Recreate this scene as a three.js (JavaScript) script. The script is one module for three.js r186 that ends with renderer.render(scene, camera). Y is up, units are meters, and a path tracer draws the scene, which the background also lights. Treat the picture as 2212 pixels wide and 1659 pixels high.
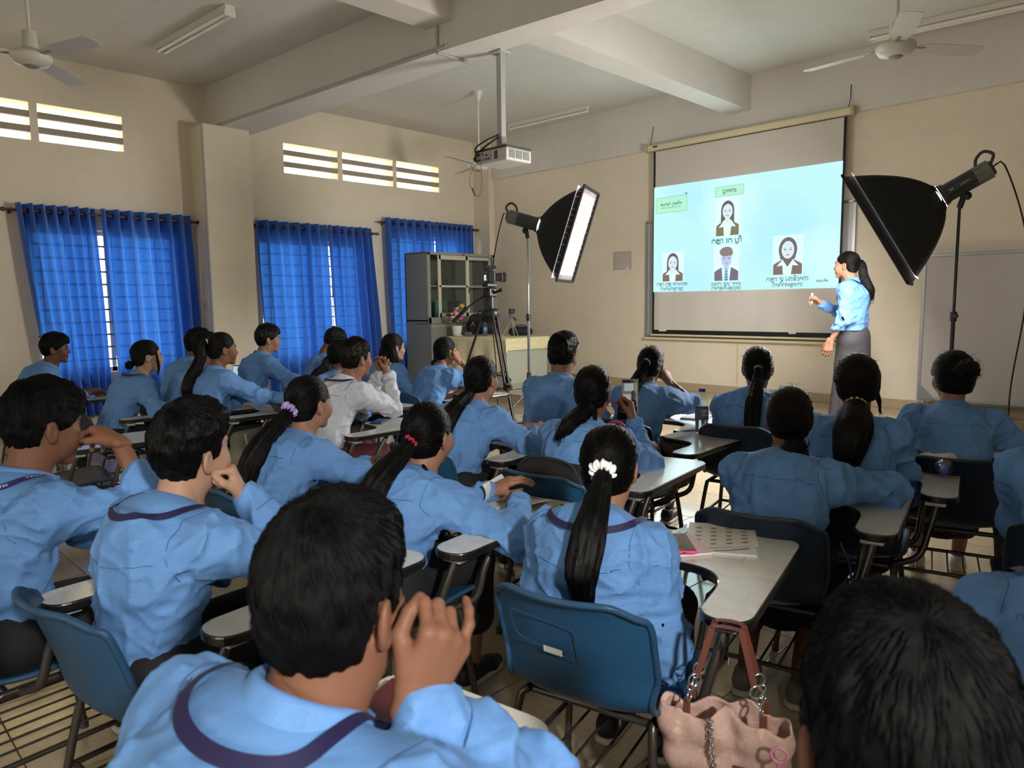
import * as THREE from 'three';
import { mergeGeometries, toCreasedNormals } from 'three/addons/utils/BufferGeometryUtils.js';
import { RoundedBoxGeometry } from 'three/addons/geometries/RoundedBoxGeometry.js';
import { RectAreaLightUniformsLib } from 'three/addons/lights/RectAreaLightUniformsLib.js';

// ───────────────────────── camera, sky, lights, exposure ─────────────────────────
const scene = new THREE.Scene();
const camera = new THREE.PerspectiveCamera(56.2, 2212 / 1659, 0.05, 200);
camera.position.set(0, 1.38, 0);
camera.rotation.set(-0.11134, 0.7819, -0.01254, 'YXZ');
camera.focus = 4.2; camera.userData.fStop = 6.4;
scene.background = new THREE.Color(1.0, 0.93, 0.78);
scene.backgroundIntensity = 5.4;
RectAreaLightUniformsLib.init();
const renderer = new THREE.WebGLRenderer();
renderer.toneMapping = THREE.LinearToneMapping;
renderer.toneMappingExposure = 1.35;
renderer.shadowMap.enabled = true;
const LIGHT = { key: 84, left: 12, rear: 33, slide: 0.78, slideLamp: 1.7 };

// ───────────────────────── helpers ─────────────────────────
const V = (x, y, z) => new THREE.Vector3(x, y, z);
const TAU = Math.PI * 2;
const clamp = (x, a, b) => Math.min(b, Math.max(a, x));
const lerp = (a, b, t) => a + (b - a) * t;
const smooth = (a, b, x) => { const t = clamp((x - a) / (b - a), 0, 1); return t * t * (3 - 2 * t); };
let seed = 12345;
function rnd() { seed = (seed * 1664525 + 1013904223) >>> 0; return seed / 4294967296; }
const rr = (a, b) => a + (b - a) * rnd();
// value noise
const PERM = new Uint8Array(512); { const p = [...Array(256).keys()]; for (let i = 255; i > 0; i--) { const j = Math.floor(rnd() * (i + 1)); [p[i], p[j]] = [p[j], p[i]]; } for (let i = 0; i < 512; i++) PERM[i] = p[i & 255]; }
function grad3(h, x, y, z) { const u = (h & 8) ? y : x, v = (h & 4) ? ((h & 8) ? x : z) : ((h & 2) ? z : y); return ((h & 1) ? -u : u) + ((h & 2) ? -v : v); }
function noise(x, y, z) {
  const X = Math.floor(x), Y = Math.floor(y), Z = Math.floor(z); x -= X; y -= Y; z -= Z;
  const u = x * x * x * (x * (x * 6 - 15) + 10), v = y * y * y * (y * (y * 6 - 15) + 10), w = z * z * z * (z * (z * 6 - 15) + 10);
  const a = PERM[X & 255], b = PERM[(X + 1) & 255];
  const aa = PERM[(a + Y) & 255], ab = PERM[(a + Y + 1) & 255], ba = PERM[(b + Y) & 255], bb = PERM[(b + Y + 1) & 255];
  const P = (q) => PERM[(q + Z) & 255], Q = (q) => PERM[(q + Z + 1) & 255];
  const l = (t, a, b) => a + t * (b - a);
  return l(w, l(v, l(u, grad3(P(aa), x, y, z), grad3(P(ba), x - 1, y, z)), l(u, grad3(P(ab), x, y - 1, z), grad3(P(bb), x - 1, y - 1, z))),
    l(v, l(u, grad3(Q(aa), x, y, z - 1), grad3(Q(ba), x - 1, y, z - 1)), l(u, grad3(Q(ab), x, y - 1, z - 1), grad3(Q(bb), x - 1, y - 1, z - 1))));
}
const fbm = (x, y, z, o = 4) => { let s = 0, a = 0.5, f = 1; for (let i = 0; i < o; i++) { s += a * noise(x * f, y * f, z * f); a *= 0.5; f *= 2.03; } return s; };
// tileable noise texture as DataTexture; fn(u, v) -> [r,g,b] 0..255
function texture(size, fn, srgb, rep = [1, 1]) {
  const [w, h] = Array.isArray(size) ? size : [size, size];
  const d = new Uint8Array(w * h * 4);
  for (let y = 0; y < h; y++) for (let x = 0; x < w; x++) {
    const c = fn(x / w, y / h), i = (y * w + x) * 4;
    d[i] = clamp(c[0], 0, 255); d[i + 1] = clamp(c[1], 0, 255); d[i + 2] = clamp(c[2], 0, 255); d[i + 3] = 255;
  }
  const t = new THREE.DataTexture(d, w, h, THREE.RGBAFormat);
  t.magFilter = THREE.LinearFilter; t.minFilter = THREE.LinearMipmapLinearFilter; t.wrapS = t.wrapT = THREE.RepeatWrapping;
  if (srgb) t.colorSpace = THREE.SRGBColorSpace;
  t.repeat.set(...rep); t.needsUpdate = true;
  return t;
}
const rep = (t, u, v) => { const c = t.clone(); c.repeat.set(u, v); c.needsUpdate = true; return c; };
// noise that repeats in u and v
const tnoise = (u, v, f, z = 0) => { const a = u * TAU, b = v * TAU, r = f / TAU; return noise(Math.cos(a) * r + 31.7 + z, Math.sin(a) * r + 11.3, Math.cos(b) * r + 5.1 + noise(Math.sin(b) * r + 3.3, 7.7 + z, 2.2) * 0.7 + Math.sin(b) * r); };
function canvasTexture(w, h, draw) {
  const c = document.createElement('canvas'); c.width = w; c.height = h; draw(c.getContext('2d'), w, h);
  const t = new THREE.CanvasTexture(c); t.colorSpace = THREE.SRGBColorSpace; return t;
}
const mat = (color, roughness = 0.8, o = {}) => new THREE.MeshPhysicalMaterial({ color, roughness, ...o });

const taken = new Set();
function numbered(name) { let n = name, i = 0; while (taken.has(n)) n = name + '_' + String(++i).padStart(3, '0'); taken.add(n); return n; }
function shade(o) { o.castShadow = true; o.receiveShadow = true; return o; }
function tag(o, label, category, group) { o.userData.label = label; o.userData.category = category; if (group) o.userData.group = group; return o; }
function thing(name, label, category, p = [0, 0, 0], turn = 0, group) {
  const g = new THREE.Group(); g.name = numbered(name); g.position.set(...p); g.rotation.y = turn; scene.add(g);
  return tag(g, label, category, group);
}
function mesh(name, geo, m, parent) { const o = shade(new THREE.Mesh(geo, m)); o.name = parent ? name : numbered(name); (parent || scene).add(o); return o; }
function struct(name, geo, m) { const o = mesh(name, geo, m); o.userData.kind = 'structure'; return o; }

function norm(g) {                     // same attributes on every piece before merging
  g = g.index ? g : (() => { const n = g.attributes.position.count, a = new Uint32Array(n); for (let i = 0; i < n; i++) a[i] = i; g.setIndex(new THREE.BufferAttribute(a, 1)); return g; })();
  if (!g.attributes.normal) g.computeVertexNormals();
  if (!g.attributes.uv) g.setAttribute('uv', new THREE.BufferAttribute(new Float32Array(g.attributes.position.count * 2), 2));
  for (const k of Object.keys(g.attributes)) if (!['position', 'normal', 'uv', 'color'].includes(k)) g.deleteAttribute(k);
  g.clearGroups();
  return g;
}
const merge = (list) => { list = list.map(norm); const hasC = list.some((g) => g.attributes.color); if (hasC) for (const g of list) if (!g.attributes.color) g.setAttribute('color', new THREE.BufferAttribute(new Float32Array(g.attributes.position.count * 3).fill(1), 3)); return list.length === 1 ? list[0] : mergeGeometries(list); };
const move = (g, x, y, z) => g.translate(x, y, z);
const M4 = (p, e = [0, 0, 0], s = [1, 1, 1]) => new THREE.Matrix4().compose(V(...p), new THREE.Quaternion().setFromEuler(new THREE.Euler(...e, 'YXZ')), V(...s));
// box with uv in metres
function box(w, h, d, x = 0, y = 0, z = 0, e) {
  const g = new THREE.BoxGeometry(w, h, d), n = g.attributes.normal, p = g.attributes.position, uv = g.attributes.uv;
  for (let i = 0; i < p.count; i++) { if (Math.abs(n.getX(i)) > 0.5) uv.setXY(i, p.getZ(i), p.getY(i)); else if (Math.abs(n.getY(i)) > 0.5) uv.setXY(i, p.getX(i), p.getZ(i)); else uv.setXY(i, p.getX(i), p.getY(i)); }
  return e ? g.applyMatrix4(M4([x, y, z], e)) : g.translate(x, y, z);
}
const rbox = (w, h, d, r, x = 0, y = 0, z = 0, e) => { const g = new RoundedBoxGeometry(w, h, d, 2, Math.min(r, w / 2.01, h / 2.01, d / 2.01)); return e ? g.applyMatrix4(M4([x, y, z], e)) : g.translate(x, y, z); };
const toV = (a) => a.isVector3 ? a : V(...a);
function rod(a, b, r1, r2 = r1, seg = 10, open = false) {
  a = toV(a); b = toV(b); const d = b.clone().sub(a), L = d.length();
  const g = new THREE.CylinderGeometry(r2, r1, L, seg, 1, open).translate(0, L / 2, 0);
  return g.applyQuaternion(new THREE.Quaternion().setFromUnitVectors(V(0, 1, 0), d.normalize())).translate(a.x, a.y, a.z);
}
const tube = (pts, r, n = 24, seg = 7, closed = false, tension = 0.5) => new THREE.TubeGeometry(new THREE.CatmullRomCurve3(pts.map(toV), closed, 'catmullrom', tension), n, r, seg, closed);
const ball = (r, x, y, z, s = [1, 1, 1], ws = 12, hs = 8) => new THREE.SphereGeometry(r, ws, hs).scale(...s).translate(x, y, z);
const lathe = (pts, seg = 20) => new THREE.LatheGeometry(pts.map(([x, y]) => new THREE.Vector2(x, y)), seg);
const torus = (R, r, a = 8, b = 20) => new THREE.TorusGeometry(R, r, a, b);
// a sheet from a function (u,v)->Vector3, with thickness along its normal when t > 0
function sheet(fn, nu, nv, t = 0, uvs = [1, 1]) {
  const pos = [], uv = [], idx = [], row = nu + 1;
  for (let j = 0; j <= nv; j++) for (let i = 0; i <= nu; i++) { const p = fn(i / nu, j / nv); pos.push(p.x, p.y, p.z); uv.push(i / nu * uvs[0], j / nv * uvs[1]); }
  for (let j = 0; j < nv; j++) for (let i = 0; i < nu; i++) { const a = j * row + i; idx.push(a, a + 1, a + row, a + 1, a + row + 1, a + row); }
  const g = new THREE.BufferGeometry(); g.setAttribute('position', new THREE.Float32BufferAttribute(pos, 3)); g.setAttribute('uv', new THREE.Float32BufferAttribute(uv, 2)); g.setIndex(idx); g.computeVertexNormals();
  if (!t) return g;
  const N = g.attributes.normal, n = (nu + 1) * (nv + 1), back = [];
  for (let k = 0; k < n; k++) back.push(pos[3 * k] - N.getX(k) * t, pos[3 * k + 1] - N.getY(k) * t, pos[3 * k + 2] - N.getZ(k) * t);
  const all = pos.concat(back), ix = idx.slice();
  for (let k = 0; k < idx.length; k += 3) ix.push(idx[k] + n, idx[k + 2] + n, idx[k + 1] + n);
  const edge = (a, b) => ix.push(a, a + n, b, b, a + n, b + n);
  for (let i = 0; i < nu; i++) { edge(i + 1, i); edge(nv * row + i, nv * row + i + 1); }
  for (let j = 0; j < nv; j++) { edge(j * row, (j + 1) * row); edge((j + 1) * row + nu, j * row + nu); }
  const h = new THREE.BufferGeometry(); h.setAttribute('position', new THREE.Float32BufferAttribute(all, 3)); h.setAttribute('uv', new THREE.Float32BufferAttribute(uv.concat(uv), 2)); h.setIndex(ix);
  return toCreasedNormals(h, 0.9);
}
function extrude(shape, depth, bevel = 0, seg = 2, curve = 10) { return new THREE.ExtrudeGeometry(shape, { depth, bevelEnabled: bevel > 0, bevelThickness: bevel, bevelSize: bevel, bevelSegments: seg, curveSegments: curve }); }
function shapeOf(pts) { const s = new THREE.Shape(); pts.forEach(([x, y], i) => i ? s.lineTo(x, y) : s.moveTo(x, y)); s.closePath(); return s; }

// ───────────────────────── surface from a distance field (surface nets on a sparse grid) ─────────────────────────
function fieldMesh(f, lo, hi, h, margin = 1.5) {
  const B = 4, n = [0, 1, 2].map((k) => Math.ceil((hi[k] - lo[k]) / h) + 1), [nx, ny, nz] = n, nb = n.map((k) => Math.ceil((k - 1) / B));
  const val = new Float32Array(nx * ny * nz).fill(NaN), id = new Int32Array(nx * ny * nz).fill(-1), active = [];
  const at = (i, j, k) => i + nx * (j + ny * k), reach = B * h * 0.87 * margin;
  for (let c = 0; c < nb[2]; c++) for (let b = 0; b < nb[1]; b++) for (let a = 0; a < nb[0]; a++)
    if (Math.abs(f(lo[0] + (a + 0.5) * B * h, lo[1] + (b + 0.5) * B * h, lo[2] + (c + 0.5) * B * h)) < reach) active.push([a * B, b * B, c * B]);
  for (const [a, b, c] of active) for (let k = c; k <= Math.min(c + B, nz - 1); k++) for (let j = b; j <= Math.min(b + B, ny - 1); j++) for (let i = a; i <= Math.min(a + B, nx - 1); i++) {
    const q = at(i, j, k); if (val[q] !== val[q]) val[q] = f(lo[0] + i * h, lo[1] + j * h, lo[2] + k * h);
  }
  const pos = [], E = [[0, 1], [2, 3], [4, 5], [6, 7], [0, 2], [1, 3], [4, 6], [5, 7], [0, 4], [1, 5], [2, 6], [3, 7]], v = new Float32Array(8);
  const cells = (fn) => { for (const [a, b, c] of active) for (let k = c; k < Math.min(c + B, nz - 1); k++) for (let j = b; j < Math.min(b + B, ny - 1); j++) for (let i = a; i < Math.min(a + B, nx - 1); i++) fn(i, j, k); };
  cells((i, j, k) => {
    let inside = 0;
    for (let q = 0; q < 8; q++) { v[q] = val[at(i + (q & 1), j + ((q >> 1) & 1), k + (q >> 2))]; if (v[q] < 0) inside++; }
    if (inside === 0 || inside === 8) return;
    let x = 0, y = 0, z = 0, m = 0;
    for (const [p, q] of E) if ((v[p] < 0) !== (v[q] < 0)) { const t = v[p] / (v[p] - v[q]); x += lerp(p & 1, q & 1, t); y += lerp((p >> 1) & 1, (q >> 1) & 1, t); z += lerp(p >> 2, q >> 2, t); m++; }
    id[at(i, j, k)] = pos.length / 3; pos.push(lo[0] + (i + x / m) * h, lo[1] + (j + y / m) * h, lo[2] + (k + z / m) * h);
  });
  const idx = [];
  cells((i, j, k) => {
    const s = val[at(i, j, k)] < 0;
    const quad = (o, a, b, c, d) => { if (a < 0 || b < 0 || c < 0 || d < 0) return; if (o) idx.push(a, b, c, a, c, d); else idx.push(a, c, b, a, d, c); };
    if (j && k && (val[at(i + 1, j, k)] < 0) !== s) quad(s, id[at(i, j - 1, k - 1)], id[at(i, j, k - 1)], id[at(i, j, k)], id[at(i, j - 1, k)]);
    if (i && k && (val[at(i, j + 1, k)] < 0) !== s) quad(!s, id[at(i - 1, j, k - 1)], id[at(i, j, k - 1)], id[at(i, j, k)], id[at(i - 1, j, k)]);
    if (i && j && (val[at(i, j, k + 1)] < 0) !== s) quad(s, id[at(i - 1, j - 1, k)], id[at(i, j - 1, k)], id[at(i, j, k)], id[at(i - 1, j, k)]);
  });
  const g = new THREE.BufferGeometry();
  g.setAttribute('position', new THREE.Float32BufferAttribute(pos, 3)); g.setIndex(idx); g.computeVertexNormals();
  return g;
}
// distance primitives, smooth-joined in order
class Field {
  constructor(k = 0.02) { this.k = k; this.p = []; }
  cap(a, b, ra, rb = ra, flat, s = 1, k) { a = toV(a); b = toV(b); this.p.push({ t: 0, a, d: b.clone().sub(a), l: Math.max(1e-9, a.distanceToSquared(b)), ra, rb, n: flat ? toV(flat).clone().normalize() : null, s, k: k ?? this.k }); return this; }
  ell(c, r, e, k) { const q = new THREE.Quaternion(); if (e) q.setFromEuler(new THREE.Euler(...e, 'YXZ')).invert(); this.p.push({ t: 1, c: toV(c), r, q: e ? q : null, k: k ?? this.k }); return this; }
  cut(c, r, k, e) { const q = new THREE.Quaternion(); if (e) q.setFromEuler(new THREE.Euler(...e, 'YXZ')).invert(); this.p.push({ t: 2, c: toV(c), r: Array.isArray(r) ? r : [r, r, r], q: e ? q : null, k: k ?? this.k }); return this; }
  ellD(o, x, y, z) {
    x -= o.c.x; y -= o.c.y; z -= o.c.z;
    if (o.q) { const { x: qx, y: qy, z: qz, w: qw } = o.q; const ix = qw * x + qy * z - qz * y, iy = qw * y + qz * x - qx * z, iz = qw * z + qx * y - qy * x, iw = -qx * x - qy * y - qz * z; x = ix * qw + iw * -qx + iy * -qz - iz * -qy; y = iy * qw + iw * -qy + iz * -qx - ix * -qz; z = iz * qw + iw * -qz + ix * -qy - iy * -qx; }
    const [a, b, c] = o.r, X = x / a, Y = y / b, Z = z / c, k0 = Math.sqrt(X * X + Y * Y + Z * Z), k1 = Math.sqrt(X * X / a / a + Y * Y / b / b + Z * Z / c / c);
    return k1 < 1e-9 ? -Math.min(a, b, c) : k0 * (k0 - 1) / k1;
  }
  d(x, y, z) {
    let r = 1e9;
    for (const o of this.p) {
      let d;
      if (o.t === 0) {
        let px = x - o.a.x, py = y - o.a.y, pz = z - o.a.z;
        if (o.n) { const c = (px * o.n.x + py * o.n.y + pz * o.n.z) * (o.s - 1); px += o.n.x * c; py += o.n.y * c; pz += o.n.z * c; }
        const t = clamp((px * o.d.x + py * o.d.y + pz * o.d.z) / o.l, 0, 1);
        px -= o.d.x * t; py -= o.d.y * t; pz -= o.d.z * t;
        d = Math.sqrt(px * px + py * py + pz * pz) - (o.ra + (o.rb - o.ra) * t);
      } else d = this.ellD(o, x, y, z);
      const k = o.k;
      if (o.t === 2) { const e = -d, h = Math.max(k - Math.abs(r - e), 0) / k; r = Math.max(r, e) + h * h * k * 0.25; } else { const h = Math.max(k - Math.abs(r - d), 0) / k; r = Math.min(r, d) - h * h * k * 0.25; }
    }
    return r;
  }
  box(pad = 0.03) {
    const lo = [1e9, 1e9, 1e9], hi = [-1e9, -1e9, -1e9];
    const put = (v, r) => ['x', 'y', 'z'].forEach((q, i) => { lo[i] = Math.min(lo[i], v[q] - r); hi[i] = Math.max(hi[i], v[q] + r); });
    for (const o of this.p) if (o.t === 0) { put(o.a, o.ra); put(o.a.clone().add(o.d), o.rb); } else if (o.t === 1) put(o.c, Math.max(...o.r));
    return [lo.map((v) => v - pad), hi.map((v) => v + pad)];
  }
  mesh(h, pad = 0.03) { const [lo, hi] = this.box(pad); return fieldMesh((x, y, z) => this.d(x, y, z), lo, hi, h); }
}
// ───────────────────────── the room ─────────────────────────
const XL = -9.563, XR = 2.6, ZF = -8.844, ZB = 2.8, CEIL = 4.18, HP = 0.135, ZP = -7.0;
function uvWorld(g) {
  const n = g.attributes.normal, p = g.attributes.position, uv = g.attributes.uv;
  for (let i = 0; i < p.count; i++) { const ax = Math.abs(n.getX(i)), ay = Math.abs(n.getY(i)), az = Math.abs(n.getZ(i)); if (ax >= ay && ax >= az) uv.setXY(i, p.getZ(i), p.getY(i)); else if (ay >= az) uv.setXY(i, p.getX(i), p.getZ(i)); else uv.setXY(i, p.getX(i), p.getY(i)); }
  return g;
}
const slab = (x0, x1, y0, y1, z0, z1) => uvWorld(box(x1 - x0, y1 - y0, z1 - z0, (x0 + x1) / 2, (y0 + y1) / 2, (z0 + z1) / 2));
// plaster: faint trowel marks and mottling
const plasterMap = texture(512, (u, v) => { const m = tnoise(u, v, 5) * 0.5 + tnoise(u, v, 17, 3) * 0.3 + tnoise(u, v, 60, 9) * 0.16; const k = 243 + 10 * m; return [k, k - 1, k - 2 + 3 * m]; }, true, [0.45, 0.45]);
const plasterBump = texture(512, (u, v) => { const k = 128 + 60 * tnoise(u, v, 12, 1) + 60 * tnoise(u, v, 70, 4) + 30 * tnoise(u, v, 150, 6); return [k, k, k]; }, false, [0.6, 0.6]);
const wallM = mat('#ebe1cc', 0.78, { map: plasterMap, bumpMap: plasterBump, bumpScale: 0.0022 });
const whiteM = mat('#dedcd6', 0.8, { map: plasterMap, bumpMap: plasterBump, bumpScale: 0.0018 });
const ceilM = mat('#dcdcd6', 0.85, { map: plasterMap, bumpMap: plasterBump, bumpScale: 0.0018 });
function wallBoxes(u0, u1, v0, v1, holes, make) {
  const us = [...new Set([u0, u1, ...holes.flatMap((h) => [h[0], h[1]])])].sort((a, b) => a - b), vs = [...new Set([v0, v1, ...holes.flatMap((h) => [h[2], h[3]])])].sort((a, b) => a - b), out = [];
  for (let i = 0; i + 1 < us.length; i++) {
    let start = null;
    for (let j = 0; j + 1 < vs.length; j++) {
      const um = (us[i] + us[i + 1]) / 2, vm = (vs[j] + vs[j + 1]) / 2, hole = holes.some((h) => um > h[0] && um < h[1] && vm > h[2] && vm < h[3]);
      if (!hole && start === null) start = vs[j];
      if (start !== null && (hole || j + 2 === vs.length)) { out.push(make(us[i], us[i + 1], start, hole ? vs[j] : vs[j + 1])); start = null; }
    }
  }
  return merge(out);
}
const WIN = [[-3.62, -2.02, 0.62, 2.3], [-6.38, -4.72, 0.62, 2.32], [-8.5, -6.92, 0.75, 2.5]];
const VENT = [[-2.11, -1.24], [-3.06, -2.19], [-6.01, -5.14], [-7.01, -6.09], [-7.95, -7.08]].map(([a, b]) => [a, b, 3.25, 3.66]);
const wallLeft = struct('wall_left', wallBoxes(ZF - 0.2, ZB + 0.2, -0.1, CEIL + 0.1, [...WIN, ...VENT], (a, b, c, d) => slab(XL - 0.2, XL, c, d, a, b)), wallM);
const concreteM = mat('#b0a698', 0.9, { map: plasterMap });
for (const [a, b, c, d] of VENT) for (const k of [0, 1]) {       // concrete louvre slats, ragged where the mortar was left
  const y = c + (k ? 0.285 : 0.125), g = box(0.05, 0.07, b - a, XL - 0.035, y, (a + b) / 2, [0, 0, 0]);
  mesh('louver_slat', uvWorld(g), concreteM, wallLeft);
}
struct('wall_front', slab(XL - 0.2, XR + 0.2, -0.1, CEIL + 0.1, ZF - 0.2, ZF), wallM);
struct('wall_right', wallBoxes(ZF - 0.2, ZB + 0.2, -0.1, CEIL + 0.1, [[0.9, 2.0, 1.2, 2.3]], (a, b, c, d) => slab(XR, XR + 0.2, c, d, a, b)), wallM);
struct('wall_back', wallBoxes(XL - 0.2, XR + 0.2, -0.1, CEIL + 0.1, [[-7.4, -6.2, 1.2, 2.2], [-1.9, 0.3, 1.1, 2.3]], (a, b, c, d) => slab(a, b, c, d, ZB, ZB + 0.2)), wallM);
struct('ceiling', slab(XL - 0.2, XR + 0.2, CEIL, CEIL + 0.15, ZF - 0.2, ZB + 0.2), ceilM);
// lintel beam along the front wall, corner column, wall pillar, ceiling beams
struct('trim_1', slab(-9.17, XR, 3.5, CEIL, ZF - 0.01, ZF + 0.05), whiteM);
struct('trim_2', slab(XL, -9.17, 0, CEIL, ZF, -8.73), wallM);
struct('trim_3', slab(XL, -9.14, 0, 3.64, -4.44, -3.85), wallM);
function prism(pts, y0, y1) {           // upright prism over a plan outline given in x,z
  const s = new THREE.Shape(); pts.forEach(([x, z], i) => i ? s.lineTo(x, -z) : s.moveTo(x, -z)); s.closePath();
  return uvWorld(norm(new THREE.ExtrudeGeometry(s, { depth: y1 - y0, bevelEnabled: false }).rotateX(-Math.PI / 2).translate(0, y0, 0)));
}
struct('trim_4', prism([[XL, -4.05], [-5.2, -4.35], [-3.4, -4.56], [XR, -5.0], [XR, -5.1], [-3.7, -4.81], [-4.9, -4.74], [XL, -4.55]].map(([x, z]) => [x, z]), 3.635, CEIL), whiteM);
struct('trim_5', slab(-4.75, -4.44, 3.76, CEIL, ZF, -4.5), whiteM);
struct('trim_6', slab(-5.35, -5.03, 3.86, CEIL, -4.4, ZB), whiteM);
// skirting tiles
const skirtM = mat('#b7a488', 0.35, { map: plasterMap });
struct('baseboard_front', slab(-9.17, XR, HP, HP + 0.11, ZF, ZF + 0.012), skirtM);
struct('baseboard_left', slab(XL, XL + 0.012, 0, 0.11, ZP, ZB), skirtM);
struct('baseboard_right', slab(XR - 0.012, XR, 0, 0.11, ZP, ZB), skirtM);

// floor: a screed with separate glazed tiles on it, and a low platform in front
const screedM = mat('#7d7364', 0.9);
const floor = struct('floor', slab(XL - 0.1, XR + 0.1, -0.12, -0.009, ZP - 0.1, ZB + 0.1), screedM);
const stage = struct('floor_platform', slab(XL - 0.1, XR + 0.1, -0.1, HP - 0.009, ZF - 0.05, ZP), screedM);
const tileMap = texture(256, (u, v) => { const k = 236 + 16 * tnoise(u, v, 4) + 12 * tnoise(u, v, 22, 2) + 7 * tnoise(u, v, 80, 5); return [k, k - 2, k - 6]; }, true);
const tileMs = ['#c3b49a', '#bfb097', '#c7b79c'].map((c) => mat(c, 0.13, { map: tileMap, clearcoat: 0.35, clearcoatRoughness: 0.05, specularIntensity: 0.9 }));
{
  const T = 0.6, cam = V(0, 1.38, 0), fw = V(-0.7, 0, -0.71), geos = [0, 1].map(() => rbox(T - 0.004, 0.016, T - 0.004, 0.002));
  const seen = (x, z, y) => { const v = V(x, y, z).sub(cam), d = v.dot(fw), s = v.dot(V(0.71, 0, -0.7)); return d > -0.2 && Math.abs(s) < d * 0.78 + 0.8; };
  const rest = [];
  for (let i = 0; i < 21; i++) for (let j = 0; j < 20; j++) {
    const x = XL + 0.3 + i * T, z = ZP + 0.3 + j * T, inX = x < XR - 0.2;
    if (inX && z < ZB - 0.2) { if (seen(x, z, 0)) { const o = mesh('tile', geos[0], tileMs[(i * 7 + j * 5 + ((i * j) % 3)) % 3], floor); o.position.set(x, -0.008, z); o.rotation.y = ((i * 3 + j) % 4) * Math.PI / 2; } else rest.push(geos[0].clone().translate(x, -0.008, z)); }
    if (j < 3 && inX) { if (seen(x, ZP - 0.3 - j * T, HP)) { const o = mesh('tile', geos[0], tileMs[(i * 5 + j) % 3], stage); o.position.set(x, HP - 0.008, ZP - 0.302 - j * 0.61); } else rest.push(geos[0].clone().translate(x, HP - 0.008, ZP - 0.302 - j * 0.61)); }
    if (j < 1 && inX) { const o = mesh('riser_tile', box(T - 0.004, HP - 0.02, 0.014), skirtM, stage); o.position.set(x, (HP - 0.02) / 2, ZP + 0.004); }
  }
  mesh('far_tiles', merge(rest), tileMs[0], floor).userData.kind = 'stuff';       // tiles behind the camera
}
// windows in the left wall: steel frame, bars of the security grille
const steelM = mat('#5b5f63', 0.5, { metalness: 0.3 }), frameM = mat('#cfd3cf', 0.6);
WIN.forEach(([z0, z1, y0, y1], i) => {
  const w = new THREE.Group(); w.name = 'window_' + (i + 1); w.position.set(XL - 0.14, y0, (z0 + z1) / 2); w.userData.kind = 'structure'; scene.add(w);
  const L = z1 - z0, Hh = y1 - y0;
  mesh('window_frame', merge([box(0.05, 0.05, L, 0, 0.025, 0), box(0.05, 0.05, L, 0, Hh - 0.025, 0), box(0.05, Hh, 0.05, 0, Hh / 2, -L / 2 + 0.025), box(0.05, Hh, 0.05, 0, Hh / 2, L / 2 - 0.025), box(0.05, Hh, 0.05, 0, Hh / 2, 0)]), frameM, w);
  for (let k = 1; k * 0.15 < Hh - 0.05; k++) mesh('grille_bar', rod([0.045, k * 0.15, -L / 2], [0.045, k * 0.15, L / 2], 0.011, 0.011, 6), steelM, w);
  for (let k = 1; k * 0.25 < L - 0.05; k++) mesh('grille_bar', rod([0.06, 0, -L / 2 + k * 0.25], [0.06, Hh, -L / 2 + k * 0.25], 0.008, 0.008, 6), steelM, w);
});
// plain framed windows behind the camera
[[XR + 0.1, 1.2, 1.45, 1.1, 1.1, Math.PI / 2], [-6.8, 1.2, ZB + 0.1, 1.2, 1.0, 0], [-0.8, 1.1, ZB + 0.1, 2.2, 1.2, 0]].forEach(([x, y, z, L, Hh, turn], i) => {
  const w = new THREE.Group(); w.name = 'window_' + (i + 4); w.position.set(x, y, z); w.rotation.y = turn; w.userData.kind = 'structure'; scene.add(w);
  mesh('window_frame', merge([box(L, 0.05, 0.05, 0, 0.025, 0), box(L, 0.05, 0.05, 0, Hh - 0.025, 0), box(0.05, Hh, 0.05, -L / 2 + 0.025, Hh / 2, 0), box(0.05, Hh, 0.05, L / 2 - 0.025, Hh / 2, 0), box(0.05, Hh, 0.05, 0, Hh / 2, 0)]), frameM, w);
});
// veranda outside the left wall: its cream soffit and far wall stand behind the vents, paving and sky behind the windows
struct('veranda_soffit', slab(XL - 3.2, XL - 0.25, 4.35, 4.5, ZF - 2, ZB + 2), mat('#f0e2b4', 0.9));
tag(mesh('outside_paving', slab(XL - 14, XL - 0.22, -0.3, -0.2, ZF - 6, ZB + 6), mat('#cfc8b8', 0.95)), 'pale paving outside the curtained windows', 'paving').userData.kind = 'structure';

// slim cable conduit on the pillar and the ceiling beam
const conduitM = mat('#a9aba9', 0.6);
const conduit = thing('cable_conduit', 'thin grey cable conduit standing along the edge of the wall pillar', 'conduit', [-9.14, 0.9, -3.84]);
mesh('lower_run', rbox(0.028, 2.72, 0.02, 0.004, -0.01, 1.36, 0.002), conduitM, conduit);
const conduit2 = thing('cable_conduit', 'thin conduit running along the lower edge of the ceiling beam', 'conduit', [-7.32, 3.66, -4.195]);
mesh('beam_run', rbox(4.4, 0.03, 0.02, 0.004, 0, 0, 0).applyMatrix4(M4([0.05, 0, 0.0], [0, 0.068, 0])), conduitM, conduit2);
const conduit3 = thing('cable_conduit', 'short conduit crossing the ceiling beam above the projector', 'conduit', [-5.2, 3.62, -4.34]);
mesh('upright_run', rbox(0.03, 0.52, 0.02, 0.004, 0, 0.28, 0), conduitM, conduit3); mesh('cross_run', rbox(0.028, 0.018, 0.42, 0.004, 0.005, 0.0, -0.2), conduitM, conduit3);
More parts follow.
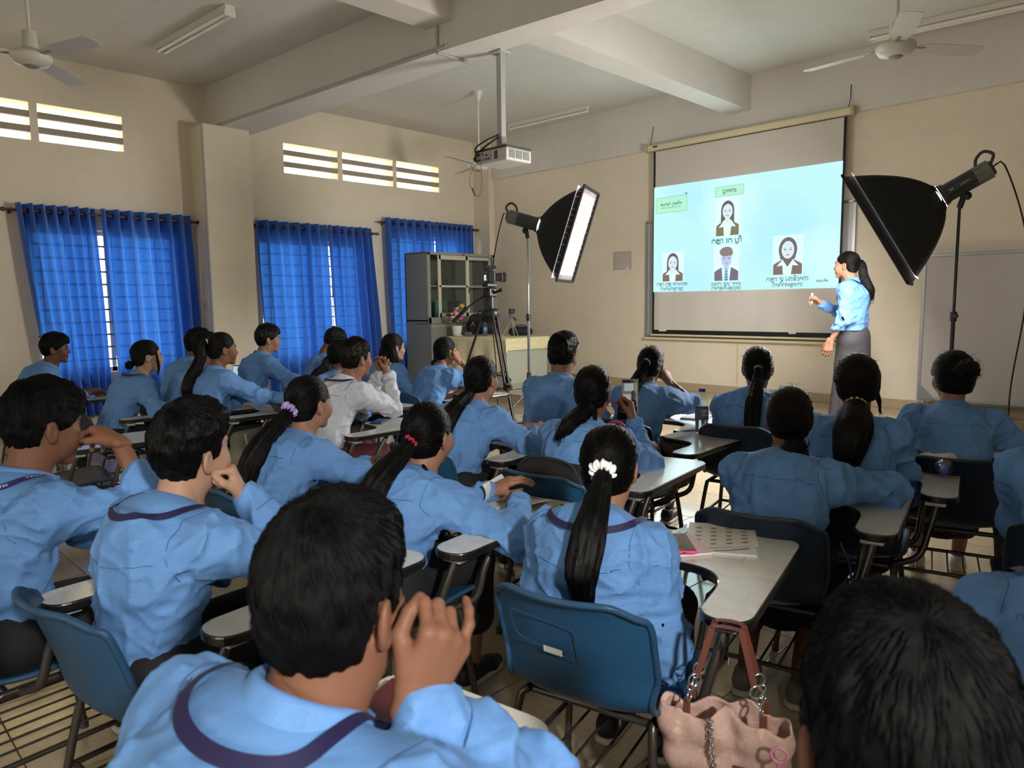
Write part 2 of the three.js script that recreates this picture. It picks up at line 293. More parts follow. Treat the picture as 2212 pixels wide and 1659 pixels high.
// wall switch on the pillar
{
  const s = thing('wall_switch', 'small switch plate on the side of the wall pillar', 'switch', [-9.37, 1.35, -3.845]);
  mesh('plate', rbox(0.075, 0.115, 0.012, 0.004, 0, 0.05, 0.006), mat('#c9bfae', 0.5), s); mesh('rocker', rbox(0.03, 0.05, 0.008, 0.003, 0, 0.05, 0.014), mat('#b5ab9a', 0.4), s);
}
// ───────────────────────── curtains ─────────────────────────
const weave = texture(128, (u, v) => { const k = 200 + 28 * Math.sin(u * TAU * 32) * Math.sin(v * TAU * 32) + 30 * tnoise(u, v, 20, 2); return [k, k, k]; }, false);
const curtainM = mat('#3270cc', 0.95, { transmission: 0.5, thickness: 0, side: THREE.DoubleSide, sheen: 1, sheenColor: new THREE.Color('#b4c0cc'), sheenRoughness: 0.6, bumpMap: rep(weave, 14, 30), bumpScale: 0.0006 });
const woodM = mat('#4a1f16', 0.35, { clearcoat: 0.4 }), ringM = mat('#2c1410', 0.4, { metalness: 0.2 });
function curtainPanel(z0, z1, yRod, n, label, o = {}) {
  // z0 > z1: runs from the near side to the far side of the room
  const t = thing('curtain', label, 'curtain', [XL + 0.115, 0, 0], 0, 'blue eyelet curtains on the window wall'), top = yRod + 0.075, bot = o.bot ?? 0.12, { pinch0 = 0, pinch1 = 0, amp = 0.082, ph = 0 } = o;
  const W = z0 - z1, wave = (u, v) => Math.sin(u * n * TAU + ph + 0.9 * Math.sin(u * 7 + v * 1.3) * v) * (amp * (1 + 0.25 * Math.sin(u * 11))) * (1 - 0.15 * v) + 0.02 * v * Math.sin(u * n * 3.1 + 3 * v);
  const P = (u, v) => { const zz = lerp(z0 - pinch0 * v, z1 + pinch1 * v, u) + 0.012 * Math.sin(v * 5 + u * 9) * v; return V(wave(u, v), lerp(top, bot, v), zz); };
  const nu = Math.round(W * 110), nv = 150, holes = [];
  for (let k = 0; k < 2 * n; k++) { const u = (k * Math.PI - ph) / (n * TAU); if (u > 0.015 && u < 0.985) holes.push(u); }
  const g = sheet(P, nu, nv), idx = g.index.array, keep = [], vr = 0.075 / (top - bot);
  for (let q = 0; q < idx.length; q += 6) { const cell = q / 6, u = (cell % nu + 0.5) / nu, v = (Math.floor(cell / nu) + 0.5) / nv; const hit = holes.some((h) => { const a = P(h, vr).distanceTo(P(u, v)); return a < 0.021 && v < 0.08; }); if (!hit) for (let e = 0; e < 6; e++) keep.push(idx[q + e]); }
  g.setIndex(keep); mesh('fabric', g, curtainM, t);
  holes.forEach((h) => { const c = P(h, vr), e = 0.004, nrm = P(h + e, vr).sub(P(h - e, vr)).cross(V(0, 1, 0)).normalize(); const r = torus(0.024, 0.0065, 8, 18).applyQuaternion(new THREE.Quaternion().setFromUnitVectors(V(0, 0, 1), nrm)).translate(c.x, c.y, c.z); mesh('eyelet', r, ringM, t); });
}
function curtainRod(z0, z1, y, label) {
  const t = thing('curtain_rod', label, 'curtain rod', [XL + 0.115, y, (z0 + z1) / 2], 0, 'wooden curtain rods'), L = z0 - z1;
  mesh('pole', rod([0, 0, L / 2], [0, 0, -L / 2], 0.0135, 0.0135, 12), woodM, t);
  for (const s of [1, -1]) {
    mesh('finial', lathe([[0, -0.02], [0.016, -0.018], [0.013, 0], [0.022, 0.012], [0.026, 0.03], [0.016, 0.046], [0.012, 0.052], [0.018, 0.062], [0.012, 0.075], [0, 0.08]], 14).rotateX(s * Math.PI / 2).translate(0, 0, s * L / 2), woodM, t);
    mesh('bracket', merge([rod([0, -0.005, s * (L / 2 - 0.05)], [-0.1, -0.005, s * (L / 2 - 0.05)], 0.008), rbox(0.012, 0.06, 0.03, 0.003, -0.094, -0.005, s * (L / 2 - 0.05)), torus(0.019, 0.005, 6, 14).translate(0, 0, s * (L / 2 - 0.05))]), woodM, t);
  }
}
curtainRod(-1.79, -3.82, 2.462, 'dark wooden curtain rod over the leftmost window');
curtainRod(-4.62, -6.55, 2.478, 'dark wooden curtain rod over the middle window');
curtainRod(-6.7, -8.66, 2.664, 'dark wooden curtain rod behind the grey cabinet');
curtainPanel(-1.88, -2.66, 2.462, 7, 'blue eyelet curtain at far left, its outer folds hanging past the window', { pinch0: 0.2, pinch1: -0.05 });
curtainPanel(-2.71, -3.74, 2.462, 7, 'blue eyelet curtain with bright gap on its left, next to the wall pillar', { pinch0: 0.06, pinch1: -0.08, ph: 0.5 });
curtainPanel(-4.58, -5.68, 2.478, 7, 'wide blue eyelet curtain glowing brightly, just right of the wall pillar', { pinch0: 0.1, pinch1: -0.06, ph: 1.1 });
curtainPanel(-5.71, -6.47, 2.478, 6, 'blue eyelet curtain of narrow folds, right half of the middle window', { pinch0: 0.085, pinch1: -0.16, ph: 0.3 });
curtainPanel(-6.74, -7.72, 2.664, 6, 'blue eyelet curtain partly hidden behind the left side of the cabinet', { pinch0: 0.06, pinch1: 0 });
curtainPanel(-7.74, -8.6, 2.664, 8, 'bunched blue eyelet curtain above the cabinet, next to the corner', { amp: 0.05 });

// ───────────────────────── board, projection screen and slide ─────────────────────────
const aluM = mat('#a8adb0', 0.35, { metalness: 0.75 }), blackM = mat('#0b0c0e', 0.6), ivoryM = mat('#d8cfae', 0.45), darkPlasticM = mat('#15171a', 0.45);
{
  const t = thing('wall_board', 'wide wall board almost covered by the projection screen', 'board', [-4.56, 0.84, ZF]);
  mesh('board_surface', box(2.82, 1.6, 0.02, 0, 0.85, 0.02), mat('#b9bcba', 0.3), t);
  mesh('board_frame', merge([box(0.03, 1.64, 0.035, -1.42, 0.85, 0.02), box(0.03, 1.64, 0.035, 1.42, 0.85, 0.02), box(2.87, 0.03, 0.035, 0, 1.67, 0.02)]), aluM, t);
  mesh('pen_tray', rbox(2.86, 0.035, 0.07, 0.01, 0, 0.02, 0.045), ivoryM, t);
  const c = thing('wall_cable', 'thin cream cable duct running from under the board to the floor', 'cable', [-4.56, HP + 0.11, ZF + 0.008]);
  mesh('duct', merge([tube([[-1.24, 0.64, 0], [-0.6, 0.63, 0], [0, 0.605, 0], [0.6, 0.61, 0], [1.25, 0.64, 0]], 0.006, 20, 5), box(0.014, 0.6, 0.012, 0, 0.3, 0)]), ivoryM, c);
}
const SX0 = -5.83, SX1 = -3.235, SY0 = 0.925, SY1 = 3.45, SZ = -8.73;
{
  const t = thing('projection_screen', 'large pull-down projection screen with black borders on the front wall', 'screen', [(SX0 + SX1) / 2, SY0, SZ]), w = SX1 - SX0, h = SY1 - SY0;
  const ripple = (u, v) => { const d = smooth(0.35, 1, v); return 0.012 * d * (Math.sin(u * 22 + Math.sin(u * 9) * 2) * 0.6 + Math.sin(u * 47 + 1) * 0.3) * (0.4 + Math.abs(u - 0.45)); };
  mesh('fabric', sheet((u, v) => V(lerp(-w / 2 + 0.03, w / 2 - 0.03, u), lerp(h, 0.04, v), ripple(u, v)), 120, 60), mat('#cdc9c2', 0.85, { side: THREE.DoubleSide }), t);
  for (const s of [0, 1]) mesh('black_border', sheet((u, v) => { const x = s ? lerp(w / 2 - 0.032, w / 2, u) : lerp(-w / 2, -w / 2 + 0.032, u); return V(x, lerp(h, 0.02, v), ripple(clamp(x / w + 0.5, 0, 1), v) + 0.001); }, 4, 60), mat('#07080a', 0.7, { side: THREE.DoubleSide }), t);
  mesh('bottom_border', sheet((u, v) => V(lerp(-w / 2, w / 2, u), lerp(0.06, 0.0, v), ripple(u, 1) + 0.0015), 120, 3), mat('#07080a', 0.7, { side: THREE.DoubleSide }), t);
  mesh('weight_bar', rod([-w / 2 - 0.02, -0.012, 0], [w / 2 + 0.02, -0.012, 0], 0.014, 0.014, 10), ivoryM, t);
  const cs = mesh('roller_case', rbox(2.76, 0.085, 0.085, 0.03, -0.02, h + 0.055, 0), ivoryM, t);
  for (const s of [-1, 1]) mesh('end_cap', rbox(0.03, 0.1, 0.1, 0.03, -0.02 + s * 1.39, h + 0.055, 0), mat('#b9a878', 0.45), cs);
  mesh('maker_plate', box(0.07, 0.022, 0.003, -1.25, h + 0.06, 0.0435), mat('#2b2d2c', 0.5), cs);
  for (const s of [-1, 1]) mesh('hanging_wire', tube([[s * 1.33 - 0.02, h + 0.08, 0.01], [s * 1.335 - 0.02, h + 0.2, -0.03], [s * 1.325 - 0.02, h + 0.36, -0.06]], 0.0045, 10, 5), blackM, t);
  // the projected slide
  const GL = { k: [9, [[1, 9, 1, 4, 3, 1.5, 4, 3.5, 5.5, 1.5, 8, 4, 8, 9]]], n: [9, [[1, 4, 3, 1.5, 5, 4, 3, 5.5, 5, 9, 8, 9, 8, 2]]], y: [11, [[1, 4, 3, 1.5, 4, 4, 2, 6, 2, 9, 5, 9, 5, 2], [5, 2, 7, 4, 9, 2, 9, 9], [3, 10, 5, 11, 8, 10, 9, 11]]], a: [5, [[0, 3, 1.5, 1, 3.5, 2, 3.5, 9]]], r: [6, [[1, 3, 3, 1.5, 4.5, 3, 4.5, 9]]], e: [5, [[1, 2, 3, 2, 3, 9, 1.5, 9]]], s: [10, [[1, 3, 3, 2, 3, 6, 1, 9], [3, 6, 6, 9, 6, 2, 8, 2, 8, 9]]], m: [9, [[1, 2, 1, 9, 5, 6, 8, 9, 8, 2, 6, 2]]], t: [9, [[1, 9, 1, 3, 4, 1.5, 4, 6, 6, 6, 8, 3, 8, 9]]], b: [9, [[1, 2, 1, 7, 2, 9, 8, 9, 8, 2, 6, 3.5]]], p: [9, [[1, 3, 3, 1.5, 3, 9, 8, 9, 8, 1.5]]], j: [9, [[1, 3, 3, 1.5, 5, 3, 2, 5, 6, 7, 3, 9, 8, 9, 8, 2]]], l: [11, [[1, 9, 1, 3, 3, 1.5, 4.5, 4, 4.5, 9, 7, 9, 7, 2, 9, 4, 9, 9]]], o: [7, [[1, 3, 3, 1.5, 5, 3, 5, 9, 2, 9, 2, 6, 5, 6]]], 7: [8, [[1, 7, 2, 3, 4, 7, 6, 2, 6, 9]]], '(': [4, [[3, 0, 1, 3, 1, 7, 3, 10]]], ')': [4, [[1, 0, 3, 3, 3, 7, 1, 10]]], '^': [0, [[-7, -1, -4, -2.5, -2, -0.5, -5, -0.5]]], '_': [0, [[-7, 10.5, -6, 12, -3, 12, -2, 10.5]]], ':': [3, [[1, 3.5, 1.6, 3.5], [1, 7, 1.6, 7]]], ' ': [5, []] };
  function script(c, s, cx, y, size, color, lw) { const k = size / 10; let w = 0; for (const ch of s) w += GL[ch][0]; let x = cx - w * k / 2; c.strokeStyle = color; c.lineWidth = lw; c.lineJoin = c.lineCap = 'round'; for (const ch of s) { for (const st of GL[ch][1]) { c.beginPath(); for (let i = 0; i < st.length; i += 2) c[i ? 'lineTo' : 'moveTo'](x + st[i] * k, y + st[i + 1] * k); c.stroke(); } x += GL[ch][0] * k; } }
  const slideMap = canvasTexture(1600, 900, (c, W, H) => {
    c.fillStyle = '#c2f5f7'; c.fillRect(0, 0, W, H);
    for (let i = 0; i < 26; i++) { c.fillStyle = ['rgba(214,255,250,0.25)', 'rgba(176,236,250,0.22)'][i % 2]; c.beginPath(); c.ellipse((i * 397) % W, (i * 211) % H, 200 + (i * 53) % 180, 90 + (i * 31) % 120, 0.3, 0, TAU); c.fill(); }
    const tagBox = (x, y, w, h) => { c.fillStyle = '#b4f2d0'; c.strokeStyle = '#7fb9a0'; c.lineWidth = 3; c.beginPath(); c.roundRect(x, y, w, h, 8); c.fill(); c.stroke(); };
    tagBox(22, 95, 305, 130); c.fillStyle = '#5c8f84'; c.beginPath(); c.arc(320, 82, 9, 0, TAU); c.fill();
    tagBox(590, 68, 250, 78);
    script(c, 'smajk k_lt^7', 172, 142, 25, '#3f6f70', 3.4); c.fillStyle = '#3f6f70'; c.fillRect(70, 182, 200, 3);
    script(c, 'p_rtan', 715, 90, 32, '#3f6f70', 4.5);
    function portrait(x, y, w, h, kind) {
      c.fillStyle = 'rgba(226,252,250,0.85)'; c.fillRect(x - 8, y - 8, w + 16, h + 16);
      const cx = x + w / 2, fy = y + h * 0.36, fr = w * 0.235, hair = kind === 2 ? '#8d7f7c' : '#6a5f66', suit = ['#84795d', '#836a60', '#766f85', '#80706c'][kind];
      if (kind === 3) { c.fillStyle = '#75696b'; c.beginPath(); c.ellipse(cx, fy - 2, fr * 1.35, fr * 1.75, 0, 0, TAU); c.fill(); c.beginPath(); c.moveTo(cx - fr * 1.2, fy + fr); c.lineTo(cx, y + h * 0.86); c.lineTo(cx + fr * 1.2, fy + fr); c.fill(); }
      else if (kind < 2) { c.fillStyle = hair; c.beginPath(); c.ellipse(cx, fy - fr * 0.25, fr * 1.2, fr * 1.55, 0, Math.PI, TAU); c.lineTo(cx + fr * 1.25, fy + fr * 2.0); c.lineTo(cx - fr * 1.25, fy + fr * 2.0); c.fill(); }
      c.fillStyle = suit; c.beginPath(); c.moveTo(x, y + h); c.lineTo(x, y + h * 0.74); c.quadraticCurveTo(x + w * 0.1, y + h * 0.68, cx - fr * 0.7, y + h * 0.6); c.lineTo(cx + fr * 0.7, y + h * 0.6); c.quadraticCurveTo(x + w * 0.9, y + h * 0.68, x + w, y + h * 0.74); c.lineTo(x + w, y + h); c.fill();
      c.fillStyle = '#dff8f4'; c.beginPath(); c.moveTo(cx - w * 0.15, y + h); c.lineTo(cx - fr * 0.85, y + h * 0.6); c.lineTo(cx + fr * 0.85, y + h * 0.6); c.lineTo(cx + w * 0.13, y + h); c.fill();
      if (kind !== 2) { c.beginPath(); c.moveTo(cx - fr * 0.6, y + h * 0.58); c.lineTo(x + w * 0.12, y + h * 0.78); c.lineTo(x + w * 0.36, y + h * 0.76); c.lineTo(cx, y + h * 0.72); c.lineTo(x + w * 0.64, y + h * 0.76); c.lineTo(x + w * 0.88, y + h * 0.78); c.lineTo(cx + fr * 0.6, y + h * 0.58); c.fill(); }
      if (kind === 3) { c.fillStyle = '#75696b'; c.beginPath(); c.moveTo(cx - fr * 1.0, fy + fr); c.lineTo(cx, y + h * 0.8); c.lineTo(cx + fr * 1.0, fy + fr); c.fill(); }
      if (kind === 2) { c.fillStyle = '#3c8fc4'; c.beginPath(); c.moveTo(cx - 8, y + h * 0.64); c.lineTo(cx + 10, y + h * 0.64); c.lineTo(cx + 16, y + h); c.lineTo(cx - 16, y + h); c.fill(); c.strokeStyle = '#d8f4ff'; c.lineWidth = 4; for (let q = 0; q < 4; q++) { c.beginPath(); c.moveTo(cx - 14, y + h * (0.72 + q * 0.075)); c.lineTo(cx + 14, y + h * (0.69 + q * 0.075)); c.stroke(); } }
      const skin = kind === 2 ? '#b9cdea' : '#dcecf2';
      c.fillStyle = skin; if (kind !== 3) { c.fillRect(cx - fr * 0.42, fy + fr * 0.6, fr * 0.84, fr * 1.1); } c.beginPath(); c.ellipse(cx, fy, fr * 0.93, fr * 1.25, 0, 0, TAU); c.fill();
      if (kind === 2) { c.fillStyle = hair; c.beginPath(); c.ellipse(cx - fr * 0.1, fy - fr * 1.15, fr * 1.15, fr * 0.75, -0.1, 0, TAU); c.fill(); c.beginPath(); c.ellipse(cx + fr * 0.55, fy - fr * 0.95, fr * 0.6, fr * 0.5, 0.4, 0, TAU); c.fill(); }
      if (kind < 2) { c.fillStyle = hair; c.beginPath(); c.moveTo(cx, fy - fr * 1.3); c.quadraticCurveTo(cx - fr * 1.1, fy - fr * 0.9, cx - fr, fy + fr * 0.2); c.lineTo(cx - fr * 1.25, fy); c.quadraticCurveTo(cx - fr, fy - fr * 1.8, cx, fy - fr * 1.75); c.quadraticCurveTo(cx + fr, fy - fr * 1.8, cx + fr * 1.25, fy); c.lineTo(cx + fr, fy + fr * 0.2); c.quadraticCurveTo(cx + fr * 1.1, fy - fr * 0.9, cx, fy - fr * 1.3); c.fill(); }
      c.strokeStyle = '#7d8796'; c.lineWidth = 3; for (const s of [-1, 1]) { c.beginPath(); c.moveTo(cx + s * fr * 0.2, fy - fr * 0.22); c.lineTo(cx + s * fr * 0.62, fy - fr * 0.26); c.stroke(); c.fillStyle = '#6f7c8c'; c.beginPath(); c.ellipse(cx + s * fr * 0.4, fy - fr * 0.02, fr * 0.17, fr * 0.08, 0, 0, TAU); c.fill(); }
      c.strokeStyle = '#b4c2cf'; c.beginPath(); c.moveTo(cx + 1, fy); c.lineTo(cx + 4, fy + fr * 0.42); c.lineTo(cx - 4, fy + fr * 0.45); c.stroke();
      c.fillStyle = '#c79db2'; c.beginPath(); c.ellipse(cx, fy + fr * 0.72, fr * 0.3, fr * 0.1, 0, 0, TAU); c.fill();
    }
    portrait(604, 160, 200, 300, 0); portrait(96, 570, 200, 270 - 30, 1); portrait(596, 545, 212, 276, 2); portrait(1100, 500, 226, 290, 3);
    script(c, 'kya ek b_r^', 700, 478, 42, '#2c5f66', 5.5);
    const col = '#4a6f78';
    script(c, 'kya k_y tanenl', 190, 818, 30, col, 3.6); script(c, '(ankbks_ray)', 190, 860, 28, col, 3.6);
    script(c, 'elak j_n rtn:', 702, 830, 32, col, 3.8); script(c, '(anks_mrbs_mr_l)', 702, 868 - 2, 26, col, 3.6);
    script(c, 'kya j_ mas^etaa:', 1215, 806, 36, col, 4); script(c, '(ankkts_tra)', 1215, 852, 30, col, 3.8);
    script(c, 'tmbrt^7', 1480, 836, 18, col, 2.6);
  });
  const sl = mesh('projected_slide', new THREE.PlaneGeometry(2.555, 1.447).translate(-4.537 - (SX0 + SX1) / 2, 2.24 - SY0, 0.006), mat('#000000', 0.9, { emissive: new THREE.Color(1, 1, 1), emissiveMap: slideMap, emissiveIntensity: LIGHT.slide }), t);
  sl.userData.label = 'bright projected slide with four portraits';
  const a = new THREE.RectAreaLight(new THREE.Color(0.75, 0.96, 1), LIGHT.slideLamp, 2.5, 1.4); a.position.set(-4.537, 2.24, SZ + 0.04); a.lookAt(-4.537, 2.24, 0); scene.add(a);
}
{
  const t = thing('whiteboard', 'grey-white whiteboard in a metal frame at the right edge', 'whiteboard', [-1.45, HP, -8.7]);
  mesh('board_surface', box(1.78, 1.5, 0.02, 0, 0.93, 0), mat('#b4b0ad', 0.28), t);
  mesh('board_frame', merge([rbox(0.035, 1.58, 0.035, 0.006, -0.9, 0.93, 0), rbox(0.035, 1.58, 0.035, 0.006, 0.9, 0.93, 0), rbox(1.8, 0.035, 0.035, 0.006, 0, 1.7, 0), rbox(1.8, 0.035, 0.035, 0.006, 0, 0.165, 0)]), aluM, t);
  mesh('corner_bracket', extrude(shapeOf([[0, 0], [0.16, 0], [0, 0.16]]), 0.02).translate(-0.9, 0.16, 0.01), mat('#8f9291', 0.4, { metalness: 0.5 }), t);
  for (const s of [-1, 1]) mesh('foot', merge([box(0.04, 0.16, 0.03, s * 0.86, 0.08, 0), box(0.04, 0.03, 0.2, s * 0.86, 0.015, 0)]), aluM, t);
}
{
  const m = canvasTexture(128, 128, (c) => { c.fillStyle = '#bdb3ad'; c.fillRect(0, 0, 128, 128); c.strokeStyle = '#8d8682'; c.lineWidth = 2; for (let i = 0; i < 7; i++) { c.beginPath(); c.moveTo(14, 18 + i * 15); c.lineTo(30 + (i * 37) % 80, 18 + i * 15); c.stroke(); } c.strokeRect(8, 8, 112, 112); });
  const t = thing('paper_notice', 'small faded paper notice taped on the front wall left of the screen', 'paper', [-6.44, 1.86, ZF + 0.003]);
  mesh('sheet', sheet((u, v) => V(lerp(-0.165, 0.165, u), lerp(0.27, 0, v), 0.006 * Math.sin(u * 6) * v + 0.001), 10, 10, 0.0008), mat('#ffffff', 0.9, { map: m }), t);
}
// ───────────────────────── ceiling: fans, tube lights, projector ─────────────────────────
const fanM = mat('#cfccc0', 0.4), fanDarkM = mat('#8d8a82', 0.5);
function fan(x, y, z, turn, label) {
  const t = thing('ceiling_fan', label, 'ceiling fan', [x, y, z], turn, 'three-blade ceiling fans'), L = CEIL - y;
  mesh('downrod', rod([0, 0.16, 0], [0, L, 0], 0.013), fanM, t);
  mesh('canopy', lathe([[0.015, L - 0.13], [0.03, L - 0.1], [0.07, L - 0.01], [0.072, L]], 20), fanM, t);
  mesh('coupling', lathe([[0.02, 0.2], [0.045, 0.19], [0.055, 0.06], [0.07, 0.05]], 18), fanM, t);
  const m = mesh('motor', lathe([[0, -0.06], [0.06, -0.058], [0.115, -0.04], [0.14, -0.005], [0.135, 0.03], [0.08, 0.055], [0, 0.06]], 28), fanM, t);
  mesh('motor_cap', lathe([[0, -0.072], [0.04, -0.07], [0.05, -0.06], [0.055, -0.057]], 20), fanDarkM, m);
  for (let k = 0; k < 3; k++) {
    const b = mesh('blade', sheet((u, v) => { const r = lerp(0.17, 0.72, u), w = lerp(0.05, 0.075, smooth(0, 0.3, u)) * (u > 0.93 ? Math.sqrt(Math.max(0.05, 1 - ((u - 0.93) / 0.07) ** 2)) : 1); const s = (v - 0.5) * 2 * w; return V(r, 0.01 + s * 0.16, s); }, 24, 6, 0.004), mat('#c6c4ba', 0.45), t);
    b.rotation.y = k * TAU / 3;
    mesh('blade_arm', merge([rbox(0.14, 0.006, 0.045, 0.003, 0.17, 0.012, 0)]), fanDarkM, b);
  }
}
fan(-6.49, 3.25, -1.476, 0.35, 'ceiling fan at the top left corner near the vents');
fan(-7.274, 3.22, -6.749, 0.75, 'far ceiling fan hanging behind the projector');
fan(-1.913, 3.25, -6.068, 0.95, 'ceiling fan at the top right above the standing presenter');
const tubeM = mat('#e8e8e2', 0.2, { clearcoat: 0.6 }), housingM = mat('#d6d4ca', 0.5);
function tubeLight(x, z, L, turn, n, label) {
  const t = thing('tube_light', label, 'tube light', [x, CEIL, z], turn);
  mesh('housing', rbox(L, 0.06, n > 1 ? 0.1 : 0.06, 0.006, 0, -0.03, 0), housingM, t);
  for (const s of [-1, 1]) mesh('lamp_holder', rbox(0.022, 0.055, n > 1 ? 0.11 : 0.035, 0.004, s * (L / 2 - 0.012), -0.075, 0), housingM, t);
  for (let k = 0; k < n; k++) mesh('fluorescent_tube', rod([-L / 2 + 0.02, -0.085, n > 1 ? (k - 0.5) * 0.07 : 0], [L / 2 - 0.02, -0.085, n > 1 ? (k - 0.5) * 0.07 : 0], 0.0165, 0.0165, 12), tubeM, t);
}
tubeLight(-7.55, -3.14, 1.5, 0.06, 2, 'unlit double tube light on the ceiling at upper left');
tubeLight(-7.44, -8.3, 1.52, 0.045, 1, 'unlit single tube light on the ceiling behind the projector');
tubeLight(-2.1, -8.42, 1.6, 0.1, 2, 'unlit tube light on the ceiling at upper right by the fan');
{
  const t = thing('projector', 'white projector hanging from a grey pole under the ceiling beam', 'projector', [-4.80, 2.64, -4.76]);
  const bodyM = mat('#c4c4c0', 0.45), topM = mat('#3b3d3f', 0.5), meshM = mat('#4e5050', 0.7);
  const b = mesh('case', rbox(0.40, 0.115, 0.33, 0.02, 0, 0.06, 0), bodyM, t);
  mesh('top_shell', rbox(0.395, 0.02, 0.325, 0.008, 0, 0.125, 0), topM, t);
  for (let k = 0; k < 3; k++) { const v = mesh('vent_panel', rbox(0.004, 0.075, 0.078, 0.002, 0.2005, 0.062, 0.09 - k * 0.09), meshM, b); for (let q = 0; q < 6; q++) mesh('vent_slat', box(0.004, 0.004, 0.074, 0.2025, 0.03 + q * 0.0125, 0.09 - k * 0.09), bodyM, v); }
  const rear = mesh('port_panel', rbox(0.2, 0.08, 0.004, 0.002, -0.08, 0.06, 0.1655), mat('#a6a7a4', 0.5), b);
  [[-0.15, 0.085, 0.035], [-0.1, 0.09, 0.022], [-0.05, 0.075, 0.03], [-0.14, 0.04, 0.04], [-0.085, 0.038, 0.02], [-0.05, 0.04, 0.02], [-0.02, 0.04, 0.026]].forEach(([x, y, w]) => mesh('port', rbox(w, 0.013, 0.006, 0.002, x, y, 0.167), blackM, rear));
  mesh('vent_panel', rbox(0.045, 0.075, 0.004, 0.002, 0.07, 0.062, 0.1655), meshM, b);
  const ln = mesh('lens', rod([-0.09, 0.06, -0.16], [-0.09, 0.06, -0.2], 0.05, 0.045, 20), darkPlasticM, b);
  mesh('lens_glass', ball(0.036, -0.09, 0.06, -0.196, [1, 1, 0.25]), mat('#22303c', 0.05), ln);
  mesh('pole', rbox(0.06, 0.76, 0.06, 0.005, -0.02, 0.62, 0), mat('#b4b6b4', 0.4, { metalness: 0.3 }), t);
  mesh('bracket', merge([rbox(0.07, 0.1, 0.07, 0.006, -0.02, 0.2, 0), rbox(0.09, 0.06, 0.05, 0.006, -0.02, 0.15, 0), rbox(0.26, 0.012, 0.05, 0.004, -0.01, 0.138, 0.05, [0, 0.7, 0]), rbox(0.26, 0.012, 0.05, 0.004, -0.01, 0.138, -0.02, [0, -0.7, 0])]), mat('#8c8f8e', 0.4, { metalness: 0.5 }), t);
  mesh('ceiling_plate', rbox(0.14, 0.02, 0.14, 0.004, -0.02, 0.985, 0), mat('#b4b6b4', 0.4), t);
  mesh('power_cable', merge([tube([[-0.03, 0.27, 0.03], [-0.09, 0.22, 0.12], [-0.15, 0.15, 0.2], [-0.17, 0.09, 0.185], [-0.19, 0.045, 0.175]], 0.007, 24, 6), tube([[-0.03, 0.25, 0.03], [-0.07, 0.18, 0.12], [-0.12, 0.11, 0.19], [-0.19, 0.05, 0.19], [-0.16, 0.03, 0.17]], 0.008, 24, 6)]), blackM, t);
  mesh('signal_cable', merge([tube([[-0.16, 0.03, 0.17], [-0.24, -0.07, 0.19], [-0.25, -0.17, 0.19], [-0.22, -0.21, 0.19]], 0.003, 20, 5), tube([[-0.185, -0.265, 0.19], [-0.13, -0.28, 0.19], [-0.105, -0.2, 0.18], [-0.12, 0.02, 0.17]], 0.003, 20, 5)]), mat('#4a4c4e', 0.5), t);
  mesh('signal_adapter', rbox(0.025, 0.085, 0.016, 0.007, -0.2, -0.235, 0.19, [0, 0, 0.5]), mat('#6f7a8c', 0.5), t);
}
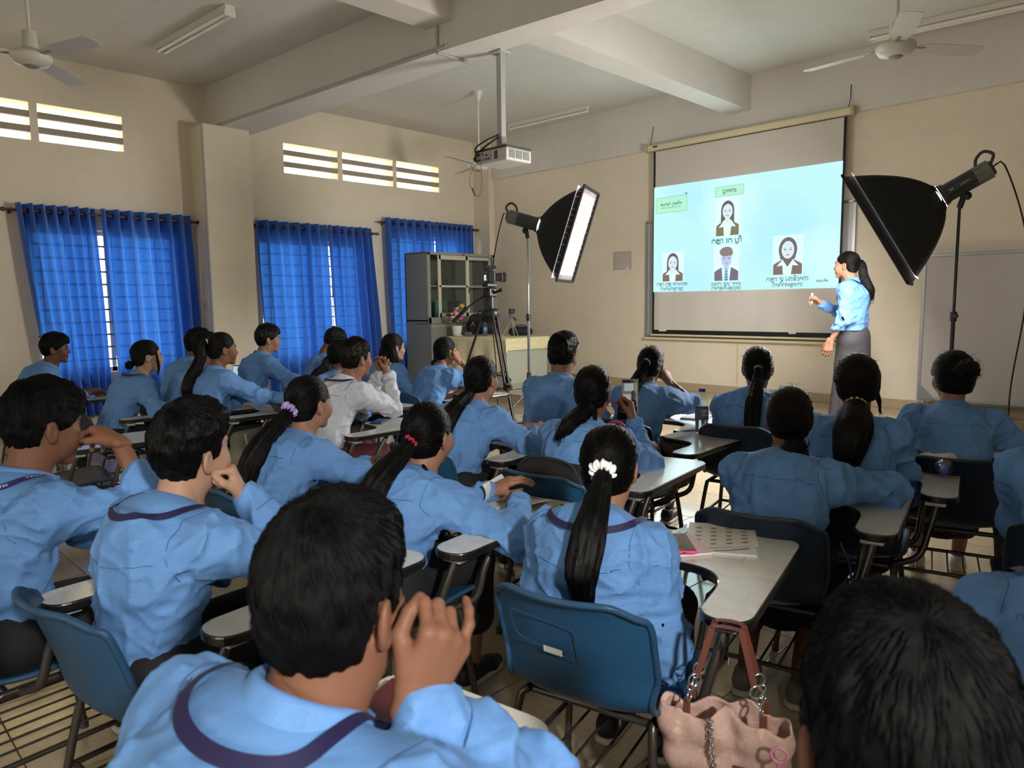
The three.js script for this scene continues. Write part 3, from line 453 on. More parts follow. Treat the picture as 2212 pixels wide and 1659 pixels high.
// ───────────────────────── cabinet, table and what stands on it ─────────────────────────
{
  const t = thing('steel_cabinet', 'grey steel cabinet with cream sliding door by the corner', 'cabinet', [-8.73, HP, -7.77]);
  const gM = mat('#8d8f86', 0.5), gD = mat('#7b7d75', 0.55), crM = mat('#c9c3b0', 0.5);
  // lower unit (front face +x)
  mesh('lower_body', rbox(0.64, 0.94, 1.46, 0.008, -0.32, 0.47, 0), gM, t);
  const U = [0.945, 2.05, -0.71, 0.71];
  mesh('upper_body', merge([box(0.56, 0.02, 1.45, -0.36, U[1], 0), box(0.56, 0.02, 1.45, -0.36, U[0] + 0.05, 0), box(0.56, 1.1, 0.02, -0.36, 1.5, 0.715), box(0.56, 1.1, 0.02, -0.36, 1.5, -0.715), box(0.02, 1.1, 1.45, -0.63, 1.5, 0), box(0.02, 0.1, 1.45, -0.085, 0.995, 0), box(0.02, 0.04, 1.45, -0.085, 2.035, 0), box(0.02, 1.1, 0.05, -0.085, 1.5, 0.69), box(0.02, 1.1, 0.05, -0.085, 1.5, -0.69)]), gM, t);
  mesh('shelf', box(0.5, 0.02, 1.42, -0.38, 1.53, 0), gD, t);
  const d = mesh('sliding_door', merge([box(0.018, 0.98, 0.06, -0.11, 1.53, 0.46), box(0.018, 0.98, 0.07, -0.11, 1.53, -0.13), box(0.018, 0.07, 0.6, -0.11, 1.985, 0.165), box(0.018, 0.07, 0.6, -0.11, 1.075, 0.165), box(0.018, 0.03, 0.6, -0.11, 1.53, 0.165)]), crM, t);
  for (const y of [1.755, 1.31]) mesh('glass_pane', box(0.004, 0.41, 0.54, -0.115, y, 0.165), mat('#ffffff', 0.05, { transmission: 1, thickness: 0, color: '#cfd6d2' }), d);
  mesh('lock', rbox(0.01, 0.1, 0.02, 0.003, -0.1, 1.47, -0.15), mat('#6b4a33', 0.4, { metalness: 0.4 }), d);
  const d2 = mesh('sliding_door', merge([box(0.018, 0.98, 0.05, -0.14, 1.53, -0.66), box(0.018, 0.05, 0.5, -0.14, 1.985, -0.4), box(0.018, 0.05, 0.5, -0.14, 1.075, -0.4), box(0.018, 0.03, 0.5, -0.14, 1.53, -0.4)]), crM, t);
  mesh('name_plate', box(0.004, 0.02, 0.06, -0.073, 2.035, -0.02), mat('#444648', 0.4), t);
  for (const s of [-1, 1]) { const q = mesh('lower_door', rbox(0.014, 0.84, 0.7, 0.004, 0.004, 0.47, s * 0.36), gD, t); mesh('handle', rbox(0.02, 0.1, 0.018, 0.004, 0.016, 0.55, s * 0.06), aluM, q); }
  const base = [-8.73, HP, -7.77];
  const fileBox = thing('file_box', 'teal file box on the lower shelf of the cabinet', 'box', [-9.05, HP + 0.965 + 0.04, -7.78]);
  mesh('box_body', rbox(0.26, 0.3, 0.1, 0.004, 0, 0.15, 0), mat('#2c8fa4', 0.5), fileBox); mesh('spine_label', box(0.004, 0.1, 0.06, 0.131, 0.16, 0), mat('#dfe6e6', 0.6), fileBox);
  const fb2 = thing('file_folder', 'pale teal folder leaning inside the cabinet behind the glass', 'folder', [-9.1, HP + 1.005, -7.55]);
  mesh('cover', rbox(0.03, 0.3, 0.25, 0.004, 0, 0.15, 0), mat('#6fb3b0', 0.5), fb2);
  const cups = thing('glass_set', 'small stack of glasses behind the cabinet door', 'glasses', [-9.0, HP + 1.545, -7.62]);
  for (let k = 0; k < 4; k++) mesh('glass', lathe([[0.028, 0], [0.034, 0.1], [0.031, 0.1], [0.026, 0.005]], 14).translate((k % 2) * 0.08, 0, Math.floor(k / 2) * 0.08 - 0.04), mat('#dfe6e6', 0.1, { transmission: 0.8, thickness: 0 }), cups);
}
const TT = 0.885;
{
  const t = thing('teacher_table', 'teacher table with grey-white panels under a pale yellow cloth', 'table', [-7.98, HP, -7.7]);
  const pM = mat('#b4b7a6', 0.55);
  mesh('top', box(1.36, 0.03, 0.9, 0, TT - HP - 0.02, 0), pM, t);
  mesh('side_panel', box(0.03, 0.7, 0.86, 0.65, 0.36, 0), pM, t); mesh('side_panel', box(0.03, 0.7, 0.86, -0.65, 0.36, 0), pM, t);
  mesh('front_panel', box(1.3, 0.68, 0.02, 0, 0.37, 0.42), pM, t);
  mesh('kick_rail', box(0.035, 0.06, 0.88, 0.652, 0.06, 0), mat('#9da08f', 0.55), t);
  const c = thing('tablecloth', 'pale yellow patterned cloth draped over the teacher table', 'tablecloth', [-7.98, TT - 0.004, -7.7]);
  const clothMap = texture(256, (u, v) => { const f = Math.sin(u * TAU * 6 + Math.sin(v * TAU * 3) * 2) * Math.sin(v * TAU * 6 + Math.sin(u * TAU * 2) * 2), k = 1 + 0.035 * (f > 0.35 ? -1 : 0.3) + 0.05 * tnoise(u, v, 30, 2); return [246 * k, 241 * k, 214 * k]; }, true, [3, 2.4]);
  const cm = mat('#f3edd2', 0.85, { map: clothMap, side: THREE.DoubleSide });
  const hang = (x, z) => 0;
  // one sheet laid over the top, falling past its edges
  mesh('cloth', sheet((u, v) => {
    const X = lerp(-0.78, 0.86, u), Z = lerp(0.95, -0.6, v); let x = X, z = Z, y = 0.004 + 0.0015 * Math.sin(X * 9) * Math.sin(Z * 7), ox = Math.max(0, Math.abs(X) - 0.685), oz = Math.max(0, Z > 0 ? Z - 0.455 : -Z - 0.455);
    if (ox > 0) { x = Math.sign(X) * (0.69 + 0.012 + 0.02 * ox * Math.sin(Z * 18)); y -= ox; }
    if (oz > 0) { z = Math.sign(Z) * (0.46 + 0.012 + 0.05 * oz * (1 + Math.sin(X * 17 + 1))); y -= oz; if (ox > 0) { y = -Math.max(ox, oz) * 1.15 - 0.03; x = Math.sign(X) * (0.7 + oz * 0.18); z += 0.02; } }
    return V(x, y, z);
  }, 90, 90), cm, c);
}
{
  const t = thing('flower_pot', 'white pot of artificial pink, red and yellow roses on the teacher table', 'flower pot', [-8.5, TT, -7.36]); t.scale.setScalar(1.3);
  mesh('pot', lathe([[0, 0], [0.048, 0], [0.066, 0.12], [0.068, 0.125], [0.062, 0.125], [0.05, 0.09], [0, 0.09]], 20), mat('#e4e2dc', 0.35), t);
  const stemM = mat('#3b5a30', 0.7), P = [[-0.09, 0.25, 0.05, 0.042, '#9c1f33'], [-0.02, 0.29, 0.0, 0.045, '#d99a8f'], [0.05, 0.27, 0.05, 0.042, '#e3b8a8'], [0.13, 0.22, 0.06, 0.045, '#d8639a'], [0.07, 0.36, -0.02, 0.042, '#d9b33c'], [0.02, 0.23, 0.08, 0.035, '#e0c2b2'], [-0.06, 0.32, -0.03, 0.035, '#c9899c'], [0.1, 0.3, 0.0, 0.035, '#cf8d86'], [0.08, 0.19, 0.08, 0.026, '#c64a86'], [0.03, 0.33, 0.02, 0.03, '#e5a8a2'], [-0.13, 0.19, 0.05, 0.025, '#c76a78']];
  P.forEach(([x, y, z, r, col]) => {
    const f = mesh('rose', ball(r * 0.55, x, y, z, [1, 0.9, 1], 10, 8), mat(col, 0.75), t), pm = mat(col, 0.8, { side: THREE.DoubleSide });
    for (let k = 0; k < 9; k++) { const a = k * 2.4, R = r * (0.55 + 0.05 * k), tilt = 0.2 + 0.09 * k; mesh('petal', sheet((u, v) => { const A = a + (u - 0.5) * 1.9, q = R * (0.6 + 0.5 * v * Math.sin(tilt)), h = -r * 0.4 + r * 1.1 * v * Math.cos(tilt) * (1 - 1.2 * (u - 0.5) ** 2); return V(x + Math.cos(A) * q, y + h, z + Math.sin(A) * q); }, 5, 4), pm, f); }
    mesh('stem', tube([[x * 0.2, 0.1, z * 0.2], [x * 0.6, lerp(0.1, y, 0.5), z * 0.6], [x, y - 0.01, z]], 0.0025, 8, 5), stemM, t);
  });
  for (let k = 0; k < 34; k++) { const a = k * 2.399, R = 0.03 + 0.1 * Math.sqrt((k % 17) / 17), y = 0.14 + 0.12 * ((k * 7) % 10) / 10, L = 0.045; const g = sheet((u, v) => V((u - 0.5) * 0.03 * Math.sin(Math.PI * clamp(v, 0.03, 0.97)), 0.006 * Math.sin(v * 3), v * L), 3, 5).applyMatrix4(M4([Math.cos(a) * R, y, Math.sin(a) * R], [rr(-0.8, 0.3), Math.PI / 2 - a, 0])); mesh('leaf', g, mat(k % 3 ? '#31512c' : '#44683a', 0.7, { side: THREE.DoubleSide }), t); }
}
function bottle(name, label, p, h, capCol, labelCol, tilt, group) {
  const t = thing(name, label, 'bottle', p, 0, group), R = h * 0.145;
  if (tilt) t.rotation.set(...tilt, 'YXZ');
  const prof = [[0, 0], [R * 0.75, 0.002 * h], [R, 0.03 * h], [R, 0.1 * h], [R * 0.94, 0.115 * h], [R, 0.13 * h], [R, 0.2 * h], [R * 0.94, 0.215 * h], [R, 0.23 * h], [R, 0.62 * h], [R * 0.96, 0.68 * h], [R * 0.8, 0.78 * h], [R * 0.5, 0.86 * h], [R * 0.42, 0.9 * h], [R * 0.42, 0.94 * h]];
  mesh('bottle_body', lathe(prof, 22), mat('#f2f8fa', 0.04, { transmission: 0.96, thickness: 0, ior: 1.3 }), t);
  mesh('water', lathe([[0, 0.01 * h], [R * 0.92, 0.03 * h], [R * 0.93, 0.6 * h], [0, 0.6 * h]], 18), mat('#eef6f8', 0.03, { transmission: 0.97, thickness: 0.05, ior: 1.33 }), t);
  mesh('bottle_cap', lathe([[0, h], [R * 0.46, h * 0.998], [R * 0.5, h * 0.985], [R * 0.5, h * 0.925], [R * 0.44, h * 0.925]], 18), mat(capCol, 0.4), t);
  const lm = canvasTexture(256, 64, (c) => { c.fillStyle = labelCol; c.fillRect(0, 0, 256, 64); c.fillStyle = '#2f62b8'; c.beginPath(); c.moveTo(70, 64); c.lineTo(120, 0); c.lineTo(150, 0); c.lineTo(100, 64); c.fill(); c.fillStyle = '#e8eef4'; c.fillRect(20, 12, 40, 5); c.fillRect(20, 24, 30, 4); c.fillRect(160, 14, 60, 6); c.fillRect(160, 28, 46, 5); c.fillRect(20, 36, 36, 4); });
  mesh('bottle_label', new THREE.CylinderGeometry(R * 1.012, R * 1.012, h * 0.27, 22, 1, true).translate(0, h * 0.44, 0), mat('#ffffff', 0.5, { map: lm, side: THREE.DoubleSide }), t);
  return t;
}
bottle('water_bottle', 'clear water bottle beside the black backpack on the teacher table', [-8.14, TT, -7.62], 0.24, '#2a58b0', '#4e86c8');
{
  const t = thing('backpack', 'black backpack with orange zip pulls on the teacher table', 'backpack', [-8.36, TT, -7.76], 0.8); t.scale.setScalar(1.25);
  const bm = mat('#17181b', 0.75);
  const f = new Field(0.05).cap([-0.1, 0.11, 0], [0.1, 0.11, 0], 0.1, 0.1, [0, 0, 1], 1.15).cap([-0.08, 0.2, 0], [0.08, 0.2, 0], 0.075, 0.075, [0, 0, 1], 1.1).cap([0, 0.09, 0.08], [0, 0.12, 0.08], 0.075, 0.07);
  mesh('bag_body', f.mesh(0.012).translate(0, 0.005, 0), bm, t);
  mesh('zip_band', tube([[-0.15, 0.1, 0.06], [-0.1, 0.25, 0.06], [0.1, 0.25, 0.06], [0.15, 0.1, 0.06]], 0.006, 20, 6), mat('#2c2d30', 0.6), t);
  for (const [x, y] of [[-0.11, 0.17], [0.06, 0.2]]) mesh('zip_pull', merge([rod([x, y, 0.1], [x + 0.02, y - 0.05, 0.12], 0.005), rod([x, y, 0.1], [x - 0.02, y - 0.045, 0.12], 0.005)]), mat('#d2603a', 0.6), t);
  mesh('carry_handle', tube([[-0.05, 0.27, -0.02], [-0.03, 0.31, -0.02], [0.03, 0.31, -0.02], [0.05, 0.27, -0.02]], 0.01, 14, 6), bm, t);
}
{
  const b = thing('small_box', 'small dark grey box on the teacher table', 'box', [-8.28, TT, -7.4], 0.6); mesh('box_body', rbox(0.11, 0.07, 0.07, 0.004, 0, 0.035, 0), mat('#5b5c5c', 0.6), b); mesh('lid_edge', rbox(0.112, 0.01, 0.072, 0.003, 0, 0.064, 0), mat('#6a6b6b', 0.6), b);
  const d = thing('white_dish', 'little white dish next to the flower pot', 'dish', [-8.42, TT, -7.33]); mesh('dish_bowl', lathe([[0, 0.004], [0.04, 0.004], [0.055, 0.022], [0.06, 0.022], [0.045, 0], [0, 0]], 20), mat('#e0ded8', 0.3), d);
  const c = thing('camera_bag', 'low black bag behind the small tripod on the teacher table', 'bag', [-7.72, TT, -7.98], 0.7); mesh('bag_body', new Field(0.05).cap([-0.13, 0.06, 0], [0.13, 0.06, 0], 0.06, 0.055).cap([-0.1, 0.1, 0], [0.1, 0.1, 0], 0.035).mesh(0.012).translate(0, 0.002, 0), mat('#141518', 0.7), c); mesh('strap', tube([[-0.12, 0.12, 0], [-0.05, 0.16, 0.02], [0.06, 0.16, 0.02], [0.13, 0.11, 0]], 0.008, 14, 6), mat('#0d0e10', 0.7), c);
  // small tripod with a camcorder
  const t = thing('small_tripod', 'small silver tripod standing on the teacher table', 'tripod', [-7.72, TT, -7.78]);
  const silver = mat('#b9b8b2', 0.35, { metalness: 0.5 });
  for (let k = 0; k < 3; k++) { const a = k * TAU / 3 + 0.5; mesh('leg', merge([rod([Math.cos(a) * 0.02, 0.22, Math.sin(a) * 0.02], [Math.cos(a) * 0.1, 0.08, Math.sin(a) * 0.1], 0.01, 0.009), rod([Math.cos(a) * 0.1, 0.08, Math.sin(a) * 0.1], [Math.cos(a) * 0.145, 0, Math.sin(a) * 0.145], 0.007, 0.008)]), silver, t); }
  mesh('column', rod([0, 0.15, 0], [0, 0.3, 0], 0.012), silver, t); mesh('head', merge([rbox(0.05, 0.04, 0.05, 0.01, 0, 0.3, 0), rbox(0.06, 0.012, 0.06, 0.004, 0, 0.335, 0)]), mat('#8f8f8b', 0.4, { metalness: 0.4 }), t);
  mesh('pan_handle', merge([rod([0.02, 0.3, 0], [0.1, 0.27, 0.04], 0.005), rod([0.09, 0.274, 0.036], [0.16, 0.25, 0.065], 0.012, 0.01)]), darkPlasticM, t);
  const v = thing('camcorder', 'small black camcorder on the silver tripod', 'camcorder', [-7.72, TT + 0.342, -7.78], 0.9);
  mesh('camera_body', rbox(0.07, 0.075, 0.13, 0.012, 0, 0.038, 0), darkPlasticM, v); mesh('lens', rod([0, 0.04, -0.06], [0, 0.04, -0.09], 0.027, 0.025, 14), mat('#1d2024', 0.3), v); mesh('flip_display', rbox(0.008, 0.055, 0.085, 0.003, 0.042, 0.04, 0.02), mat('#26282c', 0.3), v);
}
// ───────────────────────── video tripod with camera ─────────────────────────
{
  const t = thing('camera_tripod', 'tall black video tripod standing between the students and the teacher table', 'tripod', [-4.68, 0, -4.45]);
  const tm = mat('#101214', 0.4);
  for (let k = 0; k < 3; k++) {
    const a = k * TAU / 3 + 0.25, c = Math.cos(a), s = Math.sin(a), P = (r, y) => V(c * r, y, s * r), q = V(-s, 0, c).multiplyScalar(0.02);
    const l = mesh('leg', merge([rod(P(0.07, 1.28).add(q), P(0.28, 0.66).add(q), 0.011), rod(P(0.07, 1.28).sub(q), P(0.28, 0.66).sub(q), 0.011), rod(P(0.27, 0.68), P(0.5, 0.02), 0.012, 0.012)]), tm, t);
    mesh('leg_clamp', merge([rbox(0.05, 0.07, 0.06, 0.01).applyMatrix4(new THREE.Matrix4().makeRotationY(-a)).translate(c * 0.28, 0.66, s * 0.28), rod(P(0.31, 0.67), P(0.35, 0.66), 0.014)]), tm, l);
    mesh('rubber_foot', ball(0.02, c * 0.5, 0.02, s * 0.5), blackM, l);
    mesh('spreader', rod([0, 0.75, 0], P(0.25, 0.75), 0.007), tm, t);
  }
  mesh('bowl', lathe([[0.03, 1.2], [0.075, 1.24], [0.085, 1.29], [0.08, 1.33], [0.05, 1.34]], 20), tm, t);
  mesh('fluid_head', merge([rod([0, 1.33, 0], [0, 1.44, 0], 0.042, 0.038, 14), rbox(0.09, 0.09, 0.11, 0.02, 0, 1.48, 0), rbox(0.07, 0.03, 0.13, 0.008, 0, 1.545, 0), rod([0.03, 1.47, 0], [0.11, 1.5, -0.03], 0.012), ball(0.018, 0.11, 1.5, -0.03)]), tm, t);
  mesh('pan_handle', merge([rod([-0.03, 1.46, 0.03], [-0.17, 1.33, 0.16], 0.009), rod([-0.15, 1.348, 0.142], [-0.25, 1.22, 0.23], 0.019, 0.016)]), mat('#1a1b1d', 0.6), t);
  const cam = thing('video_camera', 'black camera with lit rear display on the tall tripod', 'camera', [-4.68, 1.56, -4.45], -0.5);
  mesh('camera_body', rbox(0.135, 0.1, 0.075, 0.016, 0, 0.056, 0), darkPlasticM, cam);
  mesh('viewfinder_hump', rbox(0.055, 0.03, 0.06, 0.01, 0, 0.115, 0), darkPlasticM, cam); mesh('microphone', merge([rod([0, 0.145, 0.04], [0, 0.145, -0.06], 0.012), rbox(0.03, 0.014, 0.03, 0.004, 0, 0.133, 0)]), mat('#202225', 0.7), cam);
  const ln = mesh('lens', merge([rod([0, 0.055, -0.035], [0, 0.055, -0.1], 0.036, 0.038, 20), rod([0, 0.055, -0.1], [0, 0.055, -0.14], 0.042, 0.044, 20)]), darkPlasticM, cam); mesh('lens_ring', torus(0.0425, 0.0015, 6, 24).translate(0, 0.055, -0.105), mat('#b9bcc0', 0.3), ln);
  const dm = canvasTexture(96, 64, (c) => { c.fillStyle = '#d4ecf2'; c.fillRect(0, 0, 96, 64); c.fillStyle = '#9fb8c4'; c.fillRect(30, 12, 40, 34); c.fillStyle = '#56616a'; c.fillRect(46, 22, 10, 26); c.fillStyle = '#8a8f96'; c.fillRect(0, 54, 96, 10); });
  mesh('rear_display', new THREE.PlaneGeometry(0.072, 0.052).translate(-0.02, 0.05, 0.0385), mat('#000000', 0.4, { emissive: '#ffffff', emissiveMap: dm, emissiveIntensity: 0.9 }), cam);
  mesh('record_light', ball(0.004, 0.045, 0.03, 0.038), mat('#300000', 0.4, { emissive: '#ff5040', emissiveIntensity: 2 }), cam);
}
// ───────────────────────── studio softboxes ─────────────────────────
const clothBlackM = mat('#111214', 0.82, { side: THREE.DoubleSide, sheen: 0.3, sheenColor: new THREE.Color('#2a2d33') }), silverClothM = mat('#c9cccd', 0.35, { metalness: 0.6, side: THREE.DoubleSide }), lampGreyM = mat('#3a3d3f', 0.45, { metalness: 0.2 });
// axis: unit vector the box shines along; w,h: size of its front; d: depth from lamp ring to front
function softbox(o) {
  const t = thing('softbox_light', o.label, 'studio light', o.p, 0, undefined), aim = toV(o.aim).normalize();
  const zA = aim.clone(), xA = V(0, 1, 0).cross(zA).normalize(), yA = zA.clone().cross(xA), hub = V(0, o.hubY, 0);
  if (o.roll) { xA.applyAxisAngle(zA, o.roll); yA.applyAxisAngle(zA, o.roll); }
  const Q = (x, y, z) => hub.clone().addScaledVector(xA, x).addScaledVector(yA, y).addScaledVector(zA, z);
  const { w, h, d } = o, prof = (s) => Math.pow(s, 0.55);           // ribs bow outwards
  const outline = (a, s) => { const c = Math.cos(a), n = Math.sin(a), k = lerp(2, 14, s), m = Math.pow(Math.abs(c) ** k + Math.abs(n) ** k, -1 / k); const g = lerp(0.09, 1, prof(s)); return [c * m * (s < 0.02 ? 0.09 : g * w / 2), n * m * (s < 0.02 ? 0.09 : g * h / 2)]; };
  const shell = sheet((u, v) => { const a = u * TAU + Math.PI / 4, [x, y] = outline(a, v); return Q(x, y, lerp(0.0, d, v) - (v > 0.6 ? 0.02 * Math.sin(4 * a) ** 2 * 0 : 0)); }, 96, 24, 0.006);
  mesh('fabric_shell', shell, clothBlackM, t);
  for (let k = 0; k < 4; k++) { const a = Math.PI / 4 + k * Math.PI / 2; const pts = []; for (let q = 0; q <= 10; q++) { const [x, y] = outline(a, q / 10); pts.push(Q(x * 0.985, y * 0.985, lerp(0, d, q / 10))); } mesh('rib', tube(pts, 0.007, 20, 6), blackM, t); }
  mesh('front_rim', merge([[-1, -1, 1, -1], [1, -1, 1, 1], [1, 1, -1, 1], [-1, 1, -1, -1]].map(([a, b, c, e]) => rod(Q(a * w / 2, b * h / 2, d), Q(c * w / 2, e * h / 2, d), 0.012, 0.012, 8))), clothBlackM, t);
  // diffuser
  const df = mesh('lit_diffuser', sheet((u, v) => Q(lerp(-w / 2 + 0.01, w / 2 - 0.01, u), lerp(-h / 2 + 0.01, h / 2 - 0.01, v), d - 0.06), 2, 2), mat('#e9e4e4', 0.9, { emissive: new THREE.Color(1, 0.93, 0.94), emissiveIntensity: o.glow, side: THREE.DoubleSide }), t);
  if (o.grid) {
    const nx = 10, ny = 16, gm = mat('#efe6e8', 0.9, { side: THREE.DoubleSide, transmission: 0.4, thickness: 0 });
    for (let i = 1; i < nx; i++) mesh('grid_strip', sheet((u, v) => Q(lerp(-w / 2, w / 2, i / nx) + 0.004 * Math.sin(u * 40 + i), lerp(-h / 2, h / 2, u), d - 0.055 + 0.05 * v), 30, 1), gm, t);
    for (let j = 1; j < ny; j++) mesh('grid_strip', sheet((u, v) => Q(lerp(-w / 2, w / 2, u), lerp(-h / 2, h / 2, j / ny) + 0.005 * Math.sin(u * 34 + j * 2), d - 0.055 + 0.05 * v), 24, 1), gm, t);
  }
  const L = new THREE.RectAreaLight(new THREE.Color(...o.color), o.power, w * 0.94, h * 0.94), lp = Q(0, 0, d + 0.014).add(t.position);
  L.position.copy(lp); L.up.copy(yA); L.lookAt(lp.clone().add(zA)); L.name = numbered('softbox_lamp'); scene.add(L);
  // lamp head behind the ring
  const hd = mesh('lamp_head', merge([rod(Q(0, 0, -0.03), Q(0, 0, -0.3), 0.068, 0.068, 20), rod(Q(0, 0, -0.3), Q(0, 0, -0.36), 0.068, 0.05, 20), rod(Q(0, 0, 0.0), Q(0, 0, -0.04), 0.085, 0.075, 20)]), lampGreyM, t);
  mesh('rear_housing', rod(Q(0, 0, -0.24), Q(0, 0, -0.34), 0.073, 0.073, 8), mat('#6d6f6d', 0.5), hd);
  mesh('side_panel', (() => { const g = new THREE.CylinderGeometry(0.0695, 0.0695, 0.2, 20, 1, true, -0.6, 1.2); const m = new THREE.Matrix4().makeBasis(zA.clone().cross(yA).multiplyScalar(o.side ?? 1), zA, yA); return g.applyMatrix4(new THREE.Matrix4().makeBasis(V(0, 0, 0).add(yA), zA, yA.clone().cross(zA))).translate(...Q(0, 0, -0.14).toArray()); })(), mat('#232527', 0.4, { side: THREE.DoubleSide }), hd);
  if (o.text) {
    const tm = canvasTexture(256, 64, (c) => { c.fillStyle = '#232527'; c.fillRect(0, 0, 256, 64); c.fillStyle = '#c9cbcc'; c.font = 'bold 24px sans-serif'; c.fillText('YEP', 20, 42); c.font = '22px sans-serif'; c.fillText('A300XPro', 120, 42); });
    const s = o.side; const g = new THREE.PlaneGeometry(0.19, 0.045).applyMatrix4(new THREE.Matrix4().makeBasis(zA.clone().multiplyScalar(-1), yA, zA.clone().multiplyScalar(-1).cross(yA))); const out = zA.clone().multiplyScalar(-1).cross(yA).multiplyScalar(0.0715); mesh('printed_name', g.translate(...Q(0, 0, -0.14).add(out).toArray()), mat('#ffffff', 0.5, { map: tm }), hd);
  }
  mesh('lit_flash_ring', rod(Q(0, 0, 0.012), Q(0, 0, -0.004), 0.088, 0.088, 24, true), mat('#ffffff', 0.5, { emissive: new THREE.Color(1, 0.97, 0.92), emissiveIntensity: 3, side: THREE.DoubleSide }), hd);
  mesh('handle', tube([Q(0, 0.06, -0.27), Q(0, 0.11, -0.3), Q(0, 0.13, -0.36), Q(0, 0.08, -0.4), Q(0, 0.03, -0.36)], 0.011, 20, 7), lampGreyM, hd);
  mesh('yoke', merge([rod(Q(0, -0.06, -0.14), V(0, o.hubY, 0).addScaledVector(zA, -0.14).add(V(0, -0.16, 0)), 0.022, 0.02), ball(0.03, ...Q(0, -0.09, -0.14).toArray())]), darkPlasticM, t);
  // stand under the lamp head
  const foot = zA.clone().multiplyScalar(-0.14), top = o.hubY - 0.14 + foot.y, sx = foot.x, sz = foot.z, cM = o.chrome ? mat('#9ea2a6', 0.22, { metalness: 0.85 }) : mat('#131416', 0.35);
  const st = thing('light_stand', o.standLabel, 'light stand', [o.p[0] + sx, o.floor, o.p[2] + sz]), H = top + o.p[1] - o.floor;
  mesh('upper_tube', rod([0, H * 0.6, 0], [0, H, 0], 0.011), cM, st); mesh('middle_tube', rod([0, H * 0.3, 0], [0, H * 0.62, 0], 0.0145), cM, st); mesh('lower_tube', rod([0, 0.1, 0], [0, H * 0.33, 0], 0.0175), cM, st);
  for (const y of [0.32, 0.61]) { const c = mesh('tube_clamp', rod([0, H * y - 0.04, 0], [0, H * y + 0.03, 0], 0.024, 0.024, 12), darkPlasticM, st); mesh('clamp_knob', merge([rod([0, H * y, 0.02], [0.03, H * y, 0.05], 0.006), ball(0.013, 0.034, H * y, 0.055)]), darkPlasticM, c); }
  for (let k = 0; k < 3; k++) { const a = k * TAU / 3 + (o.legTurn ?? 0.4); mesh('leg', merge([rod([0.02 * Math.cos(a), 0.5, 0.02 * Math.sin(a)], [0.5 * Math.cos(a), 0.012, 0.5 * Math.sin(a)], 0.011), rod([0.02 * Math.cos(a), 0.16, 0.02 * Math.sin(a)], [0.27 * Math.cos(a), 0.25, 0.27 * Math.sin(a)], 0.008)]), cM, st); }
  // mains cable
  const c = thing('power_cable', o.cableLabel, 'cable', [o.p[0], o.floor, o.p[2]]), s0 = Q(0, 0, -0.35).add(V(0, o.p[1] - o.floor, 0));
  const pts = [s0, s0.clone().add(toV(o.cable[0]).multiplyScalar(0.35)).add(V(0, 0.01, 0)), ...[0.18, 0.4, 0.7, 0.93, 1].map((q, i) => V(s0.x + o.cable[0][0] * (1 + 0.15 * Math.sin(i * 2.1)), Math.max(0.008, lerp(s0.y - 0.04, 0.008, q)), s0.z + o.cable[0][2] * (1 + 0.25 * Math.sin(i * 1.7)))), ...o.cable.slice(1).map((q) => V(s0.x + q[0], 0.008, s0.z + q[2]))];
  mesh('cord', tube(pts, 0.006, 90, 6), blackM, c);
}
softbox({ label: 'large black softbox seen from behind at right, glowing at its lamp ring', standLabel: 'black light stand behind the girl with the high bun at right', cableLabel: 'black power cable hanging down in front of the whiteboard',
  p: [-1.555, 0, -6.05], hubY: 2.12, aim: [-0.85, -0.5, 0.2], w: 0.62, h: 0.92, d: 0.46, glow: 1.5, power: LIGHT.key, color: [1, 0.95, 0.9], floor: 0, chrome: false, side: 1, text: true, cable: [[0.2, 0, -0.12], [0.3, 0, 0.1], [0.6, 0, 0.4]], legTurn: 1.2 });
softbox({ label: 'tilted softbox with a white fabric grid, lit and facing the presenter', standLabel: 'chrome light stand in front of the teacher table', cableLabel: 'thin black power cable hanging left of the gridded softbox',
  p: [-4.86, 0, -5.32], hubY: 2.14, aim: [0.86, -0.3, -0.4], w: 0.6, h: 0.9, d: 0.4, glow: 0.66, power: LIGHT.left, color: [1, 0.93, 0.9], grid: true, floor: 0, chrome: true, side: -1, cable: [[-0.12, 0, 0.1], [-0.1, 0, 0.4], [0.3, 0, 0.8]], legTurn: 0.1 });

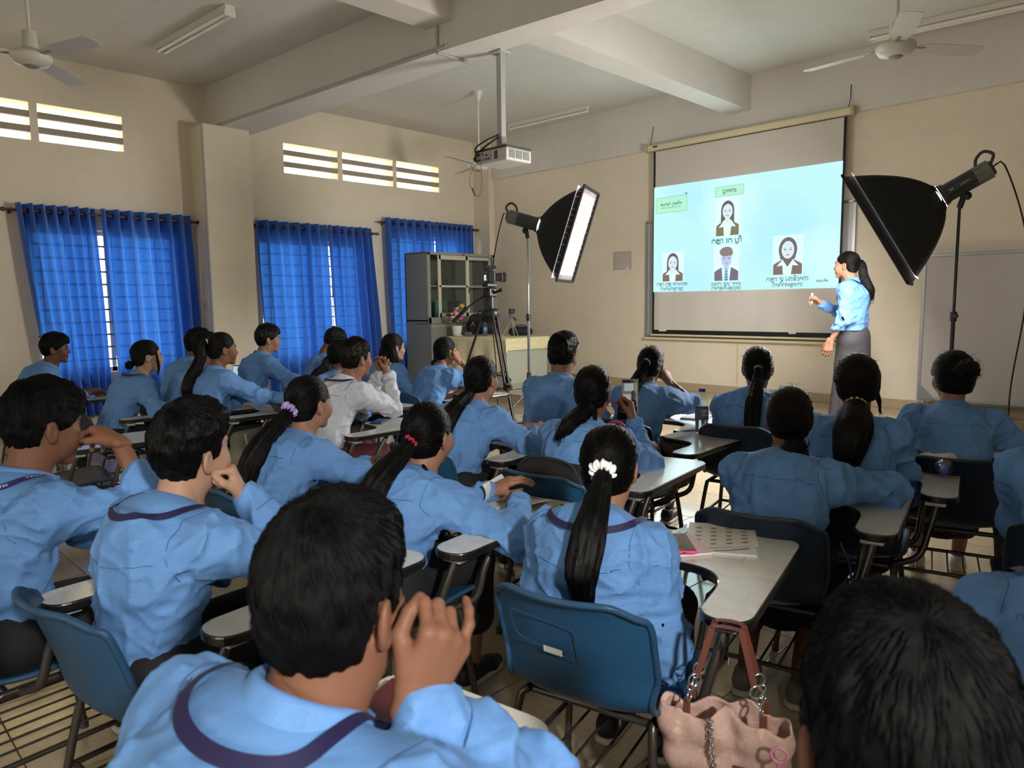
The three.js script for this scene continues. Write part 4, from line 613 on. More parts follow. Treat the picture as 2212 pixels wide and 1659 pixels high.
// studio lamp with a dish reflector behind the camera's right shoulder: lights the backs of the middle rows
{
  const p = [1.75, 0, 0.3], y = 2.35, to = V(-1.75, 0.75, -1.25), at = V(p[0], y, p[2]), aim = to.clone().sub(at).normalize();
  const t = thing('reflector_light', 'studio lamp with dish reflector on a stand, behind the camera', 'studio light', p), Q = (d) => V(0, y, 0).addScaledVector(aim, d), q = new THREE.Quaternion().setFromUnitVectors(V(0, 1, 0), aim);
  mesh('lamp_head', rod(Q(-0.4), Q(-0.05), 0.068, 0.068, 20), lampGreyM, t);
  mesh('reflector', lathe([[0.07, -0.06], [0.09, 0.0], [0.13, 0.07], [0.16, 0.14], [0.155, 0.14], [0.085, 0.01], [0.06, -0.05]], 28).applyQuaternion(q).translate(0, y, 0), mat('#b9bcc0', 0.3, { metalness: 0.8 }), t);
  mesh('lamp_bulb', ball(0.05, 0, 0, 0).translate(...Q(0.02).toArray()), mat('#ffffff', 0.5, { emissive: new THREE.Color(1, 0.96, 0.9), emissiveIntensity: 3 }), t);
  mesh('yoke', rod(Q(-0.2), Q(-0.2).add(V(0, -0.18, 0)), 0.022), darkPlasticM, t);
  const b = Q(-0.2), st = thing('light_stand', 'black light stand carrying the dish reflector behind the camera', 'light stand', [p[0] + b.x, 0, p[2] + b.z]);
  mesh('pole', rod([0, 0.1, 0], [0, b.y - 0.18, 0], 0.015), mat('#131416', 0.35), st);
  for (let k = 0; k < 3; k++) { const a = k * TAU / 3; mesh('leg', rod([0.02 * Math.cos(a), 0.5, 0.02 * Math.sin(a)], [0.45 * Math.cos(a), 0.012, 0.45 * Math.sin(a)], 0.011), mat('#131416', 0.35), st); }
  const L = new THREE.SpotLight(new THREE.Color(1, 0.95, 0.88), LIGHT.rear, 0, 0.33, 0.55); L.position.copy(at).addScaledVector(aim, 0.16); L.target.position.copy(to); L.shadow.radius = 5; L.castShadow = true; L.name = 'reflector_lamp'; scene.add(L, L.target);
}
// ───────────────────────── tablet-arm chairs ─────────────────────────
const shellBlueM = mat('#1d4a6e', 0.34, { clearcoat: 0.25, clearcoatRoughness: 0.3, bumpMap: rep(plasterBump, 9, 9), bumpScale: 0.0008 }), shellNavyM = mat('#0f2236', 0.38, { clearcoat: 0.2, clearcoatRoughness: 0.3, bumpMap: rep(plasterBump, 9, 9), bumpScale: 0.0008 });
const tubeSteelM = mat('#5a5651', 0.35, { metalness: 0.75 }), laminateMap = texture(256, (u, v) => { const k = 235 + 12 * tnoise(u, v, 8) + 10 * tnoise(u, v, 60, 3) - (tnoise(u, v, 34, 7) > 0.62 ? 30 : 0); return [k, k, k - 3]; }, true);
const laminateM = mat('#e2e1dd', 0.22, { map: laminateMap, clearcoat: 0.4, clearcoatRoughness: 0.12 }), edgeM = mat('#141415', 0.35, { clearcoat: 0.3 });
const TAB = 0.655;       // height of the writing surface
const chairGeo = (() => {
  const path = new THREE.CatmullRomCurve3([[0, 0.385, -0.225], [0, 0.408, -0.2], [0, 0.412, -0.1], [0, 0.402, 0.04], [0, 0.41, 0.15], [0, 0.45, 0.205], [0, 0.53, 0.23], [0, 0.62, 0.258], [0, 0.7, 0.288], [0, 0.728, 0.31]].map((p) => V(...p)), false, 'centripetal');
  const P = (u, v) => {
    const c = path.getPointAt(v), s = (u - 0.5) * 2, back = smooth(0.5, 0.72, v);
    let w = lerp(0.21, 0.2, back) - 0.02 * Math.sin(Math.PI * clamp((v - 0.4) / 0.3, 0, 1));
    if (v > 0.86) w *= Math.sqrt(Math.max(0.0, 1 - 0.3 * ((v - 0.86) / 0.14) ** 2.4)); if (v < 0.1) w *= 1 - 0.18 * ((0.1 - v) / 0.1) ** 2;
    const e = Math.abs(s) ** 2.4, f = lerp(0.028, 0.006, back) * e, g = lerp(0, 0.055, back) * e;
    const top = smooth(0.9, 1, v) * Math.abs(s) ** 6 * 0.03;
    return V(s * w, c.y + f - top, c.z - g);
  };
  const shell = sheet(P, 28, 44, 0.006);
  const rim = []; for (let k = 0; k <= 20; k++) rim.push(P(0, 0.05 + 0.93 * k / 20)); for (let k = 1; k < 10; k++) rim.push(P(k / 10, 0.998)); for (let k = 0; k <= 20; k++) rim.push(P(1, 0.98 - 0.93 * k / 20)); for (let k = 1; k < 8; k++) rim.push(P(1 - k / 8, 0.02));
  const lip = tube(rim, 0.0085, 150, 6, true);
  const s = new THREE.Shape(); s.moveTo(0.25, 0); s.lineTo(0.25, 0.1); s.quadraticCurveTo(0.25, 0.25, 0.12, 0.255); s.lineTo(0.06, 0.26); s.quadraticCurveTo(0, 0.265, 0, 0.33); s.lineTo(0.005, 0.51); s.quadraticCurveTo(0.008, 0.57, 0.07, 0.575); s.lineTo(0.3, 0.595); s.quadraticCurveTo(0.375, 0.6, 0.375, 0.53); s.lineTo(0.37, 0); s.quadraticCurveTo(0.368, -0.06, 0.31, -0.06); s.quadraticCurveTo(0.252, -0.06, 0.25, 0);
  const flat = (d, y, b) => norm(extrude(s, d, b, 2, 10).rotateX(-Math.PI / 2).translate(0, y, 0));
  const top = flat(0.0012, TAB - 0.0012, 0).clone(); { const p = top.attributes.position, uv = top.attributes.uv; for (let i = 0; i < p.count; i++) uv.setXY(i, p.getX(i) * 2.5, p.getZ(i) * 2.5); }
  const edge = flat(0.015, TAB - 0.021, 0.005);
  const leg = (x, z, a, b) => merge([tube([[x * 0.17, 0.385, z], [x * 0.18, 0.36, z + a * 0.3], [x * 0.215, 0.012, z + a]], 0.011, 12, 7), rod([x * 0.2155, 0.0, z + a], [x * 0.215, 0.03, z + a], 0.014)]);
  return {
    shell: merge([shell, lip]), top, edge,
    seatFrame: merge([tube([[-0.17, 0.385, -0.14], [-0.17, 0.385, 0.13]], 0.011, 4), tube([[0.17, 0.385, -0.14], [0.17, 0.385, 0.13]], 0.011, 4), rod([-0.17, 0.38, -0.12], [0.17, 0.38, -0.12], 0.01), rod([-0.17, 0.38, 0.11], [0.17, 0.38, 0.11], 0.01)]),
    legs: [leg(-1, -0.13, -0.06), leg(1, -0.13, -0.06), leg(-1, 0.12, 0.1), leg(1, 0.12, 0.1)],
    rack: merge([rod([-0.195, 0.2, -0.16], [0.195, 0.2, -0.16], 0.008), rod([-0.195, 0.2, 0.17], [0.195, 0.2, 0.17], 0.008), rod([-0.195, 0.2, -0.16], [-0.195, 0.2, 0.17], 0.008), rod([0.195, 0.2, -0.16], [0.195, 0.2, 0.17], 0.008), ...[-2, -1, 0, 1, 2].map((k) => rod([k * 0.06, 0.2, -0.16], [k * 0.06, 0.2, 0.17], 0.004, 0.004, 6))]),
    supports: [tube([[0.175, 0.38, -0.13], [0.235, 0.42, -0.17], [0.25, 0.52, -0.2], [0.27, TAB - 0.02, -0.27]], 0.0125, 16, 7), tube([[0.175, 0.38, 0.08], [0.255, 0.42, 0.06], [0.285, 0.52, 0.04], [0.31, TAB - 0.02, -0.0]], 0.0125, 16, 7)],
    bracket: merge([box(0.06, 0.01, 0.42, 0.305, TAB - 0.026, -0.2), box(0.26, 0.01, 0.04, 0.2, TAB - 0.026, -0.42), rbox(0.07, 0.025, 0.05, 0.004, 0.3, TAB - 0.035, 0)]),
  };
})();
function chair(x, z, turn, label, o = {}) {
  const t = thing('tablet_chair', label, 'chair', [x, 0, z], turn, o.group ?? 'tablet-arm chairs of the students');
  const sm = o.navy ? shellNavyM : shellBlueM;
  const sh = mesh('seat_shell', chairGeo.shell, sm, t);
  for (const g of chairGeo.legs) mesh('leg', g, tubeSteelM, t);
  mesh('seat_frame', chairGeo.seatFrame, tubeSteelM, t); mesh('book_rack', chairGeo.rack, tubeSteelM, t);
  if (!o.noTablet) { const tb = mesh('writing_tablet', chairGeo.edge, edgeM, t); mesh('laminate_top', chairGeo.top, laminateM, tb); mesh('tablet_bracket', chairGeo.bracket, mat('#b9bab6', 0.4, { metalness: 0.3 }), tb); for (const g of chairGeo.supports) mesh('tablet_support', g, tubeSteelM, t); }
  if (o.sticker) {
    const m = canvasTexture(128, 48, (c) => { c.fillStyle = '#d9dcdc'; c.fillRect(0, 0, 128, 48); c.fillStyle = '#7b8286'; for (let i = 0; i < 3; i++) for (let k = 0; k < 7; k++) c.fillRect(12 + k * 15 + (i * 5) % 7, 8 + i * 13, 10, 4); });
    mesh('inventory_sticker', new THREE.PlaneGeometry(0.048, 0.018).applyMatrix4(M4([-0.02, 0.585, 0.264], [0.28, 0, -0.07])), mat('#ffffff', 0.6, { map: m }), sh);
    mesh('moulded_panel', (() => { const k = []; for (const [x, y] of [[-0.12, 0.675], [0.04, 0.65], [0.045, 0.575], [0.03, 0.565], [-0.105, 0.6], [-0.118, 0.615]]) k.push([x, y, 0.2575 + (y - 0.585) * 0.31]); return tube(k, 0.0012, 60, 5, true, 0.1); })(), sm, sh);
  }
  t.onTab = (x, z, y = TAB) => V(x, y, z).applyAxisAngle(V(0, 1, 0), turn).add(t.position);
  return t;
}
// ───────────────────────── people ─────────────────────────
// head in its own axes: origin between the ear canals, -z forwards, y up
const headGeo = (() => {
  const made = {};
  return (male) => {
    if (made[male]) return made[male];
    const w = male ? 1.03 : 1, j = male ? 1.08 : 1;
    const f = new Field(0.03).ell([0, 0.036, 0.014], [0.073 * w, 0.089, 0.092]).ell([0, 0.005, -0.038], [0.06 * w, 0.082, 0.05]).ell([0, -0.062, -0.036], [0.046 * j, 0.042, 0.05])
      .ell([0.036, -0.06, 0.002], [0.02 * j, 0.035, 0.03], null, 0.03).ell([-0.036, -0.06, 0.002], [0.02 * j, 0.035, 0.03], null, 0.03)
      .cap([-0.008, -0.093, -0.07], [0.008, -0.093, -0.07], 0.0165 * j, 0.0165 * j, null, 1, 0.024)
      .cap([-0.03, 0.028, -0.08], [0.03, 0.028, -0.08], 0.012, 0.012, null, 1, 0.02)
      .ell([0.04, -0.026, -0.06], [0.026, 0.03, 0.026], null, 0.03).ell([-0.04, -0.026, -0.06], [0.026, 0.03, 0.026], null, 0.03)
      .cut([0.031, 0.006, -0.098], [0.021, 0.013, 0.016], 0.012).cut([-0.031, 0.006, -0.098], [0.021, 0.013, 0.016], 0.012)
      .ell([0.031, 0.005, -0.0765], [0.0135, 0.0115, 0.012], null, 0.004).ell([-0.031, 0.005, -0.0765], [0.0135, 0.0115, 0.012], null, 0.004)
      .cap([0, 0.012, -0.086], [0, -0.026, -0.104], 0.0075, 0.0105, null, 1, 0.012).cap([-0.011, -0.031, -0.093], [0.011, -0.031, -0.093], 0.0075, 0.0075, null, 1, 0.008)
      .cap([-0.016, -0.0535, -0.0885], [0.016, -0.0535, -0.0885], 0.0062, 0.0062, null, 1, 0.007).cap([-0.014, -0.064, -0.087], [0.014, -0.064, -0.087], 0.0068, 0.0068, null, 1, 0.007)
      .cut([0, -0.0588, -0.0965], [0.022, 0.0016, 0.01], 0.004);
    for (const s of [-1, 1]) f.ell([s * 0.077 * w, -0.004, 0.012], [0.0085, 0.031, 0.019], [0.15, s * 0.35, s * -0.12], 0.008).ell([s * 0.073 * w, -0.027, 0.006], [0.008, 0.011, 0.01], null, 0.008).cut([s * 0.086 * w, 0.0, 0.008], [0.006, 0.02, 0.011], 0.004, [0.15, s * 0.35, 0]);
    f.cap([0, -0.045, 0.028], [0, -0.14, 0.034], 0.047 * (male ? 1.1 : 0.96), 0.05 * (male ? 1.12 : 0.98), null, 1, 0.03);
    const g = f.mesh(0.0042, 0.012), p = g.attributes.position, col = new Float32Array(p.count * 3);
    for (let i = 0; i < p.count; i++) {
      const x = p.getX(i), y = p.getY(i), z = p.getZ(i), ax = Math.abs(x); let c = [1, 1, 1];
      const mix = (t, q) => { c = c.map((v, k) => lerp(v, q[k], t)); };
      if (z < -0.06) {
        mix(0.75 * smooth(0.009, 0.005, Math.abs(y + 0.0588)) * smooth(0.026, 0.018, ax), [0.85, 0.42, 0.42]);
        mix(0.9 * smooth(0.006, 0.003, Math.abs(y - 0.026 - 0.05 * (0.03 - Math.abs(ax - 0.03)) + 0.06 * Math.max(0, ax - 0.035))) * smooth(0.052, 0.046, ax) * smooth(0.01, 0.016, ax), [0.08, 0.06, 0.06]);
        const ex = (ax - 0.031) / 0.0135, ey = (y - 0.005) / 0.0062; const ed = ex * ex + ey * ey;
        if (ed < 1.25) { mix(smooth(1.25, 0.9, ed), [1.25, 1.35, 1.5]); const ir = Math.hypot(ax - 0.031, y - 0.005); mix(smooth(0.0062, 0.005, ir), [0.06, 0.04, 0.04]); }
        mix(0.85 * smooth(0.0026, 0.0012, Math.abs(Math.sqrt(ed) - 1.12) * 0.008) * (y > 0.005 ? 1 : 0.35) * (ed < 2 ? 1 : 0), [0.06, 0.05, 0.05]);
      }
      col.set(c, i * 3);
    }
    g.setAttribute('color', new THREE.BufferAttribute(col, 3));
    return made[male] = g;
  };
})();
// right hand in its own axes: origin at the wrist, fingers towards -z, back of the hand +y, thumb at -x
const POSES = { relaxed: [[0.25, 0.45, 0.3], [0.3, 0.5, 0.35], [0.35, 0.55, 0.4], [0.4, 0.55, 0.4], 0.15], flat: [[0.08, 0.12, 0.1], [0.05, 0.14, 0.1], [0.07, 0.15, 0.1], [0.1, 0.15, 0.1], 0], fist: [[1.2, 1.5, 0.8], [1.25, 1.5, 0.8], [1.3, 1.5, 0.8], [1.3, 1.5, 0.8], 0.6], hold: [[0.7, 0.9, 0.5], [0.8, 0.9, 0.5], [0.9, 0.95, 0.5], [0.95, 0.95, 0.5], 0.45], pinch: [[0.75, 0.55, 0.3], [0.65, 0.6, 0.35], [0.8, 0.8, 0.4], [0.9, 0.8, 0.4], 0.5], clasp: [[0.6, 0.7, 0.3], [0.65, 0.75, 0.3], [0.7, 0.75, 0.3], [0.75, 0.75, 0.3], 0.3], cup: [[0.3, 0.35, 0.2], [0.3, 0.35, 0.2], [0.35, 0.4, 0.2], [0.4, 0.4, 0.25], 0.1], half: [[0.9, 1.1, 0.6], [1.0, 1.2, 0.6], [1.0, 1.2, 0.6], [0.35, 0.5, 0.3], 0.4] };
const handGeo = (() => {
  const made = {};
  return (pose, left, h) => {
    const key = pose + left + h; if (made[key]) return made[key];
    const P = POSES[pose], f = new Field(0.012), base = [[-0.031, 0, -0.086], [-0.0105, 0.003, -0.089], [0.0105, 0.001, -0.085], [0.029, -0.003, -0.076]], len = [[0.041, 0.025, 0.021], [0.045, 0.028, 0.022], [0.042, 0.026, 0.021], [0.032, 0.02, 0.019]], rad = [0.0092, 0.0094, 0.0088, 0.0078];
    f.cap([-0.011, 0, 0.012], [-0.01, 0, 0.0], 0.022, 0.021, [0, 1, 0], 1.25).cap([0.011, 0, 0.012], [0.01, 0, 0.0], 0.022, 0.021, [0, 1, 0], 1.25);
    base.forEach((b, i) => f.cap([b[0] * 0.5, -0.002, -0.008], b, 0.0165, 0.0125, null, 1, 0.014));
    f.cap([-0.02, -0.008, -0.02], [-0.03, -0.012, -0.05], 0.017, 0.014, null, 1, 0.014);
    base.forEach((b, i) => { let p = V(...b), a = 0, spread = (i - 1.4) * -0.07; len[i].forEach((L, q) => { a += P[i][q]; const d = V(-Math.sin(spread) * Math.cos(a), -Math.sin(a), -Math.cos(a)), e = p.clone().addScaledVector(d, L); f.cap(p, e, rad[i] * (1 - 0.07 * q), rad[i] * (0.95 - 0.1 * q), null, 1, q ? 0.004 : 0.007); p = e; }); });
    const t0 = V(-0.03, -0.01, -0.035), c = P[4], t1 = t0.clone().add(V(-0.024 + 0.012 * c, -0.012 - 0.016 * c, -0.03)), t2 = t1.clone().add(V(-0.008 + 0.03 * c, -0.006 - 0.008 * c, -0.028)), t3 = t2.clone().add(V(0.0 + 0.02 * c, -0.002 - 0.004 * c, -0.021));
    f.cap(t0, t1, 0.0135, 0.0115, null, 1, 0.012).cap(t1, t2, 0.0112, 0.0098, null, 1, 0.004).cap(t2, t3, 0.0098, 0.0078, null, 1, 0.003);
    const g = f.mesh(h, 0.01);
    if (left) { g.scale(-1, 1, 1); const ix = g.index.array; for (let i = 0; i < ix.length; i += 3) [ix[i + 1], ix[i + 2]] = [ix[i + 2], ix[i + 1]]; g.computeVertexNormals(); }
    return made[key] = g;
  };
})();
// hair
const hairStripe = texture([512, 64], (u, v) => { const k = 128 + 90 * tnoise(u, v * 0.4, 120, 2) + 60 * tnoise(u, v * 0.3, 260, 5); return [k, k, k]; }, false);
const hairTint = texture([512, 64], (u, v) => { const k = 200 + 60 * tnoise(u, v * 0.4, 160, 12); return [k, k, k]; }, true);
const hairM = (c = '#0a0808', rough = 0.5) => mat(c, rough, { map: rep(hairTint, 3, 1), bumpMap: rep(hairStripe, 3, 1), bumpScale: 0.0022, anisotropy: 0.6, specularIntensity: 0.32 });
const HM = { black: hairM(), brown: hairM('#140d0a', 0.55), soft: hairM('#080707', 0.75) };
const craniumF = (t, w) => new Field(0.03).ell([0, 0.036, 0.014], [(0.073 + t) * w, 0.089 + t, 0.092 + t]).ell([0, -0.018, 0.036], [(0.058 + t) * w, 0.06 + t, 0.052 + t]);
const piece = (pts, z) => { if (z <= pts[0][0]) return pts[0][1]; for (let i = 1; i < pts.length; i++) if (z < pts[i][0]) return lerp(pts[i - 1][1], pts[i][1], (z - pts[i - 1][0]) / (pts[i][0] - pts[i - 1][0])); return pts[pts.length - 1][1]; };
function capField(style, male) {
  const w = male ? 1.03 : 1;
  if (style === 'short' || style === 'crop' || style === 'fringe' || style === 'quiff') {
    const crop = style === 'crop';
    const f = new Field(0.03).ell([0, 0.04, 0.014], [0.08 * w, 0.1, 0.1]).ell([0, -0.01, 0.036], [0.066 * w, 0.058, 0.056]).ell([0, 0.075, -0.005], [0.072 * w, crop ? 0.06 : 0.078, crop ? 0.08 : 0.088]);
    if (style === 'fringe') f.ell([0, 0.075, -0.055], [0.07, 0.05, 0.055]).ell([0.05, 0.03, -0.04], [0.03, 0.045, 0.04]).ell([-0.05, 0.03, -0.04], [0.03, 0.045, 0.04]);
    if (style === 'quiff') f.ell([0, 0.105, -0.05], [0.06, 0.05, 0.055]).ell([0.03, 0.085, -0.085], [0.035, 0.03, 0.03]);
    if (style === 'short') f.ell([0, 0.1, -0.04], [0.06, 0.042, 0.055]);
    const edge = style === 'fringe' ? [[-0.12, 0.05], [-0.075, 0.045], [-0.03, 0.005], [-0.012, -0.006], [0.002, 0.028], [0.026, 0.02], [0.036, -0.045], [0.09, -0.06]] : [[-0.12, 0.085], [-0.082, 0.075], [-0.05, 0.045], [-0.03, 0.0], [-0.012, -0.008], [0.0, 0.03], [0.026, 0.022], [0.036, -0.045], [0.09, -0.058]];
    return (x, y, z) => { const n = 0.005 * noise(x * 34 + 7, y * 22, z * 34) + 0.004 * noise(x * 75, y * 40 + 3, z * 75); return Math.max(f.d(x, y, z) + n, 0.75 * (piece(edge, z) + 0.006 * noise(x * 60, 3, z * 60) - y)); };
  }
  const t = style === 'volume' ? 0.022 : 0.012, f = craniumF(t, w), edge = style === 'long' ? [[-0.12, 0.07], [-0.08, 0.06], [-0.045, 0.02], [-0.03, -0.1], [0.1, -0.12]] : [[-0.12, 0.08], [-0.085, 0.07], [-0.05, 0.035], [-0.02, 0.012], [0.0, 0.026], [0.024, 0.018], [0.034, -0.03], [0.05, -0.055], [0.1, -0.066]];
  return (x, y, z) => { const a = Math.atan2(x, y - 0.02), n = 0.0016 * Math.sin(a * 46 + 6 * noise(a * 5, z * 8, 2)) * smooth(0.0, 0.04, Math.hypot(x, y - 0.02)) + 0.004 * noise(x * 18, y * 18, z * 12 + 4); return Math.max(f.d(x, y, z) + n, 0.75 * (piece(edge, z) - y)); };
}
function hairUV(g, male) {
  const p = g.attributes.position, uv = new Float32Array(p.count * 2);
  for (let i = 0; i < p.count; i++) { const x = p.getX(i), y = p.getY(i), z = p.getZ(i); uv[2 * i] = male ? Math.atan2(x, 0.05 - z) / TAU : Math.atan2(x, y - 0.02) / TAU; uv[2 * i + 1] = male ? y * 3 : z * 3; }
  g.setAttribute('uv', new THREE.BufferAttribute(uv, 2)); return g;
}
const capCache = {};
function capGeo(style, male, h) {
  const k = style + male + h; if (capCache[k]) return capCache[k];
  const f = capField(style, male);
  return capCache[k] = hairUV(fieldMesh(f, [-0.13, -0.15, -0.15], [0.13, 0.19, 0.15], h, 2.2), male);
}
const strand = (pts, r, seg = 8) => { const c = new THREE.CatmullRomCurve3(pts), g = new THREE.TubeGeometry(c, seg, r, 4, false), p = g.attributes.position, uv = g.attributes.uv; for (let i = 0; i <= seg; i++) { const k = 1 - (i / seg) ** 3 * 0.85, q = c.getPointAt(i / seg); for (let j = 0; j <= 4; j++) { const n = i * 5 + j; p.setXYZ(n, lerp(q.x, p.getX(n), k), lerp(q.y, p.getY(n), k), lerp(q.z, p.getZ(n), k)); uv.setXY(n, rnd() * 0.02 + i * 0.0005, i / seg * 0.3); } } return g; };
function project(fd, p, off = 0, n = 6) { const e = 0.003; for (let i = 0; i < n; i++) { const d = fd(p.x, p.y, p.z) - off; const gx = fd(p.x + e, p.y, p.z) - fd(p.x - e, p.y, p.z), gy = fd(p.x, p.y + e, p.z) - fd(p.x, p.y - e, p.z), gz = fd(p.x, p.y, p.z + e) - fd(p.x, p.y, p.z - e), L = Math.hypot(gx, gy, gz) || 1; p.x -= gx / L * d * 0.8; p.y -= gy / L * d * 0.8; p.z -= gz / L * d * 0.8; } return p; }
const gradOf = (fd, p) => { const e = 0.004; return V(fd(p.x + e, p.y, p.z) - fd(p.x - e, p.y, p.z), fd(p.x, p.y + e, p.z) - fd(p.x, p.y - e, p.z), fd(p.x, p.y, p.z + e) - fd(p.x, p.y, p.z - e)).normalize(); };
// strands that break up the outline of a cap
function shortStrands(style, n, male) {
  const f = capField(style, male), out = [];
  for (let i = 0; i < n; i++) {
    const a = rnd() * TAU, el = lerp(-0.35, 1.5, Math.sqrt(rnd())), d = V(Math.sin(a) * Math.cos(el), Math.sin(el), Math.cos(a) * Math.cos(el));
    const p = project(f, V(d.x * 0.1, 0.04 + d.y * 0.11, 0.014 + d.z * 0.11), -0.002, 8); if (p.y < -0.03 || Math.abs(f(p.x, p.y, p.z)) > 0.01) continue;
    const nrm = gradOf(f, p), flow = p.clone().sub(V(0, 0.13, 0.05)); flow.addScaledVector(nrm, -flow.dot(nrm)).normalize(); flow.add(V(rr(-0.22, 0.22), rr(-0.2, 0.1), rr(-0.22, 0.22)));
    const L = rr(0.02, 0.038), e1 = project(f, p.clone().addScaledVector(flow, L * 0.5), 0.002, 3), e2 = project(f, p.clone().addScaledVector(flow, L), rr(-0.001, 0.0035), 3); out.push(strand([p, e1, e2], rr(0.0007, 0.0013), 4));
  }
  return out;
}
function combedStrands(style, tie, n, male) {
  const f = capField(style, male), out = [], T = toV(tie);
  for (let i = 0; i < n; i++) {
    const a = rnd() * TAU, p0 = V(Math.sin(a) * 0.075, 0.03 + Math.cos(a) * 0.085, rr(-0.07, 0.04)); if (p0.y < 0.0 && p0.z < 0.03) p0.z = rr(0.03, 0.06);
    const pts = []; for (let k = 0; k <= 5; k++) pts.push(project(f, p0.clone().lerp(T, k / 5 * 0.97), 0.0009 + 0.0012 * rnd(), 5));
    if (pts.some((q) => Math.abs(f(q.x, q.y, q.z)) > 0.01)) continue;
    out.push(strand(pts, rr(0.0008, 0.0015), 9));
  }
  return out;
}
// a tail of hair along points with radii, grooved, with loose strands
function tailGeo(pts, rad, h, nStrand, flat) {
  const c = new THREE.CatmullRomCurve3(pts.map(toV)), N = 16, f = new Field(0.02), P = [], R = [];
  for (let i = 0; i <= N; i++) { P.push(c.getPointAt(i / N)); const t = i / N * (rad.length - 1), k = Math.min(rad.length - 2, Math.floor(t)); R.push(lerp(rad[k], rad[k + 1], t - k)); }
  for (let i = 0; i < N; i++) f.cap(P[i], P[i + 1], R[i], R[i + 1], flat, flat ? 1.5 : 1, 0.01);
  const fd = (x, y, z) => f.d(x, y, z) + 0.002 * Math.sin(Math.atan2(x - c0(y).x, z - c0(y).z) * 13 + y * 6) + 0.003 * noise(x * 36, y * 4, z * 36);
  const lo = f.box(0.02), tmpC = V(0, 0, 0), c0 = (y) => { if (y >= P[0].y) return P[0]; for (let i = 1; i <= N; i++) if (y >= P[i].y) return tmpC.copy(P[i - 1]).lerp(P[i], clamp((P[i - 1].y - y) / Math.max(1e-4, P[i - 1].y - P[i].y), 0, 1)); return P[N]; };
  const g = fieldMesh(fd, lo[0], lo[1], h, 2), p = g.attributes.position, uv = new Float32Array(p.count * 2);
  for (let i = 0; i < p.count; i++) { const q = c0(p.getY(i)); uv[2 * i] = Math.atan2(p.getX(i) - q.x, p.getZ(i) - q.z) / TAU * 0.5; uv[2 * i + 1] = p.getY(i) * 1.5; }
  g.setAttribute('uv', new THREE.BufferAttribute(uv, 2));
  const out = [g];
  for (let s = 0; s < nStrand; s++) { const a = rnd() * TAU, e = 0.85 + 0.3 * rnd(), st = rnd() < 0.75 ? 0 : rnd() * 0.5, q = []; for (let k = 0; k <= 7; k++) { const t = st + (1 - st) * k / 7 * rr(0.97, 1), i = Math.min(N, Math.round(t * N)), r = R[i] * e + (k === 7 ? rr(0, 0.012) : 0); q.push(P[i].clone().add(V(Math.sin(a + 0.4 * k / 7) * r, k === 7 ? -rr(0, 0.05) : 0, Math.cos(a + 0.4 * k / 7) * r / (flat ? 1.3 : 1)))); } out.push(strand(q, rr(0.0012, 0.0026), 10)); }
  return out;
}
const shoeGeo = (() => { const f = new Field(0.02).cap([0, 0.035, 0.05], [0, 0.03, -0.1], 0.036, 0.034).cap([0, 0.028, -0.1], [0, 0.026, -0.15], 0.036, 0.026).cap([0, 0.06, 0.045], [0, 0.08, 0.03], 0.036, 0.034); const fd = (x, y, z) => Math.max(f.d(x, y, z), 0.012 - y, y - 0.09); const up = fieldMesh(fd, [-0.06, 0, -0.2], [0.06, 0.11, 0.11], 0.008, 2); const fs = new Field(0.01).cap([0, 0.01, 0.055], [0, 0.01, -0.14], 0.04, 0.038); const sole = fieldMesh((x, y, z) => Math.max(fs.d(x, y, z), 0.002 - y, y - 0.024), [-0.06, -0.005, -0.2], [0.06, 0.04, 0.11], 0.008, 2); return { up, sole }; })();
function ik(S, W, a, b, pole) {
  const d = W.clone().sub(S); let L = d.length(); if (L > (a + b) * 0.985) { W = S.clone().addScaledVector(d, (a + b) * 0.985 / L); L = (a + b) * 0.985; } if (L < Math.abs(a - b) + 0.02) { L = Math.abs(a - b) + 0.02; W = S.clone().addScaledVector(d.normalize(), L); }
  const u = W.clone().sub(S).normalize(), x = clamp((a * a + L * L - b * b) / (2 * L), -a, a), p = toV(pole).clone(); p.addScaledVector(u, -p.dot(u)).normalize();
  return [S.clone().addScaledVector(u, x).addScaledVector(p, Math.sqrt(Math.max(0, a * a - x * x))), W];
}
const SKIN = ['#835d4a', '#74503f', '#926c58', '#a17f6b', '#664638'];
const clothBump = texture(128, (u, v) => { const k = 128 + 40 * Math.sin(u * TAU * 40) + 40 * Math.sin(v * TAU * 40) + 30 * tnoise(u, v, 30, 2); return [k, k, k]; }, false, [8, 8]);
const clothTint = texture(256, (u, v) => { const k = 236 + 14 * tnoise(u, v, 10, 2) + 10 * tnoise(u, v, 70, 6); return [k, k, k]; }, true, [2, 2]);
const shirtMs = {}; const shirtM = (c) => shirtMs[c] ??= mat(c, 0.82, { map: clothTint, bumpMap: clothBump, bumpScale: 0.0004, sheen: 0.25, sheenColor: new THREE.Color('#9db7de'), sheenRoughness: 0.5 });
const skinMs = {}; const skinM = (c) => skinMs[c] ??= mat(c, 0.52, { vertexColors: true, specularIntensity: 0.4 });
const darkClothM = mat('#15161b', 0.85, { map: clothTint }), greyClothM = mat('#363438', 0.8, { map: clothTint, bumpMap: clothBump, bumpScale: 0.0004 }), maroonM = mat('#5a1a26', 0.8, { map: clothTint });
const navyRibbonM = mat('#1b1842', 0.6, { side: THREE.DoubleSide });
function uvBox(g, s = 1) { const p = g.attributes.position, uv = new Float32Array(p.count * 2); for (let i = 0; i < p.count; i++) { uv[2 * i] = (p.getX(i) + p.getZ(i) * 0.7) * s; uv[2 * i + 1] = p.getY(i) * s; } g.setAttribute('uv', new THREE.BufferAttribute(uv, 2)); return g; }

